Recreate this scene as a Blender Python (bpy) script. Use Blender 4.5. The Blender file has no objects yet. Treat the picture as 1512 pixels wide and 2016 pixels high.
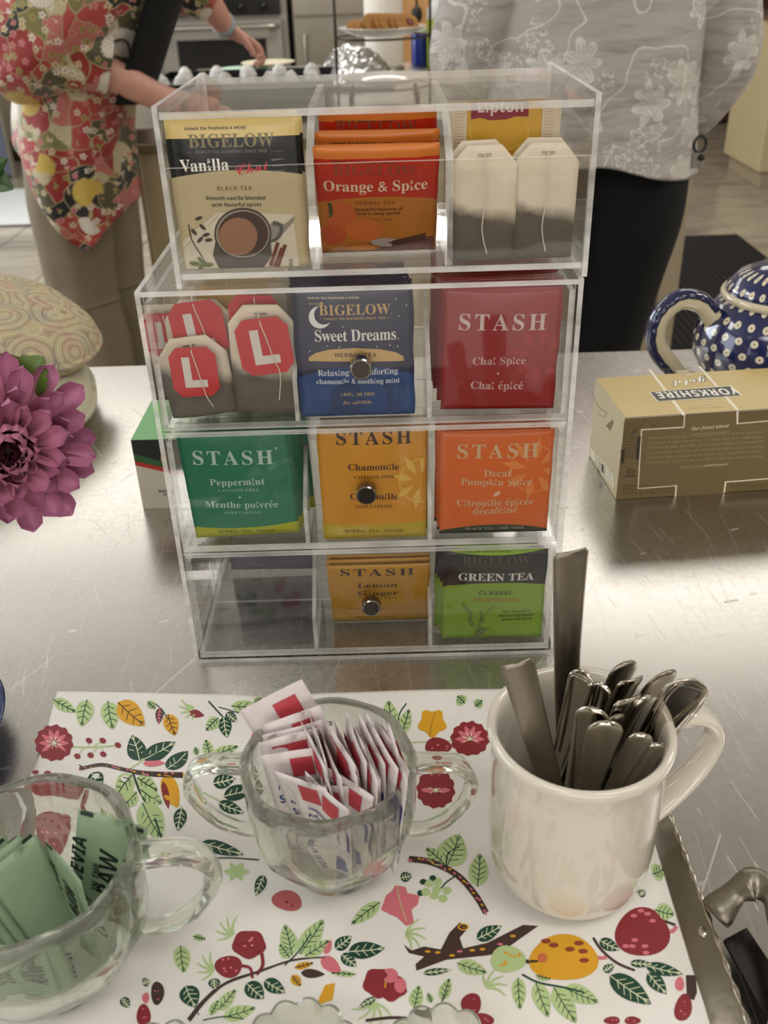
import bpy, math, random
from mathutils import Vector as V, Matrix as MX, noise
RN = random.Random(11)
S = bpy.context.scene
C = S.collection
PI = math.pi

# ------------------------------------------------------------ camera
FPX, PITCH, YAW, ROLL = 1861.05, 0.5342, -0.0084, -0.0326
CP = V((0.0137, -0.4948, 0.406))
_F = V((math.sin(YAW)*math.cos(PITCH), math.cos(YAW)*math.cos(PITCH), -math.sin(PITCH)))
_R = V((math.cos(YAW), -math.sin(YAW), 0)); _U = _R.cross(_F)
_R2 = _R*math.cos(ROLL)+_U*math.sin(ROLL); _U2 = -_R*math.sin(ROLL)+_U*math.cos(ROLL)
cd = bpy.data.cameras.new('camera'); cam = bpy.data.objects.new('camera', cd); C.objects.link(cam)
cd.sensor_fit = 'VERTICAL'; cd.sensor_height = 36; cd.lens = FPX/2016*36; cd.clip_start = .02; cd.clip_end = 60
m3 = MX((_R2, _U2, -_F)).transposed(); cam.matrix_world = MX.Translation(CP) @ m3.to_4x4()
cd.dof.use_dof = True; cd.dof.focus_distance = .58; cd.dof.aperture_fstop = 14
S.camera = cam

def ray(u, v): return _F+_R2*((u-756)/FPX)-_U2*((v-1008)/FPX)
def un(u, v, z=None, y=None, x=None):
    d = ray(u, v)
    t = (z-CP.z)/d.z if z is not None else (y-CP.y)/d.y if y is not None else (x-CP.x)/d.x
    return CP+d*t

# ------------------------------------------------------------ world, lights, exposure
w = bpy.data.worlds.new('world'); S.world = w; w.use_nodes = True
w.node_tree.nodes['Background'].inputs[0].default_value = (.86, .90, 1, 1)
w.node_tree.nodes['Background'].inputs[1].default_value = .55
S.view_settings.view_transform = 'Standard'; S.view_settings.look = 'None'
S.view_settings.exposure = 0.36; S.view_settings.gamma = 1; S.view_settings.use_curve_mapping = False
S.cycles.transparent_max_bounces = 48; S.cycles.max_bounces = 12; S.cycles.transmission_bounces = 10
S.cycles.glossy_bounces = 4; S.cycles.diffuse_bounces = 3; S.cycles.sample_clamp_indirect = 4
S.cycles.use_denoising = True
def area(name, loc, rot, sx, sy, power, col):
    l = bpy.data.lights.new(name, 'AREA'); l.shape = 'RECTANGLE'; l.size = sx; l.size_y = sy; l.energy = power; l.color = col
    o = bpy.data.objects.new(name, l); C.objects.link(o); o.location = loc; o.rotation_euler = rot; return o
LIGHT_SPOTS = [(-1.55, 3.5), (1.30, 2.7), (-2.3, 1.0), (2.3, .8), (0, 5.9), (.9, -.75), (-.9, -1.5)]  # last two, behind the camera, are added as front fill
for i, (x, y) in enumerate(LIGHT_SPOTS):
    area('ceiling_panel_light', (x, y, 1.70), (0, 0, 0), *((1.7, .95) if i < 2 else (1.1, .55)), (15, 15, 14, 14, 24, 10, 10)[i], (1, .965, .925))
area('front_fill_light', (0, -3.3, .62), (PI/2, 0, 0), 3.4, 1.3, 32, (1, .955, .91))  # unseen panel added behind the camera to brighten the packet fronts
area('window_daylight', (-3.3, 3.6, .75), (0, -PI/2, 0), 1.5, 2.2, 55, (.85, .93, 1))
area('window_daylight', (-3.3, 0.4, .75), (0, -PI/2, 0), 1.5, 1.6, 20, (.85, .93, 1))

# ------------------------------------------------------------ materials
def srgb(h):
    h = h.lstrip('#'); r = [int(h[i:i+2], 16)/255 for i in (0, 2, 4)]
    return tuple([(c/12.92 if c <= .04045 else ((c+.055)/1.055)**2.4) for c in r]+[1])
class NT:
    def __init__(s, name):
        s.m = bpy.data.materials.new(name); s.m.use_nodes = True; s.t = s.m.node_tree
        s.b = s.t.nodes['Principled BSDF']; s.out = s.t.nodes['Material Output']
    def n(s, ty, **k):
        nd = s.t.nodes.new(ty)
        for a, v in k.items(): setattr(nd, a, v)
        return nd
    def l(s, a, b): s.t.links.new(a, b)
    def set(s, sock, v):
        if hasattr(v, 'links'): s.l(v, sock)
        else: sock.default_value = v
    def ma(s, op, a, b=0., c=0., clamp=False):
        nd = s.n('ShaderNodeMath', operation=op, use_clamp=clamp)
        for i, x in enumerate((a, b, c)): s.set(nd.inputs[i], x)
        return nd.outputs[0]
    def vm(s, op, a, b=(0, 0, 0), out=0):
        nd = s.n('ShaderNodeVectorMath', operation=op)
        s.set(nd.inputs[0], a); s.set(nd.inputs[1], b); return nd.outputs[out]
    def mix(s, f, a, b):
        nd = s.n('ShaderNodeMix', data_type='RGBA'); s.set(nd.inputs[0], f); s.set(nd.inputs[6], a); s.set(nd.inputs[7], b); return nd.outputs[2]
    def obj(s): return s.n('ShaderNodeTexCoord').outputs['Object']
    def mapping(s, vec, scale=(1, 1, 1), rot=(0, 0, 0), loc=(0, 0, 0)):
        nd = s.n('ShaderNodeMapping'); s.l(vec, nd.inputs[0]); nd.inputs[1].default_value = loc; nd.inputs[2].default_value = rot; nd.inputs[3].default_value = scale; return nd.outputs[0]
    def noise(s, vec, scale, detail=3, rough=.5, dist=0., col=False):
        nd = s.n('ShaderNodeTexNoise'); s.l(vec, nd.inputs['Vector']); nd.inputs['Scale'].default_value = scale
        nd.inputs['Detail'].default_value = detail; nd.inputs['Roughness'].default_value = rough; nd.inputs['Distortion'].default_value = dist
        return nd.outputs[1 if col else 0]
    def vor(s, vec, scale, feature='F1', rnd=1.):
        nd = s.n('ShaderNodeTexVoronoi', feature=feature); s.l(vec, nd.inputs['Vector']); nd.inputs['Scale'].default_value = scale
        nd.inputs['Randomness'].default_value = rnd; return nd
    def ramp(s, f, stops, const=False):
        nd = s.n('ShaderNodeValToRGB'); s.l(f, nd.inputs[0]); cr = nd.color_ramp
        if const: cr.interpolation = 'CONSTANT'
        while len(cr.elements) < len(stops): cr.elements.new(.5)
        for e, (p, c) in zip(cr.elements, stops): e.position = p; e.color = c
        return nd.outputs[0]
    def bump(s, h, strength=.3, dist=.001):
        nd = s.n('ShaderNodeBump'); s.l(h, nd.inputs['Height']); nd.inputs['Strength'].default_value = strength; nd.inputs['Distance'].default_value = dist
        s.l(nd.outputs[0], s.b.inputs['Normal']); return nd
    def bc(s, v): s.set(s.b.inputs['Base Color'], v)
    def p(s, **k):
        for a, v in k.items(): s.set(s.b.inputs[a.replace('_', ' ')], v)
        return s
_mc = {}
def mat(name, col, rough=.5, metal=0., nscale=60, namt=.08, bump=0., bscale=None, bdist=.0005, **k):
    key = name
    if key in _mc: return _mc[key]
    c = srgb(col) if isinstance(col, str) else tuple(col)+(1,)*(4-len(col))
    t = NT(name); o = t.obj(); n = t.noise(o, nscale, 3)
    d = tuple(x*(1-namt*1.5) for x in c[:3])+(1,); l = tuple(min(1, x*(1+namt)) for x in c[:3])+(1,)
    t.bc(t.mix(n, d, l)); t.p(Roughness=rough, Metallic=metal)
    for a, v in k.items(): t.set(t.b.inputs[a.replace('_', ' ')], v)
    if bump: t.bump(t.noise(o, bscale or nscale*3, 4), bump, bdist)
    _mc[key] = t.m; return t.m
def ink(col, rough=.55): return mat('ink_'+col.lstrip('#'), col, rough, namt=.03)

def acrylic(name, tint, milky, rough=.03, base_refl=.0):
    t = NT(name); tr = t.n('ShaderNodeBsdfTransparent'); tr.inputs[0].default_value = tint
    g = t.n('ShaderNodeBsdfGlossy'); g.inputs['Roughness'].default_value = rough; g.inputs[0].default_value = (1, 1, 1, 1)
    fr = t.n('ShaderNodeFresnel'); fr.inputs[0].default_value = 1.49
    f = t.ma('ADD', t.ma('MULTIPLY', fr.outputs[0], .42), base_refl)
    # faint smears and hairline scratches on the plastic
    o = t.obj(); sm = t.noise(t.mapping(o, (30, 30, 90)), 1, 4)
    bp = t.n('ShaderNodeBump'); t.l(t.noise(o, 22, 2), bp.inputs['Height']); bp.inputs['Strength'].default_value = .06; bp.inputs['Distance'].default_value = .004
    t.l(bp.outputs[0], g.inputs['Normal'])
    m = t.n('ShaderNodeMixShader'); t.l(f, m.inputs[0]); t.l(tr.outputs[0], m.inputs[1]); t.l(g.outputs[0], m.inputs[2])
    df = t.n('ShaderNodeBsdfDiffuse'); df.inputs[0].default_value = (.95, .94, .9, 1)
    m2 = t.n('ShaderNodeMixShader'); t.set(m2.inputs[0], t.ma('MULTIPLY', sm, milky*2)); t.l(m.outputs[0], m2.inputs[1]); t.l(df.outputs[0], m2.inputs[2])
    t.l(m2.outputs[0], t.out.inputs[0]); return t.m
M_ACR = acrylic('clear_acrylic', (.99, .99, .985, 1), .002)
M_EDGE = acrylic('acrylic_edge', (.95, .95, .93, 1), .40, .10, .10)
def glassm(name, col=(1, 1, 1, 1), mixt=.18, ior=1.46, rough=0.):
    t = NT(name); g = t.n('ShaderNodeBsdfGlass'); g.inputs['Color'].default_value = col; g.inputs['IOR'].default_value = ior; g.inputs['Roughness'].default_value = rough
    tr = t.n('ShaderNodeBsdfTransparent'); tr.inputs[0].default_value = col
    o = t.obj(); bp = t.n('ShaderNodeBump'); t.l(t.noise(o, 60, 2), bp.inputs['Height']); bp.inputs['Strength'].default_value = .10; bp.inputs['Distance'].default_value = .0015
    t.l(bp.outputs[0], g.inputs['Normal'])
    m = t.n('ShaderNodeMixShader'); m.inputs[0].default_value = mixt; t.l(g.outputs[0], m.inputs[1]); t.l(tr.outputs[0], m.inputs[2])
    t.l(m.outputs[0], t.out.inputs[0]); return t.m
M_GLASS = glassm('pressed_glass', (.97, .98, .95, 1), .15)

# ------------------------------------------------------------ mesh builder
class MB:
    def __init__(s): s.v = []; s.f = []; s.m = []
    def add(s, vs, fs, mi=0):
        b = len(s.v); s.v += [tuple(p) for p in vs]
        for k, f in enumerate(fs): s.f.append([i+b for i in f]); s.m.append(mi[k] if isinstance(mi, (list, tuple)) else mi)
        return s
    def box(s, x0, x1, y0, y1, z0, z1, mi=0):
        vs = [(x, y, z) for z in (z0, z1) for y in (y0, y1) for x in (x0, x1)]
        return s.add(vs, [(0, 2, 3, 1), (4, 5, 7, 6), (0, 1, 5, 4), (2, 6, 7, 3), (0, 4, 6, 2), (1, 3, 7, 5)], mi)
    def rbox(s, x0, x1, y0, y1, z0, z1, b, mi=0):
        """box with chamfered edges"""
        vs = []; 
        for z, dz in ((z0, 0), (z0+b, 1), (z1-b, 1), (z1, 0)):
            i = 0 if dz else b
            X0, X1, Y0, Y1 = x0+i, x1-i, y0+i, y1-i; c = b*.7 if dz else b*.35
            vs += [(X0+c, Y0, z), (X1-c, Y0, z), (X1, Y0+c, z), (X1, Y1-c, z), (X1-c, Y1, z), (X0+c, Y1, z), (X0, Y1-c, z), (X0, Y0+c, z)]
        fs = [tuple(range(7, -1, -1)), tuple(range(24, 32))]
        for k in range(3):
            for i in range(8): j = (i+1) % 8; fs.append((k*8+i, k*8+j, k*8+8+j, k*8+8+i))
        return s.add(vs, fs, mi)
    def obox(s, c, ax, ay, az, hx, hy, hz, mi=0):
        c, ax, ay, az = V(c), V(ax).normalized(), V(ay).normalized(), V(az).normalized()
        vs = [c+ax*(hx*i)+ay*(hy*j)+az*(hz*k) for k in (-1, 1) for j in (-1, 1) for i in (-1, 1)]
        return s.add(vs, [(0, 2, 3, 1), (4, 5, 7, 6), (0, 1, 5, 4), (2, 6, 7, 3), (0, 4, 6, 2), (1, 3, 7, 5)], mi)
    def loft(s, rings, closed=True, caps=True, mi=0):
        n = len(rings[0]); vs = [p for r in rings for p in r]; fs = []
        for k in range(len(rings)-1):
            for i in range(n if closed else n-1):
                j = (i+1) % n; fs.append((k*n+i, k*n+j, (k+1)*n+j, (k+1)*n+i))
        if caps and closed: fs.append(tuple(range(n-1, -1, -1))); fs.append(tuple(range((len(rings)-1)*n, len(rings)*n)))
        return s.add(vs, fs, mi)
    def lathe(s, prof, n=48, c=(0, 0, 0), mi=0, caps=True, fr=None, sy=1.):
        rings = []
        for k, (r, z) in enumerate(prof):
            rings.append([(c[0]+(r if fr is None else fr(r, z, 2*PI*i/n))*math.cos(2*PI*i/n), c[1]+sy*(r if fr is None else fr(r, z, 2*PI*i/n))*math.sin(2*PI*i/n), c[2]+z) for i in range(n)])
        return s.loft(rings, True, caps, mi)
    def tube(s, path, rad, n=8, mi=0, up=(0, 0, 1), flat=1., caps=True, shape=None):
        """rad: number or list; flat scales across the binormal"""
        path = [V(p) for p in path]; rings = []; nn = None
        for k, p in enumerate(path):
            t = (path[min(k+1, len(path)-1)]-path[max(k-1, 0)]).normalized()
            if nn is None:
                u = V(up); nn = (u-t*u.dot(t))
                nn = nn.normalized() if nn.length > 1e-4 else t.orthogonal().normalized()
            else:
                nn = (nn-t*nn.dot(t)).normalized()
            b = t.cross(nn); r = rad[k] if isinstance(rad, (list, tuple)) else rad
            rn, rb = r if isinstance(r, tuple) else (r, r*flat)
            rings.append([p+nn*(rn*math.cos(2*PI*i/n))+b*(rb*math.sin(2*PI*i/n)) for i in range(n)])
        return s.loft(rings, True, caps, mi)
    def ball(s, c, r, n=12, sc=(1, 1, 1), mi=0):
        pr = [(math.sin(PI*k/(n//2))*r, -math.cos(PI*k/(n//2))*r) for k in range(n//2+1)]
        pr[0] = (r*.02, -r); pr[-1] = (r*.02, r)
        rings = [[(c[0]+a*sc[0]*math.cos(2*PI*i/n), c[1]+a*sc[1]*math.sin(2*PI*i/n), c[2]+z*sc[2]) for i in range(n)] for a, z in pr]
        return s.loft(rings, True, True, mi)
    def build(s, name, mats, parent=None, smooth=False, origin=None, world=True, label=None, kind=None, auto=None):
        if not isinstance(mats, (list, tuple)): mats = [mats]
        if origin is None:
            if parent is not None and world: origin = wl(parent)
            elif parent is not None: origin = V((0, 0, 0))
            else:
                xs = [p[0] for p in s.v]; ys = [p[1] for p in s.v]; zs = [p[2] for p in s.v]
                origin = V(((min(xs)+max(xs))/2, (min(ys)+max(ys))/2, min(zs))) if world else V((0, 0, 0))
        origin = V(origin)
        me = bpy.data.meshes.new(name); me.from_pydata([tuple(V(p)-origin) for p in s.v], [], s.f)
        for m in mats: me.materials.append(m)
        if len(mats) > 1: me.polygons.foreach_set('material_index', s.m)
        if smooth: me.polygons.foreach_set('use_smooth', [True]*len(s.f))
        me.update()
        if auto is not None:
            me.set_sharp_from_angle(angle=auto)
        o = bpy.data.objects.new(name, me); C.objects.link(o)
        if parent is not None: o.parent = parent
        else: o.location = origin
        if label: o['label'] = label
        if kind: o['kind'] = kind
        return o
def wl(o):
    p = V((0, 0, 0))
    while o is not None: p += o.location; o = o.parent
    return p
ORD = 'first second third fourth fifth sixth seventh eighth ninth tenth eleventh twelfth thirteenth fourteenth fifteenth'.split()
def tag(o, label, cat, group=None):
    o['label'] = label; o['category'] = cat
    if group: o['group'] = group
    return o
def thing(name, label, cat, loc=(0, 0, 0), group=None):
    o = bpy.data.objects.new(name, None); C.objects.link(o); o.location = loc; o.empty_display_size = .02
    return tag(o, label, cat, group)
def struct(o): o['kind'] = 'structure'; return o
def smoothpath(pts, n=6):
    pts = [V(p) for p in pts]; out = []
    for i in range(len(pts)-1):
        p0, p1, p2, p3 = pts[max(i-1, 0)], pts[i], pts[i+1], pts[min(i+2, len(pts)-1)]
        for k in range(n):
            t = k/n; out.append(.5*((2*p1)+(-p0+p2)*t+(2*p0-5*p1+4*p2-p3)*t*t+(-p0+3*p1-3*p2+p3)*t**3))
    out.append(pts[-1]); return out
def copytree(o, label=None, group=None, loc=None, parent=None):
    c = o.copy(); C.objects.link(c); c.parent = parent
    if label: c['label'] = label
    if group: c['group'] = group
    if loc is not None: c.location = loc
    for ch in list(o.children): copytree(ch, parent=c)
    return c

# ------------------------------------------------------------ lettering (built-in fonts turned into flat mesh glyphs)
def sty(s, st):
    out = []
    for ch in s:
        o = ord(ch)
        base = {'serif': (0x1D400, 0x1D41A, 0x1D7CE), 'sansb': (0x1D5D4, 0x1D5EE, 0x1D7EC), 'script': (0x1D4D0, 0x1D4EA, None), 'ital': (0x1D468, 0x1D482, None), 'sansi': (0x1D63C, 0x1D656, None)}.get(st)
        if base is None: out.append(ch)
        elif 65 <= o <= 90: out.append(chr(base[0]+o-65))
        elif 97 <= o <= 122: out.append(chr(base[1]+o-97))
        elif 48 <= o <= 57 and base[2]: out.append(chr(base[2]+o-48))
        else: out.append(ch)
    return out
GL = {}
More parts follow.
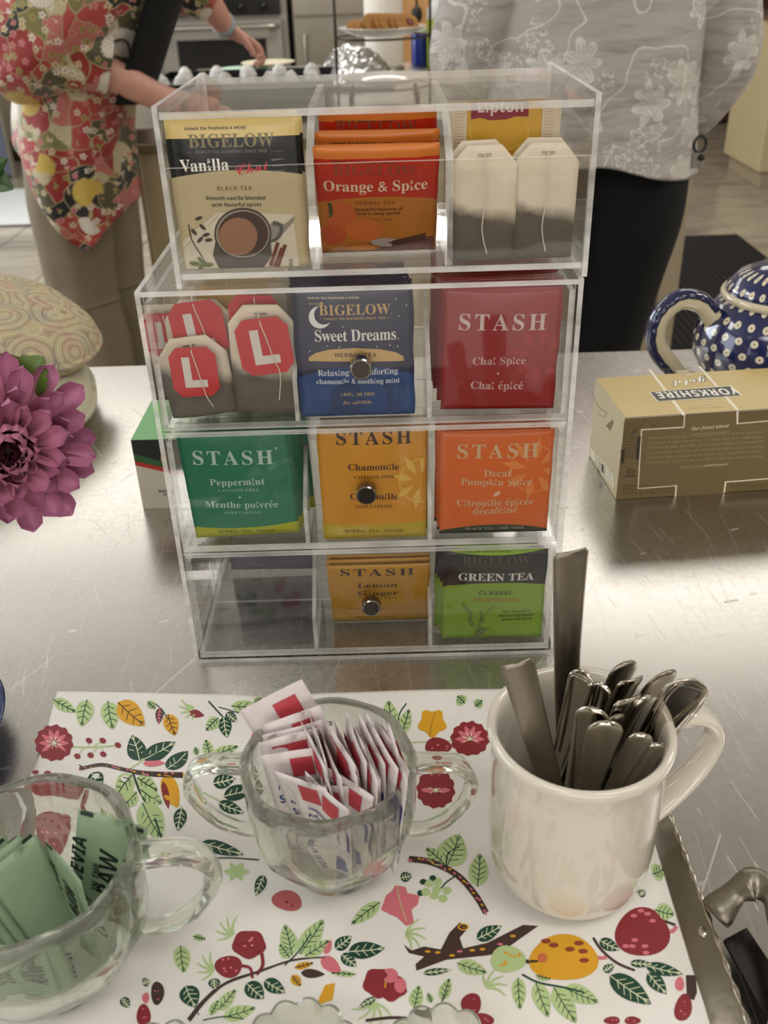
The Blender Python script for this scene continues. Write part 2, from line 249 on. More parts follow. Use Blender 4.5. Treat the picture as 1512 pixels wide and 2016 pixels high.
# outlines of the glyphs in use: advance, loop count, then each loop's points, two base-88 digits per number
GD = '''! %0%#6$p&=$h&A$_&=$Y&0$X%k$X%b$Y%Y$b%.$c%$$e$z$h$x$j$z$l%$$n%.$u%b$v%k$v%v$t&0#0$p$_$h$b$_$_$Y$X$W$Q$Y$I$_$D$h$B$p$D$u$I$w$Q$u$X
& &0&#C%I&6%4&;$w&6$g&)$b%n$e%_$l%P$u%E$_%6$P%$$K$l$Q$V$c$G$x$B%.$D%@$L%T$[%j$D&/$D%g$n%|%2&(%A%j%A%e%7%^%.%V%$%>%A%O%P%Z%a%^%p%W&)#0%3&&%=&#%C%x%F%o%D%f%>%]%0%Q%(%Z$|%f$z%p$|%y%)&##.$s%)%)%4%E$n%9$d%-$[${$X$p$[$i$c$f$l$i$x
( %=$#2%:&B%-&B$m%z$Z%P$T%%$Z$T$m$,%-#d%:#d%%$-$t$S$p%%$t%Q%%%y
) %=$#2$T&B$G&B$[%y$i%Q$m%%$i$S$[$-$G#d$T#d$p$,%&$T%-%%%&%P$p%z
, $}$#4$j$b$_$e$W$c$Q$]$P$T$Q$M$U$H$]$G$]$=$Y$3$S$+$S$%$e$/$o$<$r$K$p$W
- %=$#(%3%/$N%/$N$r%3$r
. $}$#0$i$_$a$b$X$_$R$X$P$Q$R$I$X$D$a$B$i$D$n$I$p$Q$n$X
F %c$#.$W&?$W$D$r$D$r%;%Z%;%Z%Q$r%Q$r&)%Z&)%Z&?
a %W%#G%/%[$t%a$e%^$W%X$M%O$M%7$X%A$f%H$r%J%#%G%*%A%-%6%-%0$s%)$a$|$P$q$K$^$N$P$X$F$h$B$r$C$|$G%,$M%/$G%5$C%=$B%D$C%J$E%S$K%S$X%J$S%G$R%C$T%C%:%=%N#.$u$w%-%#%-$[%%$V$z$S$s$R$k$T$e$Y$c$c$h$o
d %n%#0%^&?%G&?%G%Z%>%^%/%a$l%W$V%D$O%&$V$b$j$K%.$D%^$D#.%?%I%G%F%G$W%0$W$v$]$k$k$h%#$l%8$y%F%2%K
e %f%#8%E%X%+%a$i%W$U%C$N%%$U$b$i$J%-$B%>$C%L$H%Z$O%Z$g%M$^%@$Y%2$W$z$[$m$h$g${%]${%U%C#+$w%H%+%K%9%H%B%>%F%0$g%0$l%?
i $}%#($m%]$T%]$T$D$m$D#0$h&2$b&4$Y&2$T&-$R&%$T%z$Y%u$b%s$h%u$m%z$o&%$m&-
m &U$#G%?%]%2%a%&%^$v%W$k%N$k%]$S%]$S$D$k$D$k%>$t%F$}%J%-%L%7%I%>%A%A%2%A$D%X$D%X%>%b%E%k%J%s%L&#%I&-%@&0%2&0$D&F$D&F%3&A%J&5%Y%{%a%l%]%_%T%S%J%J%U
n %k$#8%G%Z%4%a%&%]$v%W$l%N$l%]$S%]$S$D$l$D$l%=$u%F%#%K%.%M%9%I%A%@%D%2%D$D%Z$D%Z%1%U%K
o %x%#0%P%W%0%a$l%W$U%B$M%$$U$_$l$J%0$B%P$I%g$_%o%$%g%C#0$w%F%0%K%D%F%Q%8%V%$%R$j%D$[%0$V$w$[$j$j$f%$$j%8
r %O$#6%=%^%5%a%*%]$y%S$n%C$n%]$U%]$U$D$n$D$n%&$q%8${%E%/%I%5%H%<%D%D%>%O%R%F%Y
t %?$#:$p%]$p%v$D%K$D%H$X%H$X$g$]$S$j$F%#$B%-$C%6$E%?$I%?$_%6$Y%.$W%%$V$y$W$r$]$p$i$p%H%9%H%9%]
u %k$#8$k%]$S%]$S$q$X$V$h$G$|$B%-$D%9$J%C$R%C$D%Y$D%Y%]%C%]%C$f%;$[%2$V%($T$v$W$n$b$k$o
𝐀 &7%#?%@&A%9&B$V$b$P$S$M$O$E$K$A$K$A$D$v$D$v$K$j$L$d$P$b$]$m$w%J$w%T$]%V$U%S$O%M$L%A$K%A$D&9$D&9$K&4$K&0$M&*$V%}$f#&$p%(%.%e%F%(
𝐁 &9&#B%>&>$J&>$J&7$O&7$W&5$]&1$_&.$b&#$b$e$_$T$[$P$W$M$R$K$J$K$J$D%E$D%X$E%k$J%x$Q&($[&.$i&0$w&*%1%t%?%W%H%o%P%}%^&(%q%z&,%d&9#4%=&6%E&5%L&2%P&.%S&&%U%y%V%n%U%c%R%X%N%Q%G%M%>%K%0%J%0&+%2&2%4&4#5%0%B%B%A%L%>%S%9%X%2%[%(%]$v%[$i%Y$_%U$V%P$Q%H$N%?$M%9$M%3$P%1$S%0$W
𝐂 &B$#U%Y&@%M&A%<&@%-&<$z&6$m&-$c%}$Y%q$S%c$O%R$N%A$O%0$S${$Y$m$c$_$m$T$y$K%-$E%;$A%L$@%j$D&&$P&;$g&4$n&+$d%}$[%s$U%i$P%^$N%T$M%8$U%&$p$|%@%&%o%6&0%O&9%[&8%h&3%s&,%|%{&*%o&0%a&7%a&7&A&0&A&.&;&*&7%|&6%h&=
𝐃 &M%#;%?&>$J&>$J&7$Q&7$[&3$a&($b%y$b$b$_$S$[$O$X$M$R$K$L$K$L$D%A$D%u$M&8$l&B%A&@%Z&8%q&+&(%s&4%Z&;#7%9&5%?&5%Y&-%k%m%q%A%o%*%k$q%e$b%Z$U%N$O%?$M%9$M%5$O%1$T%0$Y%0&*%1&.%3&2%5&4
𝐄 &9$#X&)&>$J&>$J&7$Q&7$W&5$[&2$_&.$b%w$b$c$_$S$[$O$W$L$I$J$I$D&*$D&4${&-${&)$q&#$i%r$Z%c$R%X$P%B$N%7$O%4$Q%0$X%0%?%@%=%J%9%R%0%V${%W$r%^$r%^%n%W%n%U%c%Q%W%M%P%F%K%>%H%0%H%0&)%1&/%4&3%9&4%S&3%b&0%m&+%t&#%z%s%}%e&)%e
𝐅 &+$#T&&&>$I&>$I&7$Q&6$[&2$_&.$b%z$b$e$_$U$[$Q$W$N$Q$L$J$K$J$D%L$D%L$K%D$K%6$N%2$T%0$]%0%?%=%>%E%;%L%7%P%/%T%$%V$r%^$r%^%o%V%o%S%c%P%X%K%Q%E%L%=%I%0%H%0&/%2&2%6&4%=&4%B&5%W&3%a&1%n&)%r&#%v%w%{%e&&%e
𝐆 &Q$#h%Y&@%L&A%<&@%-&<$z&6$n&.$d%}$Y%q$S%c$O%R$N%A$O%0$S$z$Y$l$d$_$n$T${$K%/$E%?$A%P$@%h$B&#$G&:$O&:$}&>%,&B%.&N%0&N%6%S%6%S%0%d%.%i%+%k%(%m$|%n$v%n$a%m$X%k$R%h$N%d$K%[$I%S$I%D$K%9$R%/$^%($o%#%)$|%A%&%o%6&0%P&9%W&8%a&6%i&3%p&.%|%{&(%s&0%a&7%a&7&A&0&A&-&;&)&7%|&6%x&8%i&=
𝐇 &W$#[%F&>$J&>$J&7$Q&6$[&2$_&.$b%{$b$d$_$T$[$P$W$M$Q$K$J$K$J$D%F$D%F$K%>$K%8$M%4$P%0$Z%0%>%m%>%m$Z%k$S%i$O%^$K%U$K%U$D&Q$D&Q$K&I$K&C$M&@$P&=$U&;$d&;%{&=&.&@&2&C&4&I&6&Q&7&Q&>%U&>%U&7%[&7%e&5%l&/%m&+%m%I%0%I%0&&%3&1%8&5%@&7%F&7
𝐈 %M$#<%G&>$I&>$I&7$Q&7$]&3$_&0$b&+$b$b$_$T$[$P$Q$L$I$K$I$D%H$D%H$K%B$K%=$L%3$R%0$]%0&#%2&0%5&3%?&7%G&7
𝐊 &R$#[%F&>$J&>$J&7$W&5$[&2$_&.$b%{$b$d$_$T$]$P$X$M$R$K$J$K$J$D%F$D%F$K%>$K%8$M%2$T%0$d%0%6%6%<%d$^%j$T%j$O%d$K%U$K%U$D&U$D&U$K&P$K&I$M&C$R&A$U%Q%V%n%t&%&*&6&4&F&7&I&7&I&>%X&>%X&7%f&6%m&4%p&0%o&+%k&$%f%y%0%C%0&&%3&1%8&5%A&7%F&7
𝐋 &3$#F%I&>$J&>$J&7$W&5$[&2$_&.$b%{$b$d$_$T$[$P$W$M$Q$K$J$K$J$D&*$D&3%%&,%%&($u%}$k%x$d%r$[%k$V%X$P%>$N%4$Q%2$S%0$Y%0&&%2&/%6&4%:&6%>&6%C&7%I&7
𝐌 (($#R%1&>$J&>$J&7$O&7$X&5$^&1$b&&$b$d$_$T$[$P$W$M$Q$K$I$K$I$D%+$D%+$K$}$K$s$O$p$S$n$Y$m$d$m&$%Q$D%W$D&=&)&=$^&<$X&<$T&8$O&5$M&-$K&&$K&&$D&|$D&|$K&v$K&l$N&h$T&g$X&g&(&k&2&u&6&|&7&|&>&;&>%d${
𝐍 &L$#H%%&>$K&>$K&7$R&5$b&$$b$]$a$W$a$S$[$N$P$K$K$K$K$D%*$D%*$K$|$K$v$M$r$P$p$S$n$Y$n%p&*$@&1$@&1&(&5&2&9&5&G&7&G&>%i&>%i&7%o&7%w&5%|&1&$&+&$&%&%%{&%%+
𝐎 &X%#Q%[&A%O&B%B&A%6&?%+&;${&6$i&($b%y$Z%p$U%f$Q%Y$O%M$N%A$O%5$Q%)$U$x$Z$m$b$d$q$R${$L%+$G%6$C%A$A%M$@%Y$A%g$C%r$G%|$L&,$R&<$d&B$m&G$x&K%)&M%5&N%A&M%M&K%Y&G%f&B%q&<%z&5&(&,&0%}&6%s&;%h&?#6%5&0%M&9%Z&7%f&0%o&$%v%o%z%Y%{%A%w$n%h$Q%O$I%B$K%7$R%.$^%&$o$}%)$|%A%&%o
𝐏 &0%#H%<&>$J&>$J&7$Q&6$[&2$_&.$b%{$b$d$_$T$[$P$W$M$Q$K$J$K$J$D%F$D%F$K%>$K%8$M%4$P%0$Z%0%9%F%9%Y%:%j%>%w%E&$%O&*%Z&,%j&+%s&)%{&$&(%z&.%s&4%k&8%_&;%O&=#3%=&5%F&3%M&0%R&+%V&#%X%t%Y%i%X%Z%U%Q%Q%J%K%E%B%B%0%B%0&,%2&2
𝐑 &D%#J%=&>$J&>$J&7$Q&6$[&2$_&.$b%{$b$d$_$T$[$P$W$M$Q$K$J$K$J$D%F$D%F$K%>$K%8$M%4$P%0$Z%0%;%7%;%l$D&G$D&G$K&B$K&<$N&7$S&5$W%c%?%x%H&+%V&/%k&-%y&&&*%w&3%h&9%T&<#2%@&5%P&1%Z&$%^%k%]%^%Y%S%T%L%M%G%D%D%8%C%0%C%0&*%1&.%5&3
𝐒 &$$#y%6&A%1&B%&&A$y&?$j&7$d&1$^&*$Y%|$W%s$W%j$X%^$[%S$c%J$k%B$u%:%)%3%@%(%K$z%R$r%T$g%S$_%P$W%L$Q%F$M%>$J%5$J%)$K$x$O$p$W$h$c$b$p$[%&$T%&$T$@$[$@$_$G$f$I$q$F$u$D%&$A%+$A%/$@%@$A%K$C%U$G%^$L%f$R%l$Z%p$d%s$m%t$x%r%,%p%2%m%8%d%C%]%H%T%M%2%^%*%c$y%k$u%p$s%u$s&($v&.$z&3%%&7%,&9%4&:%;&9%B&7%H&4%O&/%T&*%_%v%f%e%l%e%l&B%e&B%d&=%a&:%V&:%U&;%;&A
𝐓 &2$#A$H&>$H%d$O%d$Q%q$V%|$]&*$g&0$q&4%%&5%%$d%#$T${$P$w$M$p$K$h$K$h$D%h$D%h$K%_$K%W$M%S$O%P$S%N$d%N&5%j&0%y%|&&%d&-%d&-&>
𝐕 &3$#B%;&>$?&>$?&7$D&6$I&4$R&&$T%|%;$?%B$?%|%}&)&/&,&3&4&7&9&7&9&>%[&>%[&7%d&7%m&5%p&3%r&,%p%{%L${%(%{%$&*%$&0%&&3%*&5%4&7%;&7
𝐖 &z$#X%/&>$>&>$>&7$C&7$J&3$N&,$P&%%,$@%3$@%d%a&3$@&:$@&l%{&n&(&s&1&v&4&z&6(#&7(#&>&O&>&O&7&U&7&Y&6&_&2&b&/&b&(&a%}&^%x&E%*&)&#&&&(&%&-&(&3&.&6&8&7&8&>%A&>%A&7%G&7%P&4%U&.%W&)%]%q%?%$$}%y${&#${&)$z&-$|&3%#&5%*&7%/&7
𝐚 %n%#]%8%c%(%e$q%c$i%a$c%]$V%T$S%O$Q%J$P%D$R%;$X%5$c%3$g%3$o%7$r%:$t%B$p%L$n%N$m%R$o%V$t%Y$}%Z%.%X%2%U%6%L%6%3${%,$j%%$]$y$S$q$M$h$L$]$L$T$O$N$S$H$Y$D$a$B$j$A$x$C%+$H%7$Q%9$H%@$B%K$@%U$B%_$F%i$N%e$T%a$Q%Z$R%Y$W%Y%:%X%G%T%Q%N%Y%E%_#.%$%#%6%+%6$]%0$U%&$Q%#$Q$w$S$s$Y$r$e$u$t
𝐜 %Y$#U%8%d%-%e$}%d$s%a$j%[$a%T$Y%M$S%D$O%:$L%/$K%#$L$s$N$i$R$^$W$U$^$N$f$H$n$D$w$A%%$@%8$C%H$L%V$[%Q$a%I$X%A$T%8$R%.$T%%$Y$y$b$t$m$q${$p%2$r%H$y%V%+%[%1%Y%4%V%5%I%7%@%<%:%D%8%H%8%O%<%S%C%R%O%O%U%I%[%B%a
𝐝 %x%#J%e&>%.&>%.&8%8&6%=&2%?&.%?%T%7%]%-%c$|%e$t%d$l%a$d%[$]%U$V%M$Q%D$N%:$L%/$K$}$L$r$N$h$Q$^$U$U$c$H$j$D$r$A$z$@%-$B%7$H%?$S%?$@%Q$E%r$H%r$N%m$O%i$Q%g$S%e$Z#6%%%S%-%U%5%S%<%M%>%J%?%F%?$b%;$W%7$S%0$O%$$P$z$S$v$Z$r$q$r%4$t%@$w%I$z%O
𝐞 %]%#G%4%c%&%e$w%d$n%a$f%[$^%U$W%N$R%F$N%<$L%2$K%&$L$t$N$i$R$_$W$U$^$N$f$H$m$D$v$A%$$@%8$D%H$N%V$a%Q$f%H$[%@$V%6$T%$$Y$u$j$r%*%U%*%T%<%P%J%I%T%?%]#.%(%[%-%Z%1%W%4%S%6%M%7%F%7%4$q%4$s%K$y%W
𝐟 %<$#V%6&@%-&A$z&@$o&<$f&6$^&.$Y&#$X%r$X%b$J%b$J%S$X%S$X$a$W$Y$W$Q$S$L$M$J$J$J$J$D%6$D%6$J%/$J%*$L%&$N%$$Q$}$V$}%S%8%S%8%b$}%b$}&+%$&4%&&7%/&9%3&9%5&7%5&3%2&-%1%|%5%v%;%s%@%r%G%t%L%z%N&#%N&)%M&/%J&5%E&:%?&>
𝐠 %h&#f%0%d%&%e$w%d$g%_$_%Z$S%P$O%I$M%C$L%;$P%+$Y$x$l$o$c$k$Y$f$T$b$P$[$N$U$M$O$O$G$T$@$_$:$R$6$L$0$I$($K#|$O#v$V#q$a#m$m#k$|#j%5#k%E#n%Q#t%Z#|%b$+%d$6%c$=%^$I%Y$M%L$S%D$U%9$V${$V$r$W$m$Z$l$d$m$g$s$k%%$m%,$l%<$n%C$q%N$y%S%#%V%*%X%1%Y%8%X%@%U%H%P%P%d%P%d%^%C%^%:%b#:%&%[%,%Z%0%W%3%S%5%M%6%E%6%1%5%)%3$|%0$x%,$u%&$t${$u$w$x$t$|$r%)$q%1$q%E$r%M$t%S$w%W${%Z#3$j$7%?$7%I$5%L$2%N$+%J#{%=#u%(#s$x#s$o#u$i#w$b$$$a$)$b$.$e$3
𝐡 %|$#O$}&>$K&>$K&8$S&6$U&4$X&)$X$Y$V$P$U$N$O$K$K$J$K$D%/$D%/$J%($L%$$N$}$T$}%D%)%K%0%P%8%Q%?%O%C%H%C%C%D%=%D$Y%B$Q%?$L%9$J%7$J%7$D%u$D%u$J%n$L%j$P%i$T%i%;%e%Q%Y%_%G%e%9%b%-%Z$}%O
𝐢 %6%#2$q&@$l&A$f&@$]&;$W&3$W&($]%z$f%u$p%u$u%w$y%z%#&(%#&3$y&;#7$}%b$L%b$L%Y$P%Y$S%X$W%S$W%O$X%J$X$Y$V$P$S$L$K$J$K$D%/$D%/$J%($L%#$P%#$T$}$Y
𝐤 %t$#Q$}&>$L&>$L&8$S&6$V&4$W&1$W&-$X&($X$Y$V$P$S$L$K$J$K$D%/$D%/$J%($L%$$N$}$T$}$x%)$}%B$V%E$R%D$M%A$K%;$J%;$D%z$D%z$J%v$K%r$M%o$Q%?%:%R%M%Z%S%e%X%n%Y%n%b%9%b%9%Y%A%Y%E%W%G%T%F%P%A%H$}%+
𝐥 %6$#7$}&>$L&>$L&8$S&6$V&4$W&1$W&-$X&($X$Y$V$P$S$L$K$J$K$D%/$D%/$J%($L%#$P%#$T$}$Y
𝐦 &d$#g%S%b%D%e%8%b%-%Z$}%O$}%b$K%b$K%Z$S%X$U%V$X%J$X$Y$V$P$U$N$O$K$K$J$K$D%.$D%.$J%&$L%$$N$}$T$}%D%(%K%/%P%6%Q%>%O%@%L%B%C%B$T%@$N%>$L%6$J%6$D%s$D%s$J%k$L%i$N%g$T%g%D%m%K%s%P%{%Q&(%O&,%H&,%C&-%=&-$Y&*$N&($L%{$J%{$D&]$D&]$J&T$L&Q$P&P$T&P%;&L%Q&A%_&0%e%|%b%p%Y%e%M%^%Y
𝐧 %|$#O%Y%_%G%e%9%b%-%Z$}%P$}%b$K%b$K%Z$S%X$U%V$X%J$X$Y$V$P$U$N$O$K$K$J$K$D%/$D%/$J%($L%$$N$}$T$}%D%)%K%0%P%8%Q%?%O%C%H%C%C%D%=%D$Y%B$Q%?$L%9$J%7$J%7$D%u$D%u$J%n$L%j$P%i$T%i%;%e%Q
𝐨 %k%#H%5%d%*%e$z%d$p%a$h%[$_%U$W%M$R%E$N%;$L%1$K%$$L$t$N$j$R$_$W$V$_$N$h$H$p$D$z$A%+$@%5$A%?$D%G$H%O$N%V$U%[$_%a$i%c$t%d%$%c%1%a%<%[%E%V%N%O%U%G%[%?%a#=%#%Z%+%[%1%Z%6%W%9%Q%<%G%>%$%>$u%=$l%=$d%;$V%:$S%6$M%1$I%+$H%#$I$y$M$t$V$s$]$s$d$r$l$r%9$s%G$v%Q$y%W
𝐩 %x%#O%J%d%B%e%5%b%*%Y${%N${%b$K%b$K%Z$P%Y$U%U$W%R$W%M$X%G$X$,$W#x$U#t$Q#q$K#p$K#j%5#j%5#p%1#q%-#q%*#r%%#v$}$($}$P%+$G%5$B%A$@%I$A%Q$D%X$H%a$N%k$a%n$k%p$v%p%2%n%=%k%F%a%U%Y%[%R%a#5%/%R%6%T%=%R%B%O%F%H%J%3%J%%%H$e%E$Z%A$T%<$P%5$O%-$P%($U$}$_$}%D%(%L
𝐫 %W$#J%I%d%C%e%=%d%7%b%,%W$|%J$|%b$L%b$L%Y$P%Y$S%X$W%S$W%O$X%J$X$Y$V$P$S$L$K$J$K$D%5$D%5$J%&$M%$$P%#$T%#%;%(%F%+%J%2%M%7%K%A%@%D%?%M%?%T%C%W%J%X%O%W%T%S%^%N%b
𝐬 %W$#h${%e$o%d$f%_$]%X$V%Q$S%H$R%>$R%7$X%+$^%%$n$v%%$m%-$h%2$b%4$Z%3$U%/$N%+$K%%$J$z$J$s$K$l$N$f$S$a$Y$[$d$X$m$Q$m$Q$A$W$A$]$G$e$G$f$F$w$A%#$@%/$A%9$E%A$K%G$S%K$]%L$i%K$q%I$y%F%#%;%.%3%3$x%=$o%E$m%I$m%P$o%T$u%Y$y%Z%#%Z%*%Y%0%W%:%N%>%G%A%?%G%?%G%e%B%e%>%_%7%_%2%b%*%d%%%d
𝐭 %A$#>$|&2$v&2$g%w$L%]$L%T$V%T$V$a$W$U$Y$N$^$H$d$D$k$A$t$@%)$D%6$M%?$^%9$b%5$Y%0$T%($S%$$U$|$_$|%T%9%T%9%b$|%b
𝐮 %z$#K${%b$H%b$H%Z$M%Y$S%U$U%N$U$j$V$]$X$R$]$J$d$E$l$A$w$@%+$B%1$E%7$I%A$S%A$@%S$E%e$H%t$I%t$O%l$Q%i$S%g$Y%g%b%3%b%3%Z%<%X%>%V%@%R%A%N%A$^%;$V%5$S%.$Q%&$S%#$U${$[
𝐯 %_$#=%)%b$C%b$C%Y$G%Y$L%U$R%H${$@%($@%M%G%S%T%Y%X%_%Z%_%b%8%b%8%Z%@%Y%D%V%F%P%D%J%1$t$w%P$v%S$w%V$z%Y%)%Z
𝐰 &6$#M$z%b$@%b$@%Y$B%Y$H%T$J%O$t$@$z$@%?%5%X$@%^$@&-%L&1%S&2%V&4%X&:%Z&:%b%s%b%s%Z%y%X%{%X&#%U&#%P%k${%[%N%Z%S%[%V%a%X%f%Y%f%b%*%b%*%Z%1%Y%4%V%;%D%*$u$s%J$q%M$q%V$w%Y$z%Y
𝐱 %e$#P%+%b$F%b$F%Y$K%X$T%N$t$y$[$Y$T$R$M$M$F$J$F$D$r$D$r$J$j$J$g$M$f$T$j$[$y$q%-$Z%1$R%1$N%.$K%%$J%%$D%e$D%e$J%_$K%Z$O%Y$R%6%1%K%K%Y%X%b%Z%b%b%7%b%7%Z%A%X%C%V%C%Q%0%9$z%T${%W%$%Y%+%Z
𝐳 %Y$#<$P%b$N%=$T%=$W%E$[%L$a%Q$f%T$m%V$v%W%*%W$I$I$I$D%P$D%S$n%M$n%I$d%D$Z%?$T%8$P%/$N%$$M$u$M%R%X%R%b
𝓒 &B%$1%b&1%R&/%E&,%8&&%,%z$|%s$s%i$m%_$i%S$h%I$k%9$u%.%,%(%)$z%($t%($f%*$^%.$W%3$Q%9$L%@$H%H$E%Q$C%[$B%k$D%r$F&$$L&1$T&9$_&>$k&?$q&>$x&<$}&8%(&4%+&.%-&&%.%t%,%n%*%d$|%]$s%Z$m%Z$d%^$]%c$[%f$a%h$m%k$t%q${%y%%%}%&&,%&&0%%&5$z&7$v&8$q&6$h&0$^&&$U%p$L%c$I%[$I%O$K%H$R%F$_%G$j%L$v%S%*%j%/&#%7&>%G&M%S&X%b&a%m&c%r&d%w&c%}&a&&&W&.&J&0&C&/&3&+%s%w%W%b%G%P%9%?%3%6%/%.%$%1$y%8$x%H$z%O%(%^%5%m%<%s%L%}%_&)%i&)%p&+%q&-%o&/#5&D&&&L&*&O&)&Q&&&R&#&Q%y&M%n&I%h&9%S&,%H%p%9%a%3%X%1%h%G%w%Z&+%m&9%z
𝓪 %r%#H%:%8%2%9$}%7$n%0$a%&$T$u$P$o$K$b$J$Z$K$S$M$M$V$E$]$C$e$B$p$D$z$J%*$S%,$J%2$D%:$B%G$E%M$I%U$M%]$T%g$[%b$b%L$P%H$O%F$P%I$Z%K$^%M$d%f%9%H%8%C%.%@%4#6%7%2%:%1%=%.%>%)%=%$%:$x%)$Z$v$M$p$J$h$I$e$N$e$R$j$b$s$r$w$w$z$|%#%&%2%2
𝓭 &+%#J%Q$h&7&&%r&#%F%/%B%4%<%8%3%9%#%7$p%1$i%-$b%($P$p$M$j$J$[$K$T$M$N$W$E$^$C$g$B$r$D$|$J%-$T%-$N%/$J%6$D%A$B%G$C%M$E%S$I%j$[%e$b%W$U%N$N%H$L%E$M%E$Q%H$V%J$[#8%=%1%?%/%@%*%?%$%8$o%0$c%&$V$t$K$m$I$i$J$f$L$f$U$h$[$p$k$w$s$z$x%(%&%,%*%/%.%6%2
𝓮 %S%#G%0%9$|%7$n%1$X$|$N$p$K$j$H$^$I$V$L$P$R$J$X$F$b$C$l$B$t$C$|$E%4$M%E$[%A$b%1$S$|$L$u$J$i$J$g$L$f$O$f$S$j$_$}$d%3$k%9$o%?$t%E$}%F%(%E%-%C%1%;%7#0%-%1%2%0%4%.%4%$%,$r%&$o$}$k$r$g$m$f$s$s$z%#%&%,
𝓰 %r&#O%@$N%h%:%G%8%B%/%?%4%9%8%1%9$|%7$m%1$X$|$S$v$K$i$I$b$I$S$O$I$T$E$Z$C$c$B$k$D$s$G${$L$v$B$L$2$5#z$-#g$.#b$0#[$4#W$@#S$G#R$T#T$c#[$o#g${#v%.$.%:$D%H$J%[$V%c$[%]$b%N$U%I$S%E$P#4%6%2%9%1%;%/%<%,%;%&%4$q%($]$y$R$p$K$l$I$e$I$b$M$f$X$o$j%$%$%0%0#3$c$3$r$9$l$0$h$&$W#h$Q#a$K#[$F#Y$A#[$>#_$=#f$>#n$C#w$J$$$U$-
𝓱 %|$#W%)$w%^&&%>%}$|%I$x%B$o%5$a%$$T$u$Y$p$[$s$i%#$l%($I$B$k$D$}$b%,$o%6$z%?%(%F%-%L%0%Q%1%R%.%?$s%=$o%6$e%4$]%4$Q%6$L%<$E%A$C%F$B%M$D%T$G%d$R%j$X%n$[%i$b%N$L%K$N%L$R%N$V%X$d%e$t%g$y%g%*%e%/%b%4%^%7%T%9%G%6%9%-
𝓲 %B%#/%0%a%)%[%#%U%#%N%&%I%-%G%4%G%8%H%>%N%@%W%:%_#@$x$e%7%9$n%7$]%$$X$|$V$y$Q$u$V$p$[$t$e$}$_$s$Y$k$S$]$Q$S$S$J$Y$D$f$B$q$D$v$G$y$H%*$Q%4$[%0$b%)$Y$x$P$q$L$m$M$n$R
𝓵 %U$#>%&$w%]&&%>%}$s%>$d%+$Q$t$V$p$^$v$c${$W$g$T$]$S$O$U$K$^$D$i$B$p$C$w$E%)$M%8$[%3$b%,$Y${$P$t$L$p$L$o$S$s$]
𝓷 &#$#V%V%9%J%6%<%-%,$w%-%(%,%1%(%7$}%9$w%8$p%5$c%*$R$u$W$p$b$z$k%&$m%$$Z$d$C$B$k$D%($e%5$u%E%*%M%/%T%1%S%-%?$p%8$e%6$[%8$L%;$H%C$C%H$B%R$E%X$H%g$R%p$[%k$b%]$T%S$N%Q$L%M$M%N$Q%S$Y%Y$a%d$n%h$v%j%#%i%*%e%4%a%7
𝓸 %]%#D%:%8%2%9%#%7$o%1$Z$|$P$p$M$j$K$d$K$U$N$O$R$I$X$E$_$C$h$B$s$D$}$G%.$N%4$N%?$R%E$U%K$Y%Q$_%L$e%F$_%:$Y%@$a%J$q%L$|%K%)%I%/%E%3%@%6#9%4%0%7%1%;%0%=%.%=%*%;$y%6$n%-$a%%$^${$Y$y$T$z$P$v$M$n$J$k$K$j$M$j$S$l$[$v$o%$$|%+%)
𝓻 %S$#T$n%?$k%>$i%<$f%3$d%*$W$z$T$x$R$u$W$p$i%$$l%)$}%)$w%$$m$u$i$p$_$_$^$Z$^$U$_$P$b$K$k$E$q$C$y$B%($D%,$F%>$U%D$[%@$b%9$Y%.$P%&$L$}$L$|$Q%%$X%($Z%)$^%3$l%;$z%<%#%:%*%5%.%.%1%*%1%%%2${%2$v%3$r%5$q%>
𝓽 %[$#I%I%Z%]%|%<%z$z%J$v%C$r%>$o%8$W$z$Q$u$V$p$Y$t$e$}$W$h$S$[$R$T$T$K$[$E$a$C$g$B$n$C$u$E$|$I%)$N%8$[%3$b%,$Y$z$P$r$L$n$L$m$Q$p$Y%&${%-%*%2%4%D%R%X%R%Z%Z
𝗔 &A%#,%+&G$D$D$o$D$|$q%e$q%r$D&A$D%Y&G#/%B&,%D&#%F%z%I%m%M%b%Z%6%+%6%8%b%;%k%=%t%?%y
𝗕 &<&#@$[&G$[$D%E$D%X$F%j$J%w$R&&$]&-$k&/$z&-%0&+%6&&%;&#%@%t%F%i%J%i%K%q%M%x%Q%}%X&&%a&)%j&*%s&(&(%|&4%r&=%d&B%P&E%:&G#1%(&(%<&(%N&%%T%}%X%y%[%t%]%n%[%h%Y%c%U%^%P%Z%H%X%(%X#2%(%:%@%:%K%9%S%7%Y%4%a%*%b%#%a$w%^$q%Y$l%S$h%K$f%A$e%($e
𝗖 &3$#S%W&I%=&H%.&D${&=$o&4$f&*$]%w$W%h$T%V$S%E$S%3$V$}$[$o$d$b$l$U$w$M%*$G%9$C%K$A%T$B%^$B%v$H&#$K&#$m%n$g%f$f%^$d%V$c%N$c%@$e%5$j%,$s%%%#$}%3$|%E$}%V%&%g%-%s%6%|%A&(%N&*%[&(%k&#%x%x&+&=%k&F%b&H
𝗗 &M%#5$[&G$[$D%5$D%R$G%l$N&$$[&3$o&<%+&?%G&=%Y&9%k&3%y&+&+%z&5%m&=%^&B%;&G#0%(&(%=&(%L&%%X%{%d%t%k%i%p%X%q%F%k%$%W$l%9$e%($e
𝗘 %z$#0$[&G$[$D%k$D%k$e%($e%(%9%g%9%g%X%(%X%(&(%k&(%k&G
𝗙 %w$#.$[&G$[$D%($D%(%3%f%3%f%R%(%R%(&(%k&(%k&G
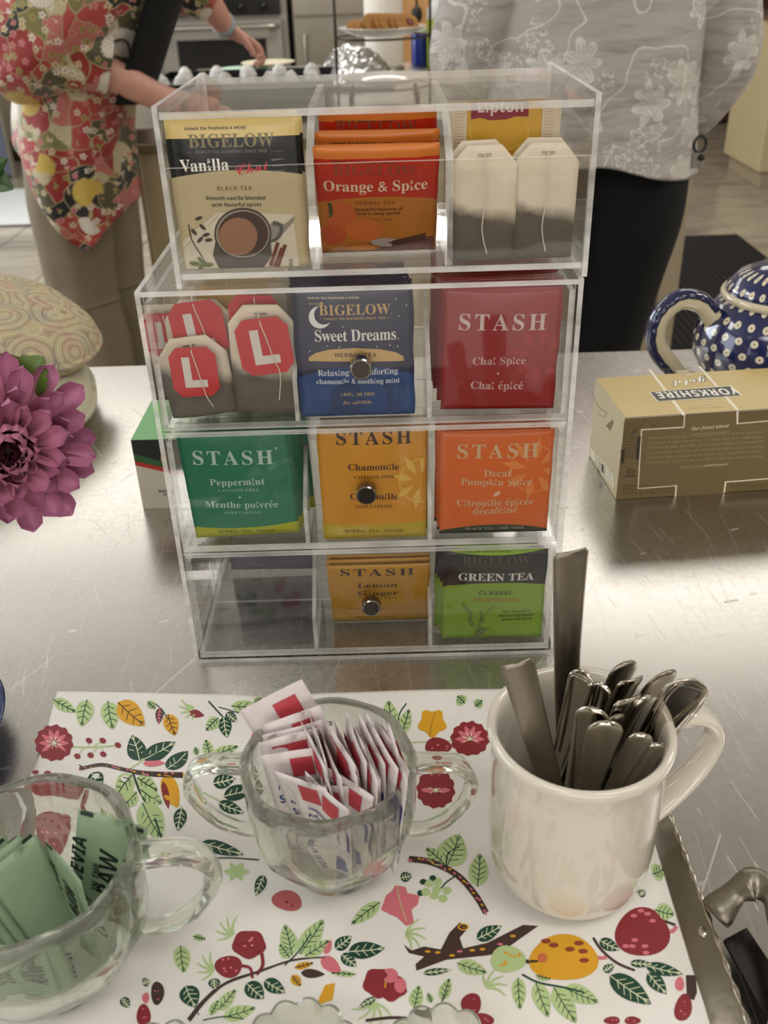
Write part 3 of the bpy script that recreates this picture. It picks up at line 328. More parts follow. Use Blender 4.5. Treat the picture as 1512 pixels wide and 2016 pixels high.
𝗚 &I$#T%c&I%E&H%4&D%$&>$r&5$h&+$^%x$W%j$T%W$S%F$U%*$]$m$j$Y$z$L%5$D%N$A%r$D%|$F&5$L&5%P%F%P%F%1%j%1%j$f%c$d%Z$c%P$c%F$d%=$f%5$k%/$p%*$w%%%%$|%:$|%Q%#%[%(%g%-%o%3%v%;%|%C&%%M&)%X&*%p&&&(%z&5&>&$&D%m&H
𝗛 &S$#0%(&G$[&G$[$D%($D%(%9%q%9%q$D&=$D&=&G%q&G%q%Y%(%Y
𝗜 %M$#0%E&G$L&G$L&1$d&&$d$f$L$Z$L$D%E$D%E$Z%0$f%0&&%E&1
𝗞 &:$#6%(&G$[&G$[$D%($D%(%,%8%7%i$D&:$D%S%P&:&G%j&G%7%d%5%_%2%[%0%W%-%T%+%P%(%M
𝗟 %{$#*%(&G$[&G$[$D%s$D%s$e%($e
𝗠 (($#<$[&G$[$D%#$D%#%[$}%d$}%q$|%v$|%z$}%z%N$D%s$D&G%z&H%z&H%v&G%q&G%[&F%T&F$D&k$D&k&G&6&G%c$p%b$p%6&G
𝗡 &a$#6$[&G$[$D%#$D%#%Z$}%d$}%m$|%u$}%u%s$D&I$D&I&G&&&G&&%2&(%)&(${&)$s&($s%2&G
𝗢 &[%#H%d&H%P&I%=&H%-&D$z&>$n&5$e&+$]%x$W%j$T%W$S%F$T%4$W%#$]$o$e$b$n$V$z$M%-$G%=$C%P$A%d$C%t$G&($M&3$V&<$b&C$o&H%#&K%4&M%F&K%W&H%i&C%x&<&+&3&5&(&>%t&D#<%A&(%P&*%_&(%l%}%t%t%z%h&#%W&$%F&#%4%z%$%t$s%l$j%_$e%P$c%A$e%6$j%-$s%&%$$}%4$|%F$}%W%&%h%-%t%6%}
𝗥 &9%#7$[&G$[$D%($D%(%1%=%1%i$D&9$D%^%:%j%@%t%I%x%N&#%Z&%%k&#%{%x&/%n&9%a&A%M&E%7&G#2%(&(%4&(%?&&%H&$%O%|%T%x%W%r%X%j%W%c%T%Z%I%R%@%P%5%O%(%O
𝗦 %x$#[%?&I%$&H$p&C$d&<$Y&2$S&$$R%h$S%a$]%O$g%F$u%=%-%5%=%,%F$|%G$v%F$q%D$l%A$h%<$e%5$c%#$c$l$g$c$k$X$n$P$r$P$L$a$F$r$C%*$A%=$C%N$H%[$P%f$Z%l$i%n$x%m%%%i%5%e%;%_%A%X%F%I%O%6%X%&%c$|%g$y%l$y%w%#&$%.&)%5&*%I&&%P&$%a%y%m&=%Q&F%H&H
𝗧 &$$#,%z&G$I&G$I&&$|&&$|$D%G$D%G&&%z&&
𝗨 &Q$#E%&&G$Y&G$Y%,$[$s$c$c$n$T$|$J%4$D%J$A%Y$B%i$E%u$J&$$Q&-$X&4$d&8$n&;$y&<%+&<&G%p&G%p%2%o%$%l$u%h$m%a$h%V$d%K$c%@$d%7$g%0$l%+$t%(%#%&%1
𝗪 (.$#G$k&G$D&G$t$D%E$D%^%J%a%R%a%V%e%h%f%s%h%p%h%l%l%Z%l%V%o%J&-$D&X$D(.&G&c&G&J%=&G%/&E%)&B$r&B$m&A$h&;%3&9%;%y&G%S&G%9%;%1$m%1$h%/$q%/$w%-$}%(%=
𝗬 &0$#-$o&G$D&G%&%0%&$D%M$D%M%2&0&G%a&G%:%U
𝗭 &$$#.%w&G$L&G$L&&%H&&$J$^$J$D%y$D%y$e$y$e%w&.
𝗮 &+%#N%H%x%.%y%$%x$m%t$e%q$[%m$j%R$p%T$v%W%6%]%A%Z%F%W%I%S%K%N%K%A%4%@${%?$l%;$_%5$U%-$P$|$O$o$P$a$T$T$[$L$e$F$o$C${$A%+$B%4$D%<$G%B$K%H$P%N$W%O$W%V$D%r$D%r%G%q%V%l%d%d%m%V%t#7%2%*%=%+%K%+%K$z%J$r%H$k%C$f%=$b%6$_%/$^%*$^%$$_$y$e$w$i$w$o$x$u$z$z%#%#%*%(
𝗯 &2%#D%$&R$X&R$X$D$v$D$|$S%$$S%-$K%3$G%9$D%A$B%K$A%Y$D%h$J%s$T%{$c&$$u&&%1&$%F%{%W%s%g%h%q%Z%w%L%y%B%x%:%v%4%s%.%o%$%e$}%e%#%h%#%q%$%v#<%(%I%+%P%0%U%7%X%@%Y%G%X%M%U%R%O%V%G%X%=%Y%1%X%$%V$u%R$l%M$f%G$c%@$b%7$c%0$f%+$l%&$t%$%$%$%5%%%@
𝗰 %o$#M%C%y%:%y%.%x$|%v$q%r$h%l$_%d$X%X$S%M$P%?$O%0$Q$s$W$b$b$R$o$I%#$C%7$A%O$D%[$H%c$L%c$n%[$j%U$g%I$c%B$b%:$b%2$c%+$f%$$l${$s$x$}$w%0$z%G%*%T%:%Y%?%Y%I%W%Z%Q%g%p%S%v%K%x
𝗱 &2%#D%y&R%R&R%R%v%S%q%S%l%T%e%S%e%J%o%D%s%=%v%5%x%,%y$w%w$j%q$_%g$V%W$Q%E$O%0$Q$u$V$c$_$S$j$I$w$C%+$A%4$B%<$D%C$G%M$P%R$V%S$V%Z$D%y$D#<%7%Y%A%X%I%T%N%N%Q%F%S%<%T%,%S${%Q$q%N$j%H$e%A$b%8$a%0$b%)$f%#$k$z$s$x$}$w%0$x%<$z%F%#%N%)%T%0%X
𝗲 &(%#L%I%w%8%y%+%x$z%u$p%q$g%k$^%c$W%W$S%L$P%>$O%/$P$z$S$m$X$b$a$W$i$O$s$I%#$E%0$B%=$A%X$D%h$H%o$K%o$j%_$d%P$_%H$_%?$^%5$_%-$c%%$h${$o$x$w$w%&%w%&%w%9%u%K%p%[%g%i%X%r#0%1%]%8%^%@%]%G%Y%L%T%O%N%Q%H%R%@$x%@$y%I$|%P%%%V
𝗳 %M$#?%=&S%,&S$v&O$o&L$e&B$b&:$_&1$_%w$I%m$I%Y$_%Y$_$D%+$D%+%Y%K%Y%K%w%+%w%+&*%,&.%1&4%:&6%E&5%O&2%X&N%O&P%J&R%C&R
𝗴 &2%#N%;%w%,%y$w%w$j%q$^%f$U%V$Q%E$O%0$Q$u$U$d$^$T$i$J$v$D%+$A%3$B%A$F%G$J%M$O%R$V%R$B%N$1%E$&%5#}$|$#$k$($X$.$X#j$a#g$i#e%)#b%3#b%G#d%X#i%h#q%q#}%w$2%y$D%y%w%W%w%T%e%S%e%I%p#6%8%Y%A%X%H%U%M%O%Q%H%S%=%T%+%S$y%Q$p%M$i%H$d%A$b%8$a%)$e$z$s$w%0$z%F%)%T
𝗵 &8$#A%$&R$X&R$X$D%$$D%$%:%+%N%1%T%8%X%B%Y%N%V%V%L%X%<%X$D&%$D&%%E&#%U%z%d%r%m%h%t%Z%x%M%y%=%w%6%t%/%p%$%e$}%e%#%l%#%x%$&$
𝗶 %8%#7$r&R$g&R$]&N$Y&K$W&F$V&@$W&:$Y&5$b&/$g&.$r&.$v&/${&2%#&5%%&:%&&@%%&F%#&K${&N#(%$%w$X%w$X$D%$$D
𝗷 %8%#7$r&R$g&R$]&N$Y&K$W&F$V&@$W&:$Y&5$b&/$g&.$r&.$v&/${&2%#&5%%&:%&&@%%&F%#&K${&N#:%$%w$X%w$X$;$W$3$U$.$R$*$J$%$?$%$7$($4$($4#e$;#c$?#c$D#b$M#b$W#c$c#e$k#h$v#r$z#x$}$%%$$5
𝗸 &/$#5%$&R$X&R$X$D%$$D%$$q%5$}%]$D&/$D%N%9&,%w%Z%w%+%A$}%6$}%;%#%A%#%K%$%P
𝗹 %8$#(%$&R$X&R$X$D%$$D
𝗺 (2$#T%K%y%;%w%4%t%-%p$}%e${%e$v%w$X%w$X$D%$$D%$%:%&%E%+%N%0%T%7%X%@%Y%K%V%R%L%U%<%U$D%|$D%|%=&(%O&-%U&4%X&=%Y&H%V&O%L&R%<&R$D&y$D&y%E&w%U&s%d&m%m&d%t&V%x&H%y&8%w&1%t&*%p&#%k%z%e%v%e%r%k%m%p%f%t%^%w
𝗻 &8$#A%[%x%M%y%=%w%5%t%.%p%(%k$}%e${%e$v%w$X%w$X$D%$$D%$%:%+%N%0%T%8%X%B%Y%I%X%O%V%S%R%V%L%X%E%X$D&%$D&%%E&#%U%z%d%r%m%h%t
𝗼 &/%#B%F%x%:%y%&%w$p%q$c%g$W%W$Q%E$O%1$P$|$S$o$X$d$_$X$h$P$q$J$|$E%-$B%9$A%L$D%]$J%l$T%v$d%|$v&#%1%}%?%z%L%u%W%o%b%g%j%]%q%Q%u#<%0%X%9%Y%B%X%J%U%O%O%S%G%U%=%V%1%U%#%S$t%O$l%J$f%B$c%:$b%0$c%)$f%#$l$z$t$x%#$w%1$x%=$z%G%#%O%)%U
𝗽 &2%#A%Z%w%L%y%B%x%:%v%4%s%.%o%$%e$}%e$x%w$X%w$X#b%$#b%$$E$}$S%$$S%3$G%:$D%A$B%K$A%Y$D%h$J%r$T%z$d&$$u&&%1&$%F%{%W%s%g%h%q#9%(%I%+%P%0%U%7%X%@%Y%N%U%V%G%Y%1%X%$%V$u%S$l%N$f%H$c%@$b%7$c%0$f%+$l%&$t%$%$%$%5%%%@
𝗿 %_$#9%C%x%;%v%4%r%-%l$}%_${%_$v%w$X%w$X$D%$$D%$%:%&%@%*%F%.%K%8%Q%>%S%D%T%R%T%V%S%X%x%P%y
𝘀 %j$#Z%6%y$x%x$k%u$_%p$V%h$Q%^$O%Q$Q%C$S%>$V%9$Z%5$h%-$w%%%$$}%4$u%8$q%:$m%8$d%2$_%,$^$y$^$q$_$a$d$P$j$P$J$V$G$f$C$m$B$u$B%$$A%6$C%E$F%P$M%X$U%^$b%a$o%^$}%W%-%M%5%G%9$}%I$w%N$v%S$x%X%#%[%-%]%?%Y%E%W%K%T%R%R%^%n%U%r%M%t%F%w
𝘁 %X$#D%)&:$k&:$_%w$J%j$J%Y$]%Y$]$f$_$[$c$S$g$M$l$I$y$C%.$A%5$B%<$B%B$C%G$E%L$F%Q$H%Q$f%M$d%I$c%E$c%=$a%9$a%1$c%-$e%)$l%)%Y%O%Y%O%w%)%w
𝘂 &8$#C%#%w$W%w$W$v$X$f$^$W$f$M$p$G$|$C%/$A%8$B%G$F%N$J%T$O%Y$V%[$V%b$D&$$D&$%w%X%w%X%4%W%&%U$v%Q$m%L$f%D$c%:$a%3$b%-$e%)$i%%$o%#%$
𝘃 %|$#2$m%w$D%w$z$D%F$D%|%w%S%w%9%&%4$n%4$e%3$e%2$i%2$m%/$|%-%&
𝘄 &l$#R$n%w$G%w$o$D%=$D%K%(%M%.%N%4%P%:%R%G%T%L%W%X%[%G%^%A%_%:%b%4%d%(%f$}%f$y%g$v%r$D&@$D&j%w&C%w&3%8&/%)&-$w&-$r&+$i&+$e&*$e&*$i&)$m&)$r&#%0&#%3%n%w%C%w%1%/%/%$%/${%-$s%,$e%+$e%*$i%*$m$}%8
𝘆 %|$#B$o%w$D%w$|$E$z$>$t$2$p$-$k$)$e$&$S$%$M$&$M#d$U#c$X#b$b#b$n#c$y#g%*#m%3#u%;$%%A$2%|%w%R%w%9%(%4$n%4$j%3$j%3$n%2$r%2$v%/%(
𝘇 %h$#.%]%w$O%w$O%X%2%X$K$Z$K$D%a$D%a$c$y$c%]%]
𝘼 &1%#,%;&G$5$D$]$D$s$q%S$q%V$D%|$D%j&G#0%L&*%M&*%L&$%M%z%M%k%N%f%Q%6%(%6%@%i%D%r%G%w%J&%
𝙀 %v$#0$r&G$K$D%V$D%^$e$x$e%(%9%d%9%k%X%/%X%7&(%x&(&#&G
𝙃 &C$#0%>&G$r&G$K$D$r$D%(%9%d%9%Q$D%y$D&D&G%y&G%j%Y%/%Y
𝙄 %L$#0%Z&G$e&G$_&1$s&&$X$f$A$Z$=$D%4$D%8$Z%$$f%>&&%U&1
𝙉 &Q$#7$r&G$K$D$n$D%%%@%,%e%,%j%.%u%/%u%[$D&,$D&R&G&1&G%y%J%w%E%r%(%r$}%p$u%o$u%D&G
𝙊 &J%#G%o&G%Z&I%J&H%<&E%/&?%#&8$t&/$e%s$^%f$Y%W$V%I$T%;$S%.$U$t$[$d$f$T$s$J%)$D%=$A%M$C%[$F%i$K%t$S&#$]&,$h&3$t&9%%&=%4&@%B&B%P&C%a&A%s&;&*&2&7&%&A#B%O&)%W&*%b&)%i&$%o%z%s%s%v%j%w%_%v%M%t%>%p%1%j%$%d$u%[$n%R$h%I$d%@$c%7$d%/$g%)$m%$$t$|$}${%.${%9%$%N%(%X%0%k%5%r%A%}%H&&
𝙋 &,%#9$r&G$K$D$r$D%$%,%F%,%b%2%m%8%v%?&#%G&)%Q&-%^&.%m&-%v&+&%&(&.%}&5%w&;%o&@%e&D%X&F%J&G#/%7&(%I&(%V&$%_%x%b%l%a%c%]%Y%V%S%N%N%E%K%,%K
𝙍 &,%#8%D&G$r&G$K$D$r$D%%%1%5%1%N$D%y$D%W%8%c%<%m%C%u%K%{%U&$%b&%%p&#&$%y&2%p&;%e&A%U&E#0%7&(%@&(%M&$%U%y%X%n%W%e%T%]%O%V%H%R%@%P%6%O%-%O
𝙎 %s$#e%L&I%C&I%7&H%,&F$}&B$t&=$g&/$c&%$a%w$_%m$_%e$d%U$h%P$k%J$t%A%#%9%0%1%4%-%7%(%9$}%:$v%9$p%6$k%2$h%,$e%$$c$o$c$h$d$a$f$P$l$I$p$I$M$O$I$f$C$w$A%($B%4$D%H$L%P$R%V$Z%[$e%_$o%b${%a%+%]%4%X%<%R%D%K%K%6%Z%2%_%/%e%-%j%,%p%-%u%/%z%7&&%=&)%C&*%Z&%%h%{%v&=%g&D%U&H
𝙏 %s$#,&+&G$a&G$Y&&%,&&$g$D%2$D%Q&&&#&&
𝙑 &($#1%&&G$[&G$l$D%;$D&>&G%r&G%;%3%6%(%4$|%1$v%.$k%-$k%-%3
𝙒 &v$#D%%&G$[&G$b$D%1$D%_%O%i%j%j%j%i%d%i%O%j%G%j%=%l$D&<$D(3&G&g&G&=%=&2${&0$t&-$m&,$m&-$q&-%;&+&G%d&G%5%;%2%5%-%(%+$z%%$m%$$m%$$s%%${
𝙗 &)%#H%>&R$s&R$I$D$g$D$n$V$o$V$r$P$v$K${$G%&$D%.$B%7$A%@$B%I$E%X$O%g$a%l$j%p$t%v%/%x%F%w%Q%u%Z%r%d%n%k%d%t%]%w%O%y%G%x%A%v%;%s%1%j%-%d%,%d%.%l%0%p%6&/#9%*%I%-%N%1%S%;%Y%A%Y%I%W%O%P%Q%D%N%.%J${%D$o%=$g%5$b%0$a%+$b%&$d${$k$y$w$y$|${%.%&%B
𝙙 &)%#H&0&R%e&R%Z&%%X%y%W%j%V%e%U%e%R%j%J%s%D%v%>%x%6%y%-%x%#%u$v%q$h%d$b%Z$[%Q$W%G$Q%1$O$u$Q$_$T$V$Y$P$^$J$e$F$q$B$x$A%%$B%-$D%4$G%:$K%E$V%F$V%C$D%a$D#9%A%Y%F%W%L%O%N%D%M%?%M%9%L%2%F$x%@$m%8$d%3$b%-$a%#$d$x$k$v$w$w%#$w%+$}%@%,%P%4%W%8%Y
𝙚 %y%#M%Q%x%C%y%7%x%,%v$|%r$k%f$d%]$]%S$T%?$Q%5$O$x$Q$h$V$Y$_$O$k$G$x$C%-$A%G$D%N$F%^$L%^$j%U$f%B$_%;$_%4$^%-$_%&$b$|$f$y$k$w$p$v$|%;%#%N%(%_%/%j%9%q%D%s%R%r%]%n%g%h%n%^%t#1%A%^%H%[%L%W%N%Q%M%K%J%F%=%>%3%<$z%;$|%A%(%M%/%U%8%[
𝙛 %I$#L%H&S%;&R%0&O%&&I$z&A$t&6$m%w$U%l$Q%Y$g%Y$L$;$H$/$@$($7$%$3$%$)$($)#e$/#c$6#b$>#b$H#c$Q#e$X#h$e#r$j#x$p$-$r$5%2%Y%M%Y%S%w%8%w%;&)%?&1%B&4%K&6%S&5%[&2%g&M%W&R%R&S
𝙞 %6%#7%.&R$x&P$s&M$p&H$n&C$m&=$n&8$p&4$v&/${&.%-&.%2&0%9&8%;&=%<&C%;&H%9&L%6&O%2&Q#(%2%w$h%w$I$D$o$D
𝙡 %6$#(%>&R$s&R$I$D$o$D
𝙢 &x$#_%]%x%S%y%J%x%B%v%:%q%4%l%(%[%&%[%*%w$h%w$I$D$o$D${%$%#%.%%%7%)%?%1%M%5%R%:%V%?%X%D%Y%K%X%O%S%P%F%N%<%=$D%d$D%p%$%r%.%{%G&$%M&.%V&3%X&9%Y&?%X&C%S&E%J&D%F&D%A&C%<&2$D&W$D&i%:&l%P&k%[&h%f&c%n&Z%t&R%x&H%y&>%x&6%v&(%l%v%[%u%[%s%e%k%r%e%v
𝙣 &+$#E%_%x%S%y%J%x%B%v%:%q%4%l%(%[%&%[%*%w$h%w$I$D$o$D${%$%#%.%%%7%)%?%1%M%5%R%:%V%?%X%D%Y%K%X%P%S%Q%F%?$D%e$D%v%:%x%I%x%P%w%[%t%f%p%n%i%t
𝙧 %U$#9%J%x%B%v%;%r%4%l%(%[%&%[%*%w$h%w$I$D$o$D$|%)%%%6%+%A%2%I%9%O%A%S%Q%T%W%R%a%x%[%x%W%y
𝙨 %d$#X%9%y$|%x$o%t$e%n$[%e$W%Y$U%L$V%C$X%<$c%1$j%,$r%(%($w%,$q%+$i%)$e${$_$u$^$i$^$b$_$S$d$G$j$G$J$M$G$Y$C$b$B$i$B$r$A%($C%6$G%B$N%J$W%P$e%Q$s%P$|%N%)%I%0%=%:%5%?%.%B%#%J$|%P%#%V%&%Y%2%]%B%Y%G%V%L%T%Q%Q%^%n%O%t%@%x
𝙩 %S$#B%;&:$}&:$m%w$S%m$P%Y$d%Y$T$q$S$l$S$c$T$V$W$N$]$H$n$B$x$A%$$B%+$B%1$C%?$H%?$f%8$c%.$a%($a$}$c$z$g$z$n${$q%/%Y%Q%Y%W%w%5%w
𝙪 &+$#E%1%w$f%w$T%+$T%%$R$v$R$_$U$T$Z$L$c$F$l$C$v$A%$$B%.$E%5$I%<$O%B$V%G$^%H$^%F$D%d$D&&%w%Z%w%N%<%L%3%F$|%?$n%6$d%1$b%+$a%#$c$y$h$x$t$z%$
𝟎 %z%#D%@&H%2&I%#&H$r&D$h&>$_&5$W&+$R%x$O%j$M%W$M%4$O%#$R$o$W$b$_$V$h$M$r$G%#$C%2$A%@$C%K$G%U$M%^$V%f$b%k$o%q%4%q%W%k%x%f&+%^&5%U&>%L&D#<%*&7%2&9%:&7%@&0%D&$%G%p%H%]%I%F%H%/%G$w%D$h%@$[%:$T%2$R%*$T%#$[$z$h$w$w$v%/$u%F$v%]$w%p$z&$%#&0
𝟏 %z$#>%K&H%/&H$o&5$a&-$O&&$O%|$P%w$V%q$Y%o$^%o$d%p$i%r$s%{%$&/%$$]%#$X$z$S$s$Q$]$Q$]$D%n$D%n$Q%W$Q%O$S%L$Y%K$^
𝟒 %z%#:%6&G$G%*$G$u%5$u%5$e%4$]%2$W%/$T$z$Q$s$Q$s$D%s$D%s$Q%a$T%]$W%Z$]%Y$e%Y$u%u$u%u%+%Y%+%Y&G#-%6&/%6&&%5%y%5%+$Y%+$}%e%1%}%2&&%4&*
𝟓 %z$#c$[&G$S%H$a%D$m%G$q%G$v%H%,%G%5%D%;%?%@%8%C%.%D$}%D$t%@$e%=$_%5$W%+$S%%$S$t$U$o$X$i$a$e$j$d$n$d$s$]$s$T$o$P$k$N$b$P$V$S$Q$]$I$n$C%)$A%8$C%G$G%O$J%U$N%[$S%g$b%j$j%l$s%m$}%k%3%e%A%Y%K%L%S%=%W%*%Y%$%X$z%X$u%W$p%W$i%U$m&+%K&+%O&)%Q&&%S%|%U%s%e%s%d&G
𝟕 %z$#0$P&G$O%l$_%l$b%y$d&%$i&*$p&+%X&+$o$D%*$D%r&:%r&G
𝟬 %}%#B%G&G%3&I%$&H$s&D$i&>$_&6$X&+$S%y$P%j$N%X$M%E$O%+$T$n$]$Z$j$L$z$D%3$A%B$C%N$F%X$M%b$U%i$a%n$n%q$}%s%3%t%E%r%b%m%y%e&1%V&>#:%3&+%<&)%B&#%G%u%J%i%L%X%L%2%J$}%G$q%B$i%<$d%3$b%+$d%#$i$z$q$w$}$u%3$u%X$w%i$z%u%#&#%+&)
𝟭 %}$#-%S&G%4&G$S%s$g%Z%)%s%/%y%.%s%.$D%S$D
𝟰 %}%#/%c&G%?&G$H%+$H$k%=$k%=$D%c$D%c$k%y$k%y%.%c%.#,%>%u%>%p%=%l%=%.$l%.%2%b%:%o%;%r
𝟱 %}$#N$[&G$T%D$e%<$v%?${%?%%%@%:%=%F%4%J%$%I$v%F$o%A$i%:$e%1$c%&$b$q$d$_$h$P$n$P$K$W$H$h$D%($A%>$C%P$I%_$R%j$a%p$p%r%(%q%3%n%=%j%F%e%M%]%S%T%X%K%[%A%^%-%_$}%]$z%]%#&&%e&&%e&G
𝟵 %}%#V%=&H%1&I$y&G$k&A$]&8$S&,$N%v$L%e$N%R$R%D$Z%9$f%1$r%,%%%*%1%+%9%-%@%0%J%9%N%?%O%?%N%4%J$|%@$m%8$h%/$d%#$b$i$a$e$b$a$b$Y$d$Y$C$o$B$s$A%&$B%3$D%>$G%Q$Q%_$a%f$i%j$q%p%*%r%4%t%H%s%e%p%t%k&%%e&1%[&:%R&@%H&E#7%+&)%2&*%7&*%<&(%A&$%J%r%M%b%K%X%I%T%C%M%6%G%)%H$}%J$u%T$s%[$s%o$v%w$z%}%$&&'''

from mathutils.geometry import tessellate_polygon
GA = ''.join(chr(c) for c in range(35, 127) if chr(c) not in "'\"\\`")[:88]; GI = {c: i for i, c in enumerate(GA)}
def load_glyphs():
    d2 = lambda s, i: GI[s[i]]*88+GI[s[i+1]]-120
    for ln in GD.split('\n'):
        ch, s = ln[0], ln[2:]; adv = d2(s, 0)/250; nl = GI[s[2]]; i = 3; loops = []
        for _ in range(nl):
            n = d2(s, i)+120; i += 2; lp = []
            for _ in range(n): lp.append(V((d2(s, i)/250, d2(s, i+2)/250, 0))); i += 4
            loops.append(lp)
        vs = [(p.x, p.y) for lp in loops for p in lp]; fs = []
        for t in tessellate_polygon(loops):
            A_ = (vs[t[1]][0]-vs[t[0]][0])*(vs[t[2]][1]-vs[t[0]][1])-(vs[t[2]][0]-vs[t[0]][0])*(vs[t[1]][1]-vs[t[0]][1])
            fs.append(tuple(t) if A_ > 0 else tuple(t[::-1]))
        GL[ch] = (vs, fs, adv)
load_glyphs()
ACC = {'é': ('e', 1), 'É': ('E', 1)}
def layout(s, st='sans', space=0.):
    """2D triangles of a line of lettering, cap height about .7"""
    x = 0; V2 = []; F2 = []
    for raw in s:
        ch = ACC[raw][0] if raw in ACC else raw
        if ch == ' ': x += .28+space; continue
        g = GL.get(sty(ch, st)[0]) or GL.get(ch)
        if g is None: continue
        b = len(V2); V2 += [(p[0]+x, p[1]) for p in g[0]]; F2 += [tuple(i+b for i in f) for f in g[1]]
        if raw in ACC:
            h = .95 if raw == 'É' or raw.isupper() else .58; w2 = x+g[2]*.5; b = len(V2)
            V2 += [(w2-.06, h-.04), (w2+.02, h-.04), (w2+.16, h+.16), (w2+.04, h+.16)]; F2.append((b, b+1, b+2, b+3))
        x += g[2]+space
    return V2, F2, max(x-space, .01)

class Plane:
    def __init__(s, o, ex, ey): s.o = V(o); s.ex = V(ex).normalized(); s.ey = V(ey).normalized(); s.n = s.ex.cross(s.ey).normalized()
    def px(s, u, v):
        d = ray(u, v); t = (s.o-CP).dot(s.n)/d.dot(s.n); q = CP+d*t-s.o; return (q.dot(s.ex), q.dot(s.ey))
    def pt(s, a, b, h=0): return s.o+s.ex*a+s.ey*b+s.n*h
class Print:
    """flat printed marks lying on a plane (optionally following its relief)"""
    def __init__(s, pl, warp=None, h=.00012, dh=.00004, local=None, clip=None):
        s.pl = pl; s.warp = warp; s.h = h; s.dh = dh; s.mb = MB(); s.mats = []; s.lay = 0; s.local = local; s.clip = clip
    def mi(s, col):
        m = ink(col) if isinstance(col, str) else col
        if m not in s.mats: s.mats.append(m)
        return s.mats.index(m)
    def P(s, a, b):
        hh = s.h+s.dh*s.lay+(s.warp(a, b) if s.warp else 0)
        if s.local:
            if s.lim: a = max(-s.lim[0], min(s.lim[0], a)); b = max(.0006, min(s.lim[1], b))
            return s.local(a, b, hh)
        return s.pl.pt(a, b, hh)
    def ab(s, p): return s.pl.px(*p) if s.pxmode else p
    pxmode = True; lim = None
    def poly(s, pts, col):
        q = [s.ab(p) for p in pts]
        A = sum(q[i][0]*q[(i+1) % len(q)][1]-q[(i+1) % len(q)][0]*q[i][1] for i in range(len(q)))
        if A < 0: q = q[::-1]
        if s.warp is None: s.mb.add([s.P(*p) for p in q], [tuple(range(len(q)))], s.mi(col)); return s
        todo = [[q[i] for i in t] for t in tessellate_polygon([[V((a, b, 0)) for a, b in q]])]; done = []
        while todo:   # follow the bulge of the packet
            t = todo.pop(); e = [math.dist(t[i], t[(i+1) % 3]) for i in range(3)]; k = e.index(max(e))
            if e[k] < .0045: done.append(t); continue
            a, b, c = t[k], t[(k+1) % 3], t[(k+2) % 3]; m_ = ((a[0]+b[0])/2, (a[1]+b[1])/2); todo += [[a, m_, c], [m_, b, c]]
        for t in done: s.mb.add([s.P(*p) for p in t], [(0, 1, 2)], s.mi(col))
        return s
    def fan(s, c, ring, col, sub=1):
        c = s.ab(c); q = [s.ab(p) for p in ring]; n = len(q); vs = [s.P(*c)]; fs = []
        for k in range(1, sub+1):
            for p in q: t = k/sub; vs.append(s.P(c[0]+(p[0]-c[0])*t, c[1]+(p[1]-c[1])*t))
        A = sum(q[i][0]*q[(i+1) % n][1]-q[(i+1) % n][0]*q[i][1] for i in range(n)); rev = A < 0
        for i in range(n):
            j = (i+1) % n; fs.append((0, 1+i, 1+j))
            for k in range(1, sub): a = 1+(k-1)*n; b = 1+k*n; fs.append((a+i, b+i, b+j, a+j))
        if rev: fs = [f[::-1] for f in fs]
        s.mb.add(vs, fs, s.mi(col)); return s
    def disc(s, c, rx, ry, col, n=20, rot=0, sub=1, wob=0, k=5, seed=0):
        ring = []
        for i in range(n):
            a = 2*PI*i/n; rr = 1+wob*math.sin(k*a+seed); x = rx*math.cos(a)*rr; y = ry*math.sin(a)*rr
            ring.append((c[0]+x*math.cos(rot)-y*math.sin(rot), c[1]+x*math.sin(rot)+y*math.cos(rot)))
        return s.fan(c, ring, col, sub)
    def rect(s, x0, y0, x1, y1, col, nx=1, ny=1):
        for i in range(nx):
            for j in range(ny):
                a0, a1 = x0+(x1-x0)*i/nx, x0+(x1-x0)*(i+1)/nx; b0, b1 = y0+(y1-y0)*j/ny, y0+(y1-y0)*(j+1)/ny
                s.poly([(a0, b0), (a1, b0), (a1, b1), (a0, b1)], col)
        return s
    def line(s, pts, w, col, sm=0, taper=False):
        """w in the same units as pts"""
        if sm: pts = [(p.x, p.y) for p in smoothpath([(a, b, 0) for a, b in pts], sm)]
        L = []; Rr = []; n = len(pts)
        for i, p in enumerate(pts):
            a = pts[max(i-1, 0)]; b = pts[min(i+1, n-1)]; dx, dy = b[0]-a[0], b[1]-a[1]; d = math.hypot(dx, dy) or 1
            ww = (w[i*len(w)//n] if isinstance(w, (list, tuple)) else w)/2*(1-.75*i/(n-1) if taper else 1)
            L.append((p[0]-dy/d*ww, p[1]+dx/d*ww)); Rr.append((p[0]+dy/d*ww, p[1]-dx/d*ww))
        q = [s.P(*s.ab(p)) for p in L]+[s.P(*s.ab(p)) for p in Rr]
        fs = [(i, i+1, n+i+1, n+i) for i in range(n-1)]
        a, b, c_ = V(q[0]), V(q[1]), V(q[n])
        s.mb.add(q, fs, s.mi(col)); return s
    def text(s, txt, p0, p1, col, st='sans', space=0., asp=1., shear=0., h=None, out=0):
        """baseline from p0 to p1; asp scales the height against the natural one; h sets the cap height outright (plane units)"""
        V2, F2, W = layout(txt, st, space); a = V(s.ab(p0)+(0,)); b = V(s.ab(p1)+(0,)); d = (b-a); L = d.length; d.normalize()
        if L == 0: return s
        k = L/W; ky = k*asp if h is None else h/.7; nrm = V((-d.y, d.x, 0))
        q = [a+d*(x*k+shear*y*ky)+nrm*(y*ky) for x, y in V2]
        s.mb.add([s.P(p.x, p.y) for p in q], F2, s.mi(col)); return s
    def up(s, n=1): s.lay += n; return s
    def build(s, name, parent, label=None, world=True):
        return s.mb.build(name, s.mats, parent, world=world, label=label) if s.mb.v else None

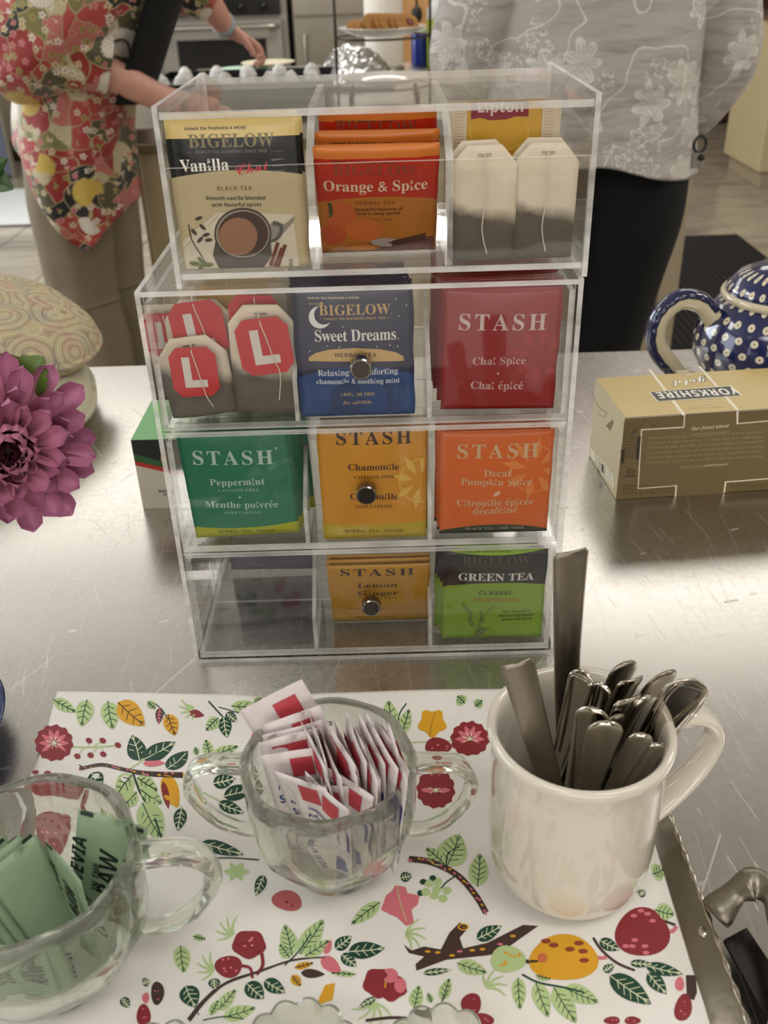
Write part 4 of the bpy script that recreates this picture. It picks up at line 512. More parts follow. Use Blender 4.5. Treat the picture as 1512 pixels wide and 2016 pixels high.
# ============================================================ the setting
def m_tile():
    t = NT('stone_tile'); o = t.obj(); g = t.n('ShaderNodeNewGeometry').outputs['Position']
    a = t.noise(t.mapping(g, (1.2, 3.5, 1)), 1.6, 5, .6, 1.2); b = t.noise(g, 9, 4)
    c = t.ramp(a, [(.3, srgb('#8f8678')), (.5, srgb('#b0a693')), (.72, srgb('#c6bba6'))])
    t.bc(t.mix(t.ma('MULTIPLY', b, .35), c, srgb('#8b8377'))); t.p(Roughness=.22); t.bump(b, .08, .002); return t.m
M_TILE = m_tile(); M_GROUT = mat('grout', '#6f675c', .8)
def m_steel(name, base, rough, scratch=1., brush=(6, 160, 6), bright=.5):
    t = NT(name); o = t.obj(); br = t.ma('ADD', t.ma('MULTIPLY', t.noise(t.mapping(o, brush), 6, 4, .7), .35), t.ma('MULTIPLY', t.noise(o, 160, 4, .7), .65))
    masks = None; warp = t.noise(o, 5, 1, .4, 0, True); wv = t.vm('SCALE', t.vm('SUBTRACT', warp, (.5, .5, .5)), (0, 0, 0)); wv.node.inputs['Scale'].default_value = .035
    oo = t.vm('ADD', o, wv)
    for k in range(9 if scratch else 1):
        ang = [1.35, 1.75, 1.1, .35, 2.4, -.25, 1.55, .8, 1.9][k]
        sc = [16, 24, 20, 28, 36, 50, 60, 80, 110][k]; lg = [2.2, 3, 2, 3, 4, 5, 5, 6, 7][k]; wd = [.0020, .0026, .0022, .003, .004, .005, .006, .007, .008][k]
        v = t.mapping(oo, (sc, lg, 0), (0, 0, ang), (k*3.1, k*1.7, 0)); vo = t.vor(v, 1); d = t.vm('ABSOLUTE', t.vm('SUBTRACT', v, vo.outputs['Position']))
        sp = t.n('ShaderNodeSeparateXYZ'); t.l(d, sp.inputs[0]); rr = t.n('ShaderNodeSeparateColor'); t.l(vo.outputs['Color'], rr.inputs[0])
        ln = t.ma('MULTIPLY', t.ma('LESS_THAN', sp.outputs[0], wd), t.ma('LESS_THAN', sp.outputs[1], t.ma('ADD', t.ma('MULTIPLY', rr.outputs[0], .32), .12)))
        ln = t.ma('MULTIPLY', ln, t.ma('MULTIPLY', t.ma('GREATER_THAN', rr.outputs[1], .25), rr.outputs[2]))
        masks = ln if masks is None else t.ma('MAXIMUM', masks, ln)
    blot = t.noise(o, 5, 4, .6); c = srgb(base)
    col = t.mix(blot, tuple(x*.8 for x in c[:3])+(1,), c)
    if scratch: col = t.mix(t.ma('MULTIPLY', masks, bright), col, (.93, .92, .90, 1))
    t.bc(col); t.p(Metallic=1.)
    r = t.ma('ADD', t.ma('MULTIPLY', br, .14), rough-.07); r = t.ma('ADD', r, t.ma('MULTIPLY', masks, .25*scratch)) if scratch else r
    r = t.ma('ADD', r, t.ma('MULTIPLY', t.ma('SUBTRACT', blot, .5), .12)); t.set(t.b.inputs['Roughness'], r)
    hh = t.ma('ADD', t.ma('MULTIPLY', br, .5), masks) if scratch else br
    t.bump(hh, .07, .0003); t.p(); return t.m
M_STEEL = m_steel('brushed_scratched_steel', '#cbc7c0', .27)
M_STEEL2 = m_steel('plain_steel', '#b9b3a8', .3, 0.)
FZ = -.92
fl = MB().box(-3.3, 3.3, -3.6, 8.25, FZ-.06, FZ-.004).build('floor', M_GROUT); struct(fl)
TS = .395; tm = None
def tile_mesh():
    mb = MB().rbox(-TS/2+.003, TS/2-.003, -TS/2+.003, TS/2-.003, -.01, 0, .0015); o = mb.build('tile', M_TILE, fl, world=False, origin=(0, 0, 0)); return o
t0 = tile_mesh(); first = True; fw = wl(fl)
for i in range(-8, 9):
    for j in range(2, 21):
        x, y = -1.68+.395*(i+.5)+1.58, 3.65-.395*9.5+.395*j+.0
        if abs(x) > 3.15 or y > 8.1 or y < .7: continue
        if not first:
            o = t0.copy(); C.objects.link(o); o.parent = fl
        else: o = t0; first = False
        o.location = V((x, y, FZ+RN.uniform(-.0006, .0006)))-fw
M_WALL = mat('cream_wall_paint', '#dcd5c6', .7, nscale=4, namt=.04)
def wall(n, *b, m=M_WALL): return struct(MB().box(*b).build(n, m))
wall('wall_back', -3.3, 3.3, 8.15, 8.25, FZ, 1.75)
wall('wall_right', 3.3, 3.4, -3.6, 8.25, FZ, 1.75)
wall('wall_front', -3.3, 3.3, -3.7, -3.6, FZ, 1.75, m=mat('tan_wall_paint', '#8d7f6a', .8))  # unseen wall added to darken what the acrylic fronts reflect
# left wall has two window openings
lw = MB().box(-3.4, -3.3, -3.6, 8.25, FZ, 0).box(-3.4, -3.3, -3.6, 8.25, 1.5, 1.75).box(-3.4, -3.3, -3.6, -.4, 0, 1.5).box(-3.4, -3.3, 1.2, 2.5, 0, 1.5).box(-3.4, -3.3, 4.7, 8.25, 0, 1.5)
struct(lw.build('wall_left', M_WALL))
M_FR = mat('window_frame_white', '#e6e2d8', .5)
for n, (a, b) in enumerate(((-.4, 1.2), (2.5, 4.7))):
    f = MB(); 
    for q in ((a, a+.05), (b-.05, b), ((a+b)/2-.02, (a+b)/2+.02)): f.box(-3.4, -3.32, q[0], q[1], 0, 1.5)
    f.box(-3.4, -3.32, a, b, 0, .05).box(-3.4, -3.32, a, b, 1.45, 1.5); struct(f.build('window_%d' % (n+1), M_FR))
M_CEIL = mat('ceiling_white', '#ece9e2', .8, nscale=30)
struct(MB().box(-3.4, 3.4, -3.7, 8.25, 1.75, 1.8).build('ceiling', M_CEIL))
M_LF = mat('light_frame', '#d9d7d0', .4)
for k, (x, y) in enumerate(LIGHT_SPOTS):
    f = MB()
    hx, hy = (.88, .51) if k < 2 else (.58, .31)
    for a in (-hx, hx-.03): f.box(x+a, x+a+.03, y-hy, y+hy, 1.70, 1.75)
    for a in (-hy, hy-.03): f.box(x-hx, x+hx, y+a, y+a+.03, 1.70, 1.75)
    tag(f.build('ceiling_light_frame', M_LF), 'white frame of a rectangular ceiling light above the kitchen', 'ceiling light', 'rectangular ceiling lights')
M_DOOR = mat('dark_brown_door', '#4a2408', .45, nscale=14, namt=.25)
d = MB().rbox(2.15, 3.2, 8.08, 8.15, FZ+.01, 1.2, .006).build('door_1', M_DOOR); struct(d)
struct(MB().box(2.08, 2.15, 8.06, 8.15, FZ, 1.27).box(3.2, 3.27, 8.06, 8.15, FZ, 1.27).box(2.08, 3.27, 8.06, 8.15, 1.2, 1.27).build('trim_1', M_FR))
MB().lathe([(0.001, 0), (.03, 0), (.03, .012), (.018, .02), (.018, .03), (.034, .045), (.02, .065), (0.001, .066)], 20, c=(2.25, 8.06, .1)).build('door_handle', M_STEEL2, d, True)

# ============================================================ steel worktop the tea things stand on
ct = thing('steel_worktop', 'scratched brushed stainless steel worktop carrying the acrylic tea rack', 'worktop', (0, 0, -.92))
MB().rbox(-1.25, 1.35, -1.0, .546, -.035, 0, .004).build('top', M_STEEL, ct)
MB().box(-1.15, 1.25, -.9, .44, -.66, -.63).build('lower_shelf', M_STEEL2, ct)
for x, y in ((-1.15, -.9), (1.25, -.9), (-1.15, .42), (1.25, .42)):
    MB().tube([(x, y, FZ), (x, y, -.035)], .022, 14).build('leg', M_STEEL2, ct, True)

# ============================================================ kitchen island behind
M_BEIGE = mat('beige_laminate', '#b3a17e', .5, nscale=8, namt=.05)
M_BEIGE2 = mat('pale_laminate', '#a89a80', .5, nscale=8, namt=.05)
M_DKK = mat('dark_toe_kick', '#2b241b', .6)
isl = thing('kitchen_island', 'beige kitchen island with a thin steel top behind the tea rack', 'kitchen island', (0, 2.9, FZ))
MB().rbox(-.757, .92, 2.34, 3.95, -.045, 0, .004).build('island_top', M_STEEL2, isl)
MB().box(-.70, .86, 2.40, 3.90, FZ+.1, -.045).build('cabinet_body', M_BEIGE, isl)
MB().box(-.66, .82, 2.46, 3.86, FZ, FZ+.1).build('toe_kick', M_DKK, isl)
for k in range(4):
    x = -.69+.387*k
    dd = MB().rbox(x+.006, x+.381, 2.380, 2.40, FZ+.13, -.075, .003).build('door_panel', M_BEIGE, isl)
    MB().tube(smoothpath([(x+.34, 2.38, -.26), (x+.34, 2.355, -.25), (x+.34, 2.355, -.17), (x+.34, 2.38, -.16)], 4), .005, 8).build('handle', M_STEEL2, dd, True)
# table with beige leg standing by the woman on the right
pr = MB().rbox(.862, .92, 2.36, 3.92, FZ, -.045, .003); pr.build('end_panel', M_BEIGE2, isl)

# rubber mat on the aisle floor
M_RUB = mat('black_rubber', '#15161a', .75, nscale=200, bump=.6, bscale=90, bdist=.004)
rm = MB(); A = un(1375, 470, z=FZ)
x0, x1, y0, y1 = .98, 1.86, 2.35, A.y+.02
rm.rbox(x0, x1, y0, y1, FZ, FZ+.014, .004)
rmo = tag(rm.build('rubber_mat', M_RUB), 'black ribbed rubber floor mat beside the beige island', 'mat')
rb = MB()
for k in range(int((x1-x0)/.03)): rb.box(x0+.02+k*.03, x0+.03+k*.03, y0+.02, y1-.02, FZ+.0125, FZ+.0175)
rb.build('rib', M_RUB, rmo, kind='stuff')

# cream cabinet run against the left, seen beside the lady
M_CAB = mat('cream_cabinet', '#a59b86', .5, nscale=6, namt=.05); M_TOE = mat('brown_toe_kick', '#3b2a12', .7)
yb = 7.2
cab = thing('base_cabinet', 'cream base cabinets with a steel worktop beyond the woman in the floral shirt', 'cabinet', (-2.3, 7.6, FZ))
MB().box(-3.2, -1.62, yb+.03, 8.1, FZ+.15, -.04).build('cabinet_body', M_CAB, cab)
MB().box(-3.2, -1.62, yb+.1, 8.1, FZ, FZ+.15).build('toe_kick', M_TOE, cab)
MB().rbox(-3.25, -1.60, yb-.03, 8.1, -.04, .01, .004).build('worktop', M_STEEL2, cab)
for k in range(3):
    x = -3.2+.527*k
    for z0, z1, nm in ((FZ+.17, -.30, 'door_panel'), (-.28, -.06, 'drawer')):
        dd = MB().rbox(x+.008, x+.519, yb, yb+.03, z0, z1, .004).build(nm, M_CAB, cab)
        hx, hz = (x+.26, (z0+z1)/2) if nm == 'drawer' else (x+.45, z1-.1)
        MB().tube(smoothpath([(hx-.05, yb, hz), (hx-.04, yb-.03, hz), (hx+.04, yb-.03, hz), (hx+.05, yb, hz)], 4), .006, 8).build('handle', M_STEEL2, dd, True)
# range oven
M_OV = mat('oven_enamel', '#8d867a', .35); M_OG = mat('oven_glass', '#242322', .12); M_DARK = mat('black_plastic', '#111112', .35)
ov = thing('range_oven', 'grey kitchen range with dark glass oven door behind the reaching hand', 'oven', (-1.1, 7.5, FZ))
MB().rbox(-1.59, -.63, 7.15, 8.1, FZ, .18, .006).build('oven_body', M_OV, ov)
od = MB().rbox(-1.55, -.67, 7.1, 7.15, -.55, .02, .006).build('oven_door', M_OV, ov)
MB().rbox(-1.43, -.79, 7.09, 7.1, -.42, -.10, .002).build('oven_window', M_OG, od)
MB().tube(smoothpath([(-1.47, 7.1, -.03), (-1.47, 7.04, -.02), (-.75, 7.04, -.02), (-.75, 7.1, -.03)], 6), .014, 10).build('oven_handle', M_STEEL2, od, True)
MB().rbox(-1.55, -.67, 7.11, 7.15, .05, .16, .004).build('control_panel', M_OG, ov)
for k in range(5):
    MB().tube([(-1.43+.16*k, 7.11, .105), (-1.43+.16*k, 7.07, .105)], .024, 16).build('control_knob', M_DARK, ov, True)
fr = thing('steel_refrigerator', 'tall stainless steel refrigerator at the back left of the cookie stand', 'refrigerator', (-.25, 7.6, FZ))
MB().rbox(-.60, .09, 7.2, 8.1, FZ+.05, 1.05, .01).build('refrigerator_body', M_STEEL2, fr)
MB().rbox(-.59, .08, 7.15, 7.2, FZ+.08, .02, .008).build('lower_door', M_STEEL2, fr)
MB().rbox(-.59, .08, 7.15, 7.2, .03, 1.03, .008).build('upper_door', M_STEEL2, fr)
for z in (-.5, .3): MB().tube(smoothpath([(-.51, 7.15, z), (-.51, 7.1, z+.02), (-.51, 7.1, z+.38), (-.51, 7.15, z+.4)], 5), .011, 10).build('handle', M_STEEL2, fr, True)
M_PEACH = mat('peach_cupboard', '#cf9c62', .55, nscale=12)
ww = thing('wooden_cupboard', 'peach-coloured wooden cupboard behind the lime bottle', 'cupboard', (.75, 7.7, FZ))
MB().rbox(.11, 1.6, 7.4, 8.1, FZ, 1.1, .006).build('cupboard_body', M_PEACH, ww)
for k in range(2):
    dd = MB().rbox(.13+.74*k, .85+.74*k, 7.37, 7.4, FZ+.1, 1.08, .005).build('door_panel', M_PEACH, ww)
    MB().ball((.80+.14*k, 7.355, .1), .016, 12).build('knob', M_STEEL2, dd, True)
# cream cabinet corner at the right edge
M_CREAM = mat('cream_panel', '#c6b790', .5, nscale=8)
q = un(1488, 372, z=FZ)
rc = thing('cream_cabinet', 'cream cabinet corner with a beige plinth at the right edge', 'cabinet', (q.x+.3, q.y+.3, FZ))
MB().rbox(q.x-.01, q.x+.55, q.y-.02, q.y+.65, FZ+.1, .0, .006).build('cabinet_body', M_CREAM, rc)
MB().rbox(q.x+.02, q.x+.55, q.y+.01, q.y+.6, FZ, FZ+.1, .003).build('plinth', M_BEIGE2, rc)
MB().rbox(q.x-.03, q.x+.57, q.y-.04, q.y+.67, 0, .03, .004).build('worktop', M_STEEL2, rc)
# blue fabric divider and white platform at the left edge
M_BLUEF = mat('blue_grey_tweed', '#747d92', .9, nscale=90, namt=.35, bump=.5, bscale=220)
q = un(22, 352, z=FZ)
q.x += .03
fp = thing('fabric_divider', 'blue grey tweed fabric divider panel at the left edge of the floor', 'divider', (q.x-.3, q.y, FZ))
MB().rbox(q.x-.62, q.x-.02, q.y, q.y+.05, FZ+.02, -.25, .008).build('fabric_panel', M_BLUEF, fp)
MB().rbox(q.x-.02, q.x, q.y-.005, q.y+.055, FZ, -.23, .003).rbox(q.x-.64, q.x-.62, q.y-.005, q.y+.055, FZ, -.23, .003).rbox(q.x-.62, q.x-.02, q.y-.004, q.y+.054, -.25, -.23, .003).build('metal_frame', M_OV, fp)
M_WHT = mat('sunlit_white_plastic', '#f4f6f6', .35, namt=.01)  # very high white in the colour stands in for sunlight on the platform
a, b = un(72, 428, z=FZ+.05), un(82, 370, z=FZ+.05)
ps = MB(); pts = [(a.x-.55, a.y), (a.x-.02, a.y), (a.x, a.y+.02), (b.x, b.y-.04), (b.x-.02, b.y), (a.x-.55, b.y)]
ps.loft([[(x, y, z) for x, y in pts] for z in (FZ+.012, FZ+.05)])
po = tag(ps.build('floor_scale', M_WHT), 'bright white flat floor platform at the far left edge', 'scale')
ft = MB()
for x, y in ((a.x-.5, a.y+.04), (a.x-.08, a.y+.04), (a.x-.5, b.y-.06), (a.x-.08, b.y-.06)): ft.lathe([(.02, 0), (.02, .012)], 12, c=(x, y, FZ))
ft.build('foot', mat('grey_rubber', '#5d656b', .7), po)

# ============================================================ acrylic tea rack
T = .0028
def sheet(mb, x0, x1, y0, y1, z0, z1):
    """acrylic sheet: clear faces on the two broad sides, frosted bright edges elsewhere"""
    d = [x1-x0, y1-y0, z1-z0]; k = d.index(min(d))
    mi = [1]*6
    for f in {2: (0, 1), 1: (2, 3), 0: (4, 5)}[k]: mi[f] = 0
    return mb.box(x0, x1, y0, y1, z0, z1, mi)
AM = [M_ACR, M_EDGE]
H1 = .2537; RW = .12; D1 = .165
rack = thing('acrylic_drawer_case', 'clear acrylic three-drawer tea case standing on the steel worktop', 'tea organizer', (0, 0, 0))
for sx in (-1, 1):
    m = MB(); sheet(m, min(sx*RW, sx*(RW-T)), max(sx*RW, sx*(RW-T)), 0, D1, 0, H1); m.build('side_panel', AM, rack)
m = MB(); sheet(m, -RW+T, RW-T, 0, D1, H1-T, H1); m.build('top_panel', AM, rack)
m = MB(); sheet(m, -RW+T, RW-T, 0, D1, 0, T); m.build('base_panel', AM, rack)
m = MB(); sheet(m, -RW+T, RW-T, D1-T, D1, T, H1-T); m.build('back_panel', AM, rack)
PIT = (H1-T)/3
for k in (1, 2):
    m = MB(); sheet(m, -RW+T, RW-T, .003, D1-T, k*PIT, k*PIT+T*.6); m.build('shelf', AM, rack)
def prism_x(mb, x0, x1, prof):
    n = len(prof); vs = [(x0, y, z) for y, z in prof]+[(x1, y, z) for y, z in prof]
    fs = [tuple(range(n)), tuple(range(2*n-1, n-1, -1))]+[(i, n+i, n+(i+1) % n, (i+1) % n) for i in range(n)]
    return mb.add(vs, fs, [0, 0]+[1]*n)
M_CHR = mat('dark_chrome', '#8a857d', .12, 1.); M_MAG = mat('magnet_face', '#4b4744', .28, 1.)
DRZ = []
for k in range(3):
    z0 = T+k*PIT+.0016; z1 = T+(k+1)*PIT-.0028; DRZ.append(z0+T)
    xa, xb = -RW+T+.0012, RW-T-.0012
    m = MB(); sheet(m, xa, xb, .0, .0+T, z0, z1)           # front
    sheet(m, xa, xb, T, D1-.008, z0, z0+T); sheet(m, xa, xa+T, T, D1-.008, z0+T, z1-.004); sheet(m, xb-T, xb, T, D1-.008, z0+T, z1-.004); sheet(m, xa+T, xb-T, D1-.008-T, D1-.008, z0+T, z1-.004)
    dr = m.build('drawer', AM, rack)
    m = MB(); sheet(m, xa+T, xb-T, .0575, .0575+T*.8, z0+T, z1-.012); m.build('partition', AM, dr)
    for x in (-.0385, .0375):
        m = MB(); prism_x(m, x-T*.45, x+T*.45, [(T, z0+T), (T, z0+.028), (.0565, z1-.012), (.0565, z0+T)]); m.build('divider', AM, dr)
    kz = [.0462, .1290, .2090][k]
    m = MB(); pr_ = [(.0001, -.0075), (.0055, -.0075), (.0062, -.0068), (.0062, -.001), (.0055, 0), (.0001, 0)]
    rings = [[(-.0005+r*math.cos(2*PI*i/28), yy, kz+r*math.sin(2*PI*i/28)) for i in range(28)] for r, yy in pr_]
    m.loft(rings, mi=0); kn = m.build('knob', [M_CHR], dr, True, auto=.6)
    MB().loft([[(-.0005+r*math.cos(2*PI*i/28), yy, kz+r*math.sin(2*PI*i/28)) for i in range(28)] for r, yy in ((.0050, -.0076), (.0050, -.0079), (.0001, -.0079))]).build('drawer_magnet', [M_MAG], dr)
# upper bin
X0, X1 = .0122-.11, .0122+.11; Y2, D2, H2 = .0039, .152, .0907; ZT = H1+H2
a0 = H1
binr = thing('acrylic_tea_bin', 'clear acrylic three-compartment tea bin sitting on top of the drawer case', 'tea organizer', (.0122, Y2, H1))
for x in (X0, X1-T):
    m = MB(); sheet(m, x, x+T, Y2, Y2+D2, a0, ZT); m.build('side_panel', AM, binr)
m = MB(); sheet(m, X0+T, X1-T, Y2+.002, Y2+D2-.002, ZT-.0065, ZT-.0030); m.build('top_panel', AM, binr)
m = MB(); sheet(m, X0+T, X1-T, Y2+.002, Y2+D2-.002, a0+.0045, a0+.0045+T); m.build('floor_panel', AM, binr)
m = MB(); sheet(m, X0+T, X1-T, Y2+D2-.005, Y2+D2-.002, a0+.0045+T, ZT-.0065); m.build('back_panel', AM, binr)
m = MB(); sheet(m, X0+T, X1-T, Y2+.0005, Y2+.0005+T, a0+.0045, a0+.0615); m.build('front_panel', AM, binr)
BF = a0+.0045+T
for x in (-.0225, .0485):
    m = MB(); prism_x(m, x-T*.7, x+T*.7, [(Y2+.0005+T, BF), (Y2+.0005+T, a0+.0615), (Y2+.045, ZT-.008), (Y2+D2-.006, ZT-.008), (Y2+D2-.006, BF)]); m.build('divider', AM, binr)

# ============================================================ tea packets
def m_foil(name, col, rough=.32, bands=None, streak=None):
    """bands: list of (z from the bottom of the packet, colour above it, curve)"""
    t = NT(name); o = t.obj(); sep = t.n('ShaderNodeSeparateXYZ'); t.l(o, sep.inputs[0])
    c = srgb(col); n = t.noise(o, 40, 3); cur = t.mix(n, tuple(x*.9 for x in c[:3])+(1,), c)
    for z, cc, bow in (bands or []):
        zz = t.ma('ADD', sep.outputs[2], t.ma('MULTIPLY', t.ma('MULTIPLY', sep.outputs[0], sep.outputs[0]), bow))
        cur = t.mix(t.ma('GREATER_THAN', zz, z), cur, srgb(cc))
    t.bc(cur); t.p(Roughness=rough, Coat_Weight=.08, Coat_Roughness=.2)
    cr = t.noise(t.mapping(o, (1.4, 1, .7)), 55, 2, .5, .8); t.bump(cr, .22, .0022); return t.m
def pk_warp(w, h, amp, seed):
    def f(a, b):
        u = max(-1, min(1, a/(w/2-.004))); v = max(0, min(1, b/h)); vv = 2*v-1
        e = max(0, 1-u*u)**.6*max(0, 1-abs(vv)**5)**.8
        return amp*e+.0005*noise.noise(V((a*70+seed, b*55, seed)))*(.3+e)+.00025*math.sin(a*900)*(1 if abs(a) > w/2-.007 else 0)
    return f
def packet_body(w, h, amp, seed, thick=.0014):
    f = pk_warp(w, h, amp, seed); NX, NZ = 22, 20; vs = []; fs = []
    for side in (0, 1):
        for j in range(NZ+1):
            for i in range(NX+1):
                a = -w/2+w*i/NX; b = h*j/NZ
                d = f(a, b)
                edge = .0007*noise.noise(V((b*60, seed, 3)))*(i in (0, NX))
                vs.append((a+edge, -(.0003+d) if side == 0 else thick*.4+.45*d, b))
    n = (NX+1)*(NZ+1)
    for j in range(NZ):
        for i in range(NX):
            k = j*(NX+1)+i; fs.append((k, k+1, k+NX+2, k+NX+1)); fs.append((n+k, n+k+NX+1, n+k+NX+2, n+k+1))
    bd = [i for i in range(NX+1)]+[j*(NX+1)+NX for j in range(1, NZ+1)]+[NZ*(NX+1)+i for i in range(NX-1, -1, -1)]+[j*(NX+1) for j in range(NZ-1, 0, -1)]
    for i in range(len(bd)): a, b = bd[i], bd[(i+1) % len(bd)]; fs.append((a, n+a, n+b, b))
    return vs, fs, f
def packet(name, label, w, h, material, loc, lean=0., roll=0., yaw=0., amp=.0016, seed=1, group=None):
    """lean > 0 tips the top away from the camera"""
    vs, fs, f = packet_body(w, h, amp, seed)
    mb = MB(); mb.add(vs, fs); o = mb.build(name, [material], None, True, origin=(0, 0, 0), world=False)
    o.location = loc; o.rotation_euler = (-lean, roll, yaw); tag(o, label, 'tea packet', group)
    Rm = o.rotation_euler.to_matrix(); pl = Plane(V(loc), Rm @ V((1, 0, 0)), Rm @ V((0, 0, 1)))
    pr = Print(pl, f, h=.00045, dh=.00006, local=lambda a, b, hh: (a, -hh, b)); pr.lim = (w/2-.0012, h-.0006); return o, pr
def fin(o, pr, name='printed_front'): return pr.mb.build(name, pr.mats, o, world=False, origin=(0, 0, 0)) if pr.mb.v else None
def stack(o, n, step, dz=0., jit=.0008, label=None, group=None, kids=False, dx=0.):
    """copies standing behind a packet"""
    out = []
    for k in range(1, n+1):
        c = copytree(o, parent=None) if kids else o.copy()
        if not kids: C.objects.link(c)
        c.location = V(o.location)+V((dx*k+RN.uniform(-jit, jit)*1.5, step*k, dz*k+RN.uniform(0, jit)))
        c.rotation_euler = (o.rotation_euler.x, o.rotation_euler.y+RN.uniform(-.012, .012), o.rotation_euler.z+RN.uniform(-.01, .01))
        c['label'] = label if n == 1 else ORD[k-1]+' '+label; c['group'] = group; out.append(c)
    return out
# --- Vanilla Chai
mv = m_foil('vanilla_chai_foil', '#bfae86', .34, [(.0515, '#020203', 3.), (.0672, '#d2b974', 0.)])
o, p = packet('tea_packet', 'black and cream vanilla chai tea packet in the left compartment of the top bin', .0675, .0758, mv, (-.0605, .0135, BF), -.02, 0, 0, .0018, 3)
p.text('Unlock the freshness & enjoy!', (363, 256), (486, 252), '#2b2620', 'sansb', .01)
p.text('BIGELOW', (372, 290), (540, 286), '#85795a', 'serif', .02, 1.05)
p.text('FAMILY TEA BLENDERS SINCE 1945', (385, 301), (527, 298), '#6f6a5c', 'sansb', .03)
p.line([(348, 299), (379, 299)], .8, '#6f6a5c').line([(533, 296), (562, 296)], .8, '#6f6a5c')
p.text('Vanilla', (357, 337), (453, 333), '#e9e4d8', 'serif', 0, 1.05)
p.text('Chai', (464, 345), (530, 331), '#c8323e', 'script', .0, .95)
p.text('Natural &', (535, 315), (559, 313), '#8f8a80', 'sansb'); p.text('Artificially', (536, 327), (560, 325), '#8f8a80', 'sansb'); p.text('Flavored', (538, 338), (560, 336), '#8f8a80', 'sansb')
p.text('BLACK TEA', (428, 373), (497, 372), '#7a5a22', 'sansb', .12)
p.text('Smooth vanilla blended', (406, 392), (524, 391), '#1d1a16', 'sansb', 0); p.text('with flavorful spices', (418, 405), (516, 404), '#1d1a16', 'sansb', 0)
# wooden board and mug of chai
WB = '#cfc5ae'
p.poly([(352, 480), (430, 416), (577, 420), (590, 527), (360, 529)], WB)
p.up()
for k in range(9): p.line([(356+k*24, 490-k*7+RN.uniform(-4, 4)), (430+k*15, 420+RN.uniform(-2, 8)+k*3)], 1.6, '#b3a88f')
p.up(2)
p.poly([(520, 452), (540, 432), (560, 440), (600-20, 425), (578, 436), (560, 455), (530, 480)], '#8d8477')
p.up(); p.poly([(426, 470), (533, 462), (536, 500), (520, 527), (432, 529), (420, 500)], '#4f4a40')
p.up(); p.disc((479, 458), 56, 51, '#2e2a24', 36, sub=3); p.up(); p.disc((479, 458), 53, 47.5, '#8f8574', 36, sub=3); p.up(); p.disc((480, 458), 49, 44, '#3f261c', 36, sub=3); p.up()
p.disc((470, 463), 38, 37, '#93684c', 30, sub=3)
p.up(); p.line([(538, 437), (553, 441), (554, 455), (545, 468), (532, 473)], [7, 7, 7, 6, 5], '#544f48', 3)
for a, b in (((533, 522), (548, 475)), ((541, 524), (556, 486)), ((548, 526), (562, 480))): p.line([a, b], 7, '#6d3520')
p.up(); p.line([(372, 440), (378, 470), (400, 505)], 2, '#2a241d', 3)
for a in ((392, 428), (383, 455), (400, 445), (407, 460), (395, 470), (412, 470)): p.disc(a, 8, 3.4, '#3b3329', 9, rot=RN.uniform(-1, 1))
for a in ((384, 518), (398, 512), (410, 520), (396, 526)): p.disc(a, 11, 4.5, '#5e6b35', 9, rot=RN.uniform(-1.2, 1.2))
p.text('U', (570, 515), (577, 514), '#1d1a16', 'sansb'); p.text('D', (570, 524), (577, 523), '#1d1a16', 'sansb')
fin(o, p)
stack(o, 2, .0042, .0006, label='cream topped packet behind the front vanilla chai packet', group='vanilla chai packets behind the front one')
# --- Orange & Spice (three rows, leaning forward)
mo = m_foil('orange_spice_foil', '#b8701d', .34, [(.0386, '#b8260a', 4.), (.0615, '#cc7328', 0.)])
def by_top(u, v, yb, lean, h):
    yt = yb-h*math.sin(-lean); zt = un(u, v, y=yt).z; return V((un(u, v, y=yt).x, yb, max(BF, zt-h*math.cos(lean))))
def orange(loc, lean, label, full, tops, seed, w=.0640):
    o, p = packet('tea_packet', label, w, .068, mo, loc, lean, 0, 0, .0020, seed)
    (a, b), (c_, d) = tops
    p.text('Unlock the freshness & enjoy!', (a, b), (c_, d), '#3b1d0c', 'sansb', .01)
    return o, p
o, p = orange(by_top(740, 305, .040, -.45, .068), -.45, 'orange and spice tea packet at the front of the middle bin compartment', True, ((653, 317), (776, 318)), 4)
p.text('BIGELOW', (655, 345-5), (820, 345-5), '#8a3a1c', 'serif', .02)
p.text('Orange & Spice', (636, 373), (842, 369), '#e2c8ab', 'serif', -.01, 1.1)
p.text('HERBAL TEA', (699, 397), (777, 396), '#6f3d14', 'serif', .1); p.text('A beautiful balance of', (690, 410), (793, 408), '#3a1608', 'sansb', 0, 1.); p.text('citrus & zesty spices', (695, 418), (788, 416), '#3a1608', 'sansb', 0, 1.)
p.text('CAFFEINE FREE', (708, 429), (772, 428), '#7a4516', 'serif', .05)
p.poly([(690, 478), (862, 462), (858, 489), (690, 490)], '#6b4034')
p.up(); p.disc((760, 472), 30, 9, '#a99a92', 18)
p.up(); p.disc((672, 420), 30, 28, '#bf5a22', 24, sub=2).disc((655, 460), 27, 20, '#bb4e1f', 24, sub=2); p.up(); p.disc((718, 447), 38, 23, '#c46420', 26, sub=2)
p.up(); p.disc((712, 483), 34, 8, '#b4641e', 20); p.up().disc((712, 484), 27, 5.5, '#cf8430', 20); p.line([(648, 396), (652, 410), (650, 424)], [7, 8, 4], '#3f4a22', 3)
for k in range(3): p.line([(772, 470+k*4), (838, 458+k*5)], 4, '#4a221a')
fin(o, p); fo = o
o2, p2 = orange(by_top(740, 258, .056, -.40, .068), -.40, 'orange and spice tea packet with bright strip in the second row of the middle compartment', False, ((652, 283), (776, 280)), 5)
fin(o2, p2)
o3, p3 = orange(by_top(742, 212, .072, -.33, .068), -.33, 'orange and spice tea packet nearest the back of the middle bin compartment', False, ((660, 239), (774, 238)), 6)
p3.text('BIGELOW', (660, 258), (820, 256), '#8a4028', 'serif', .02); fin(o3, p3)
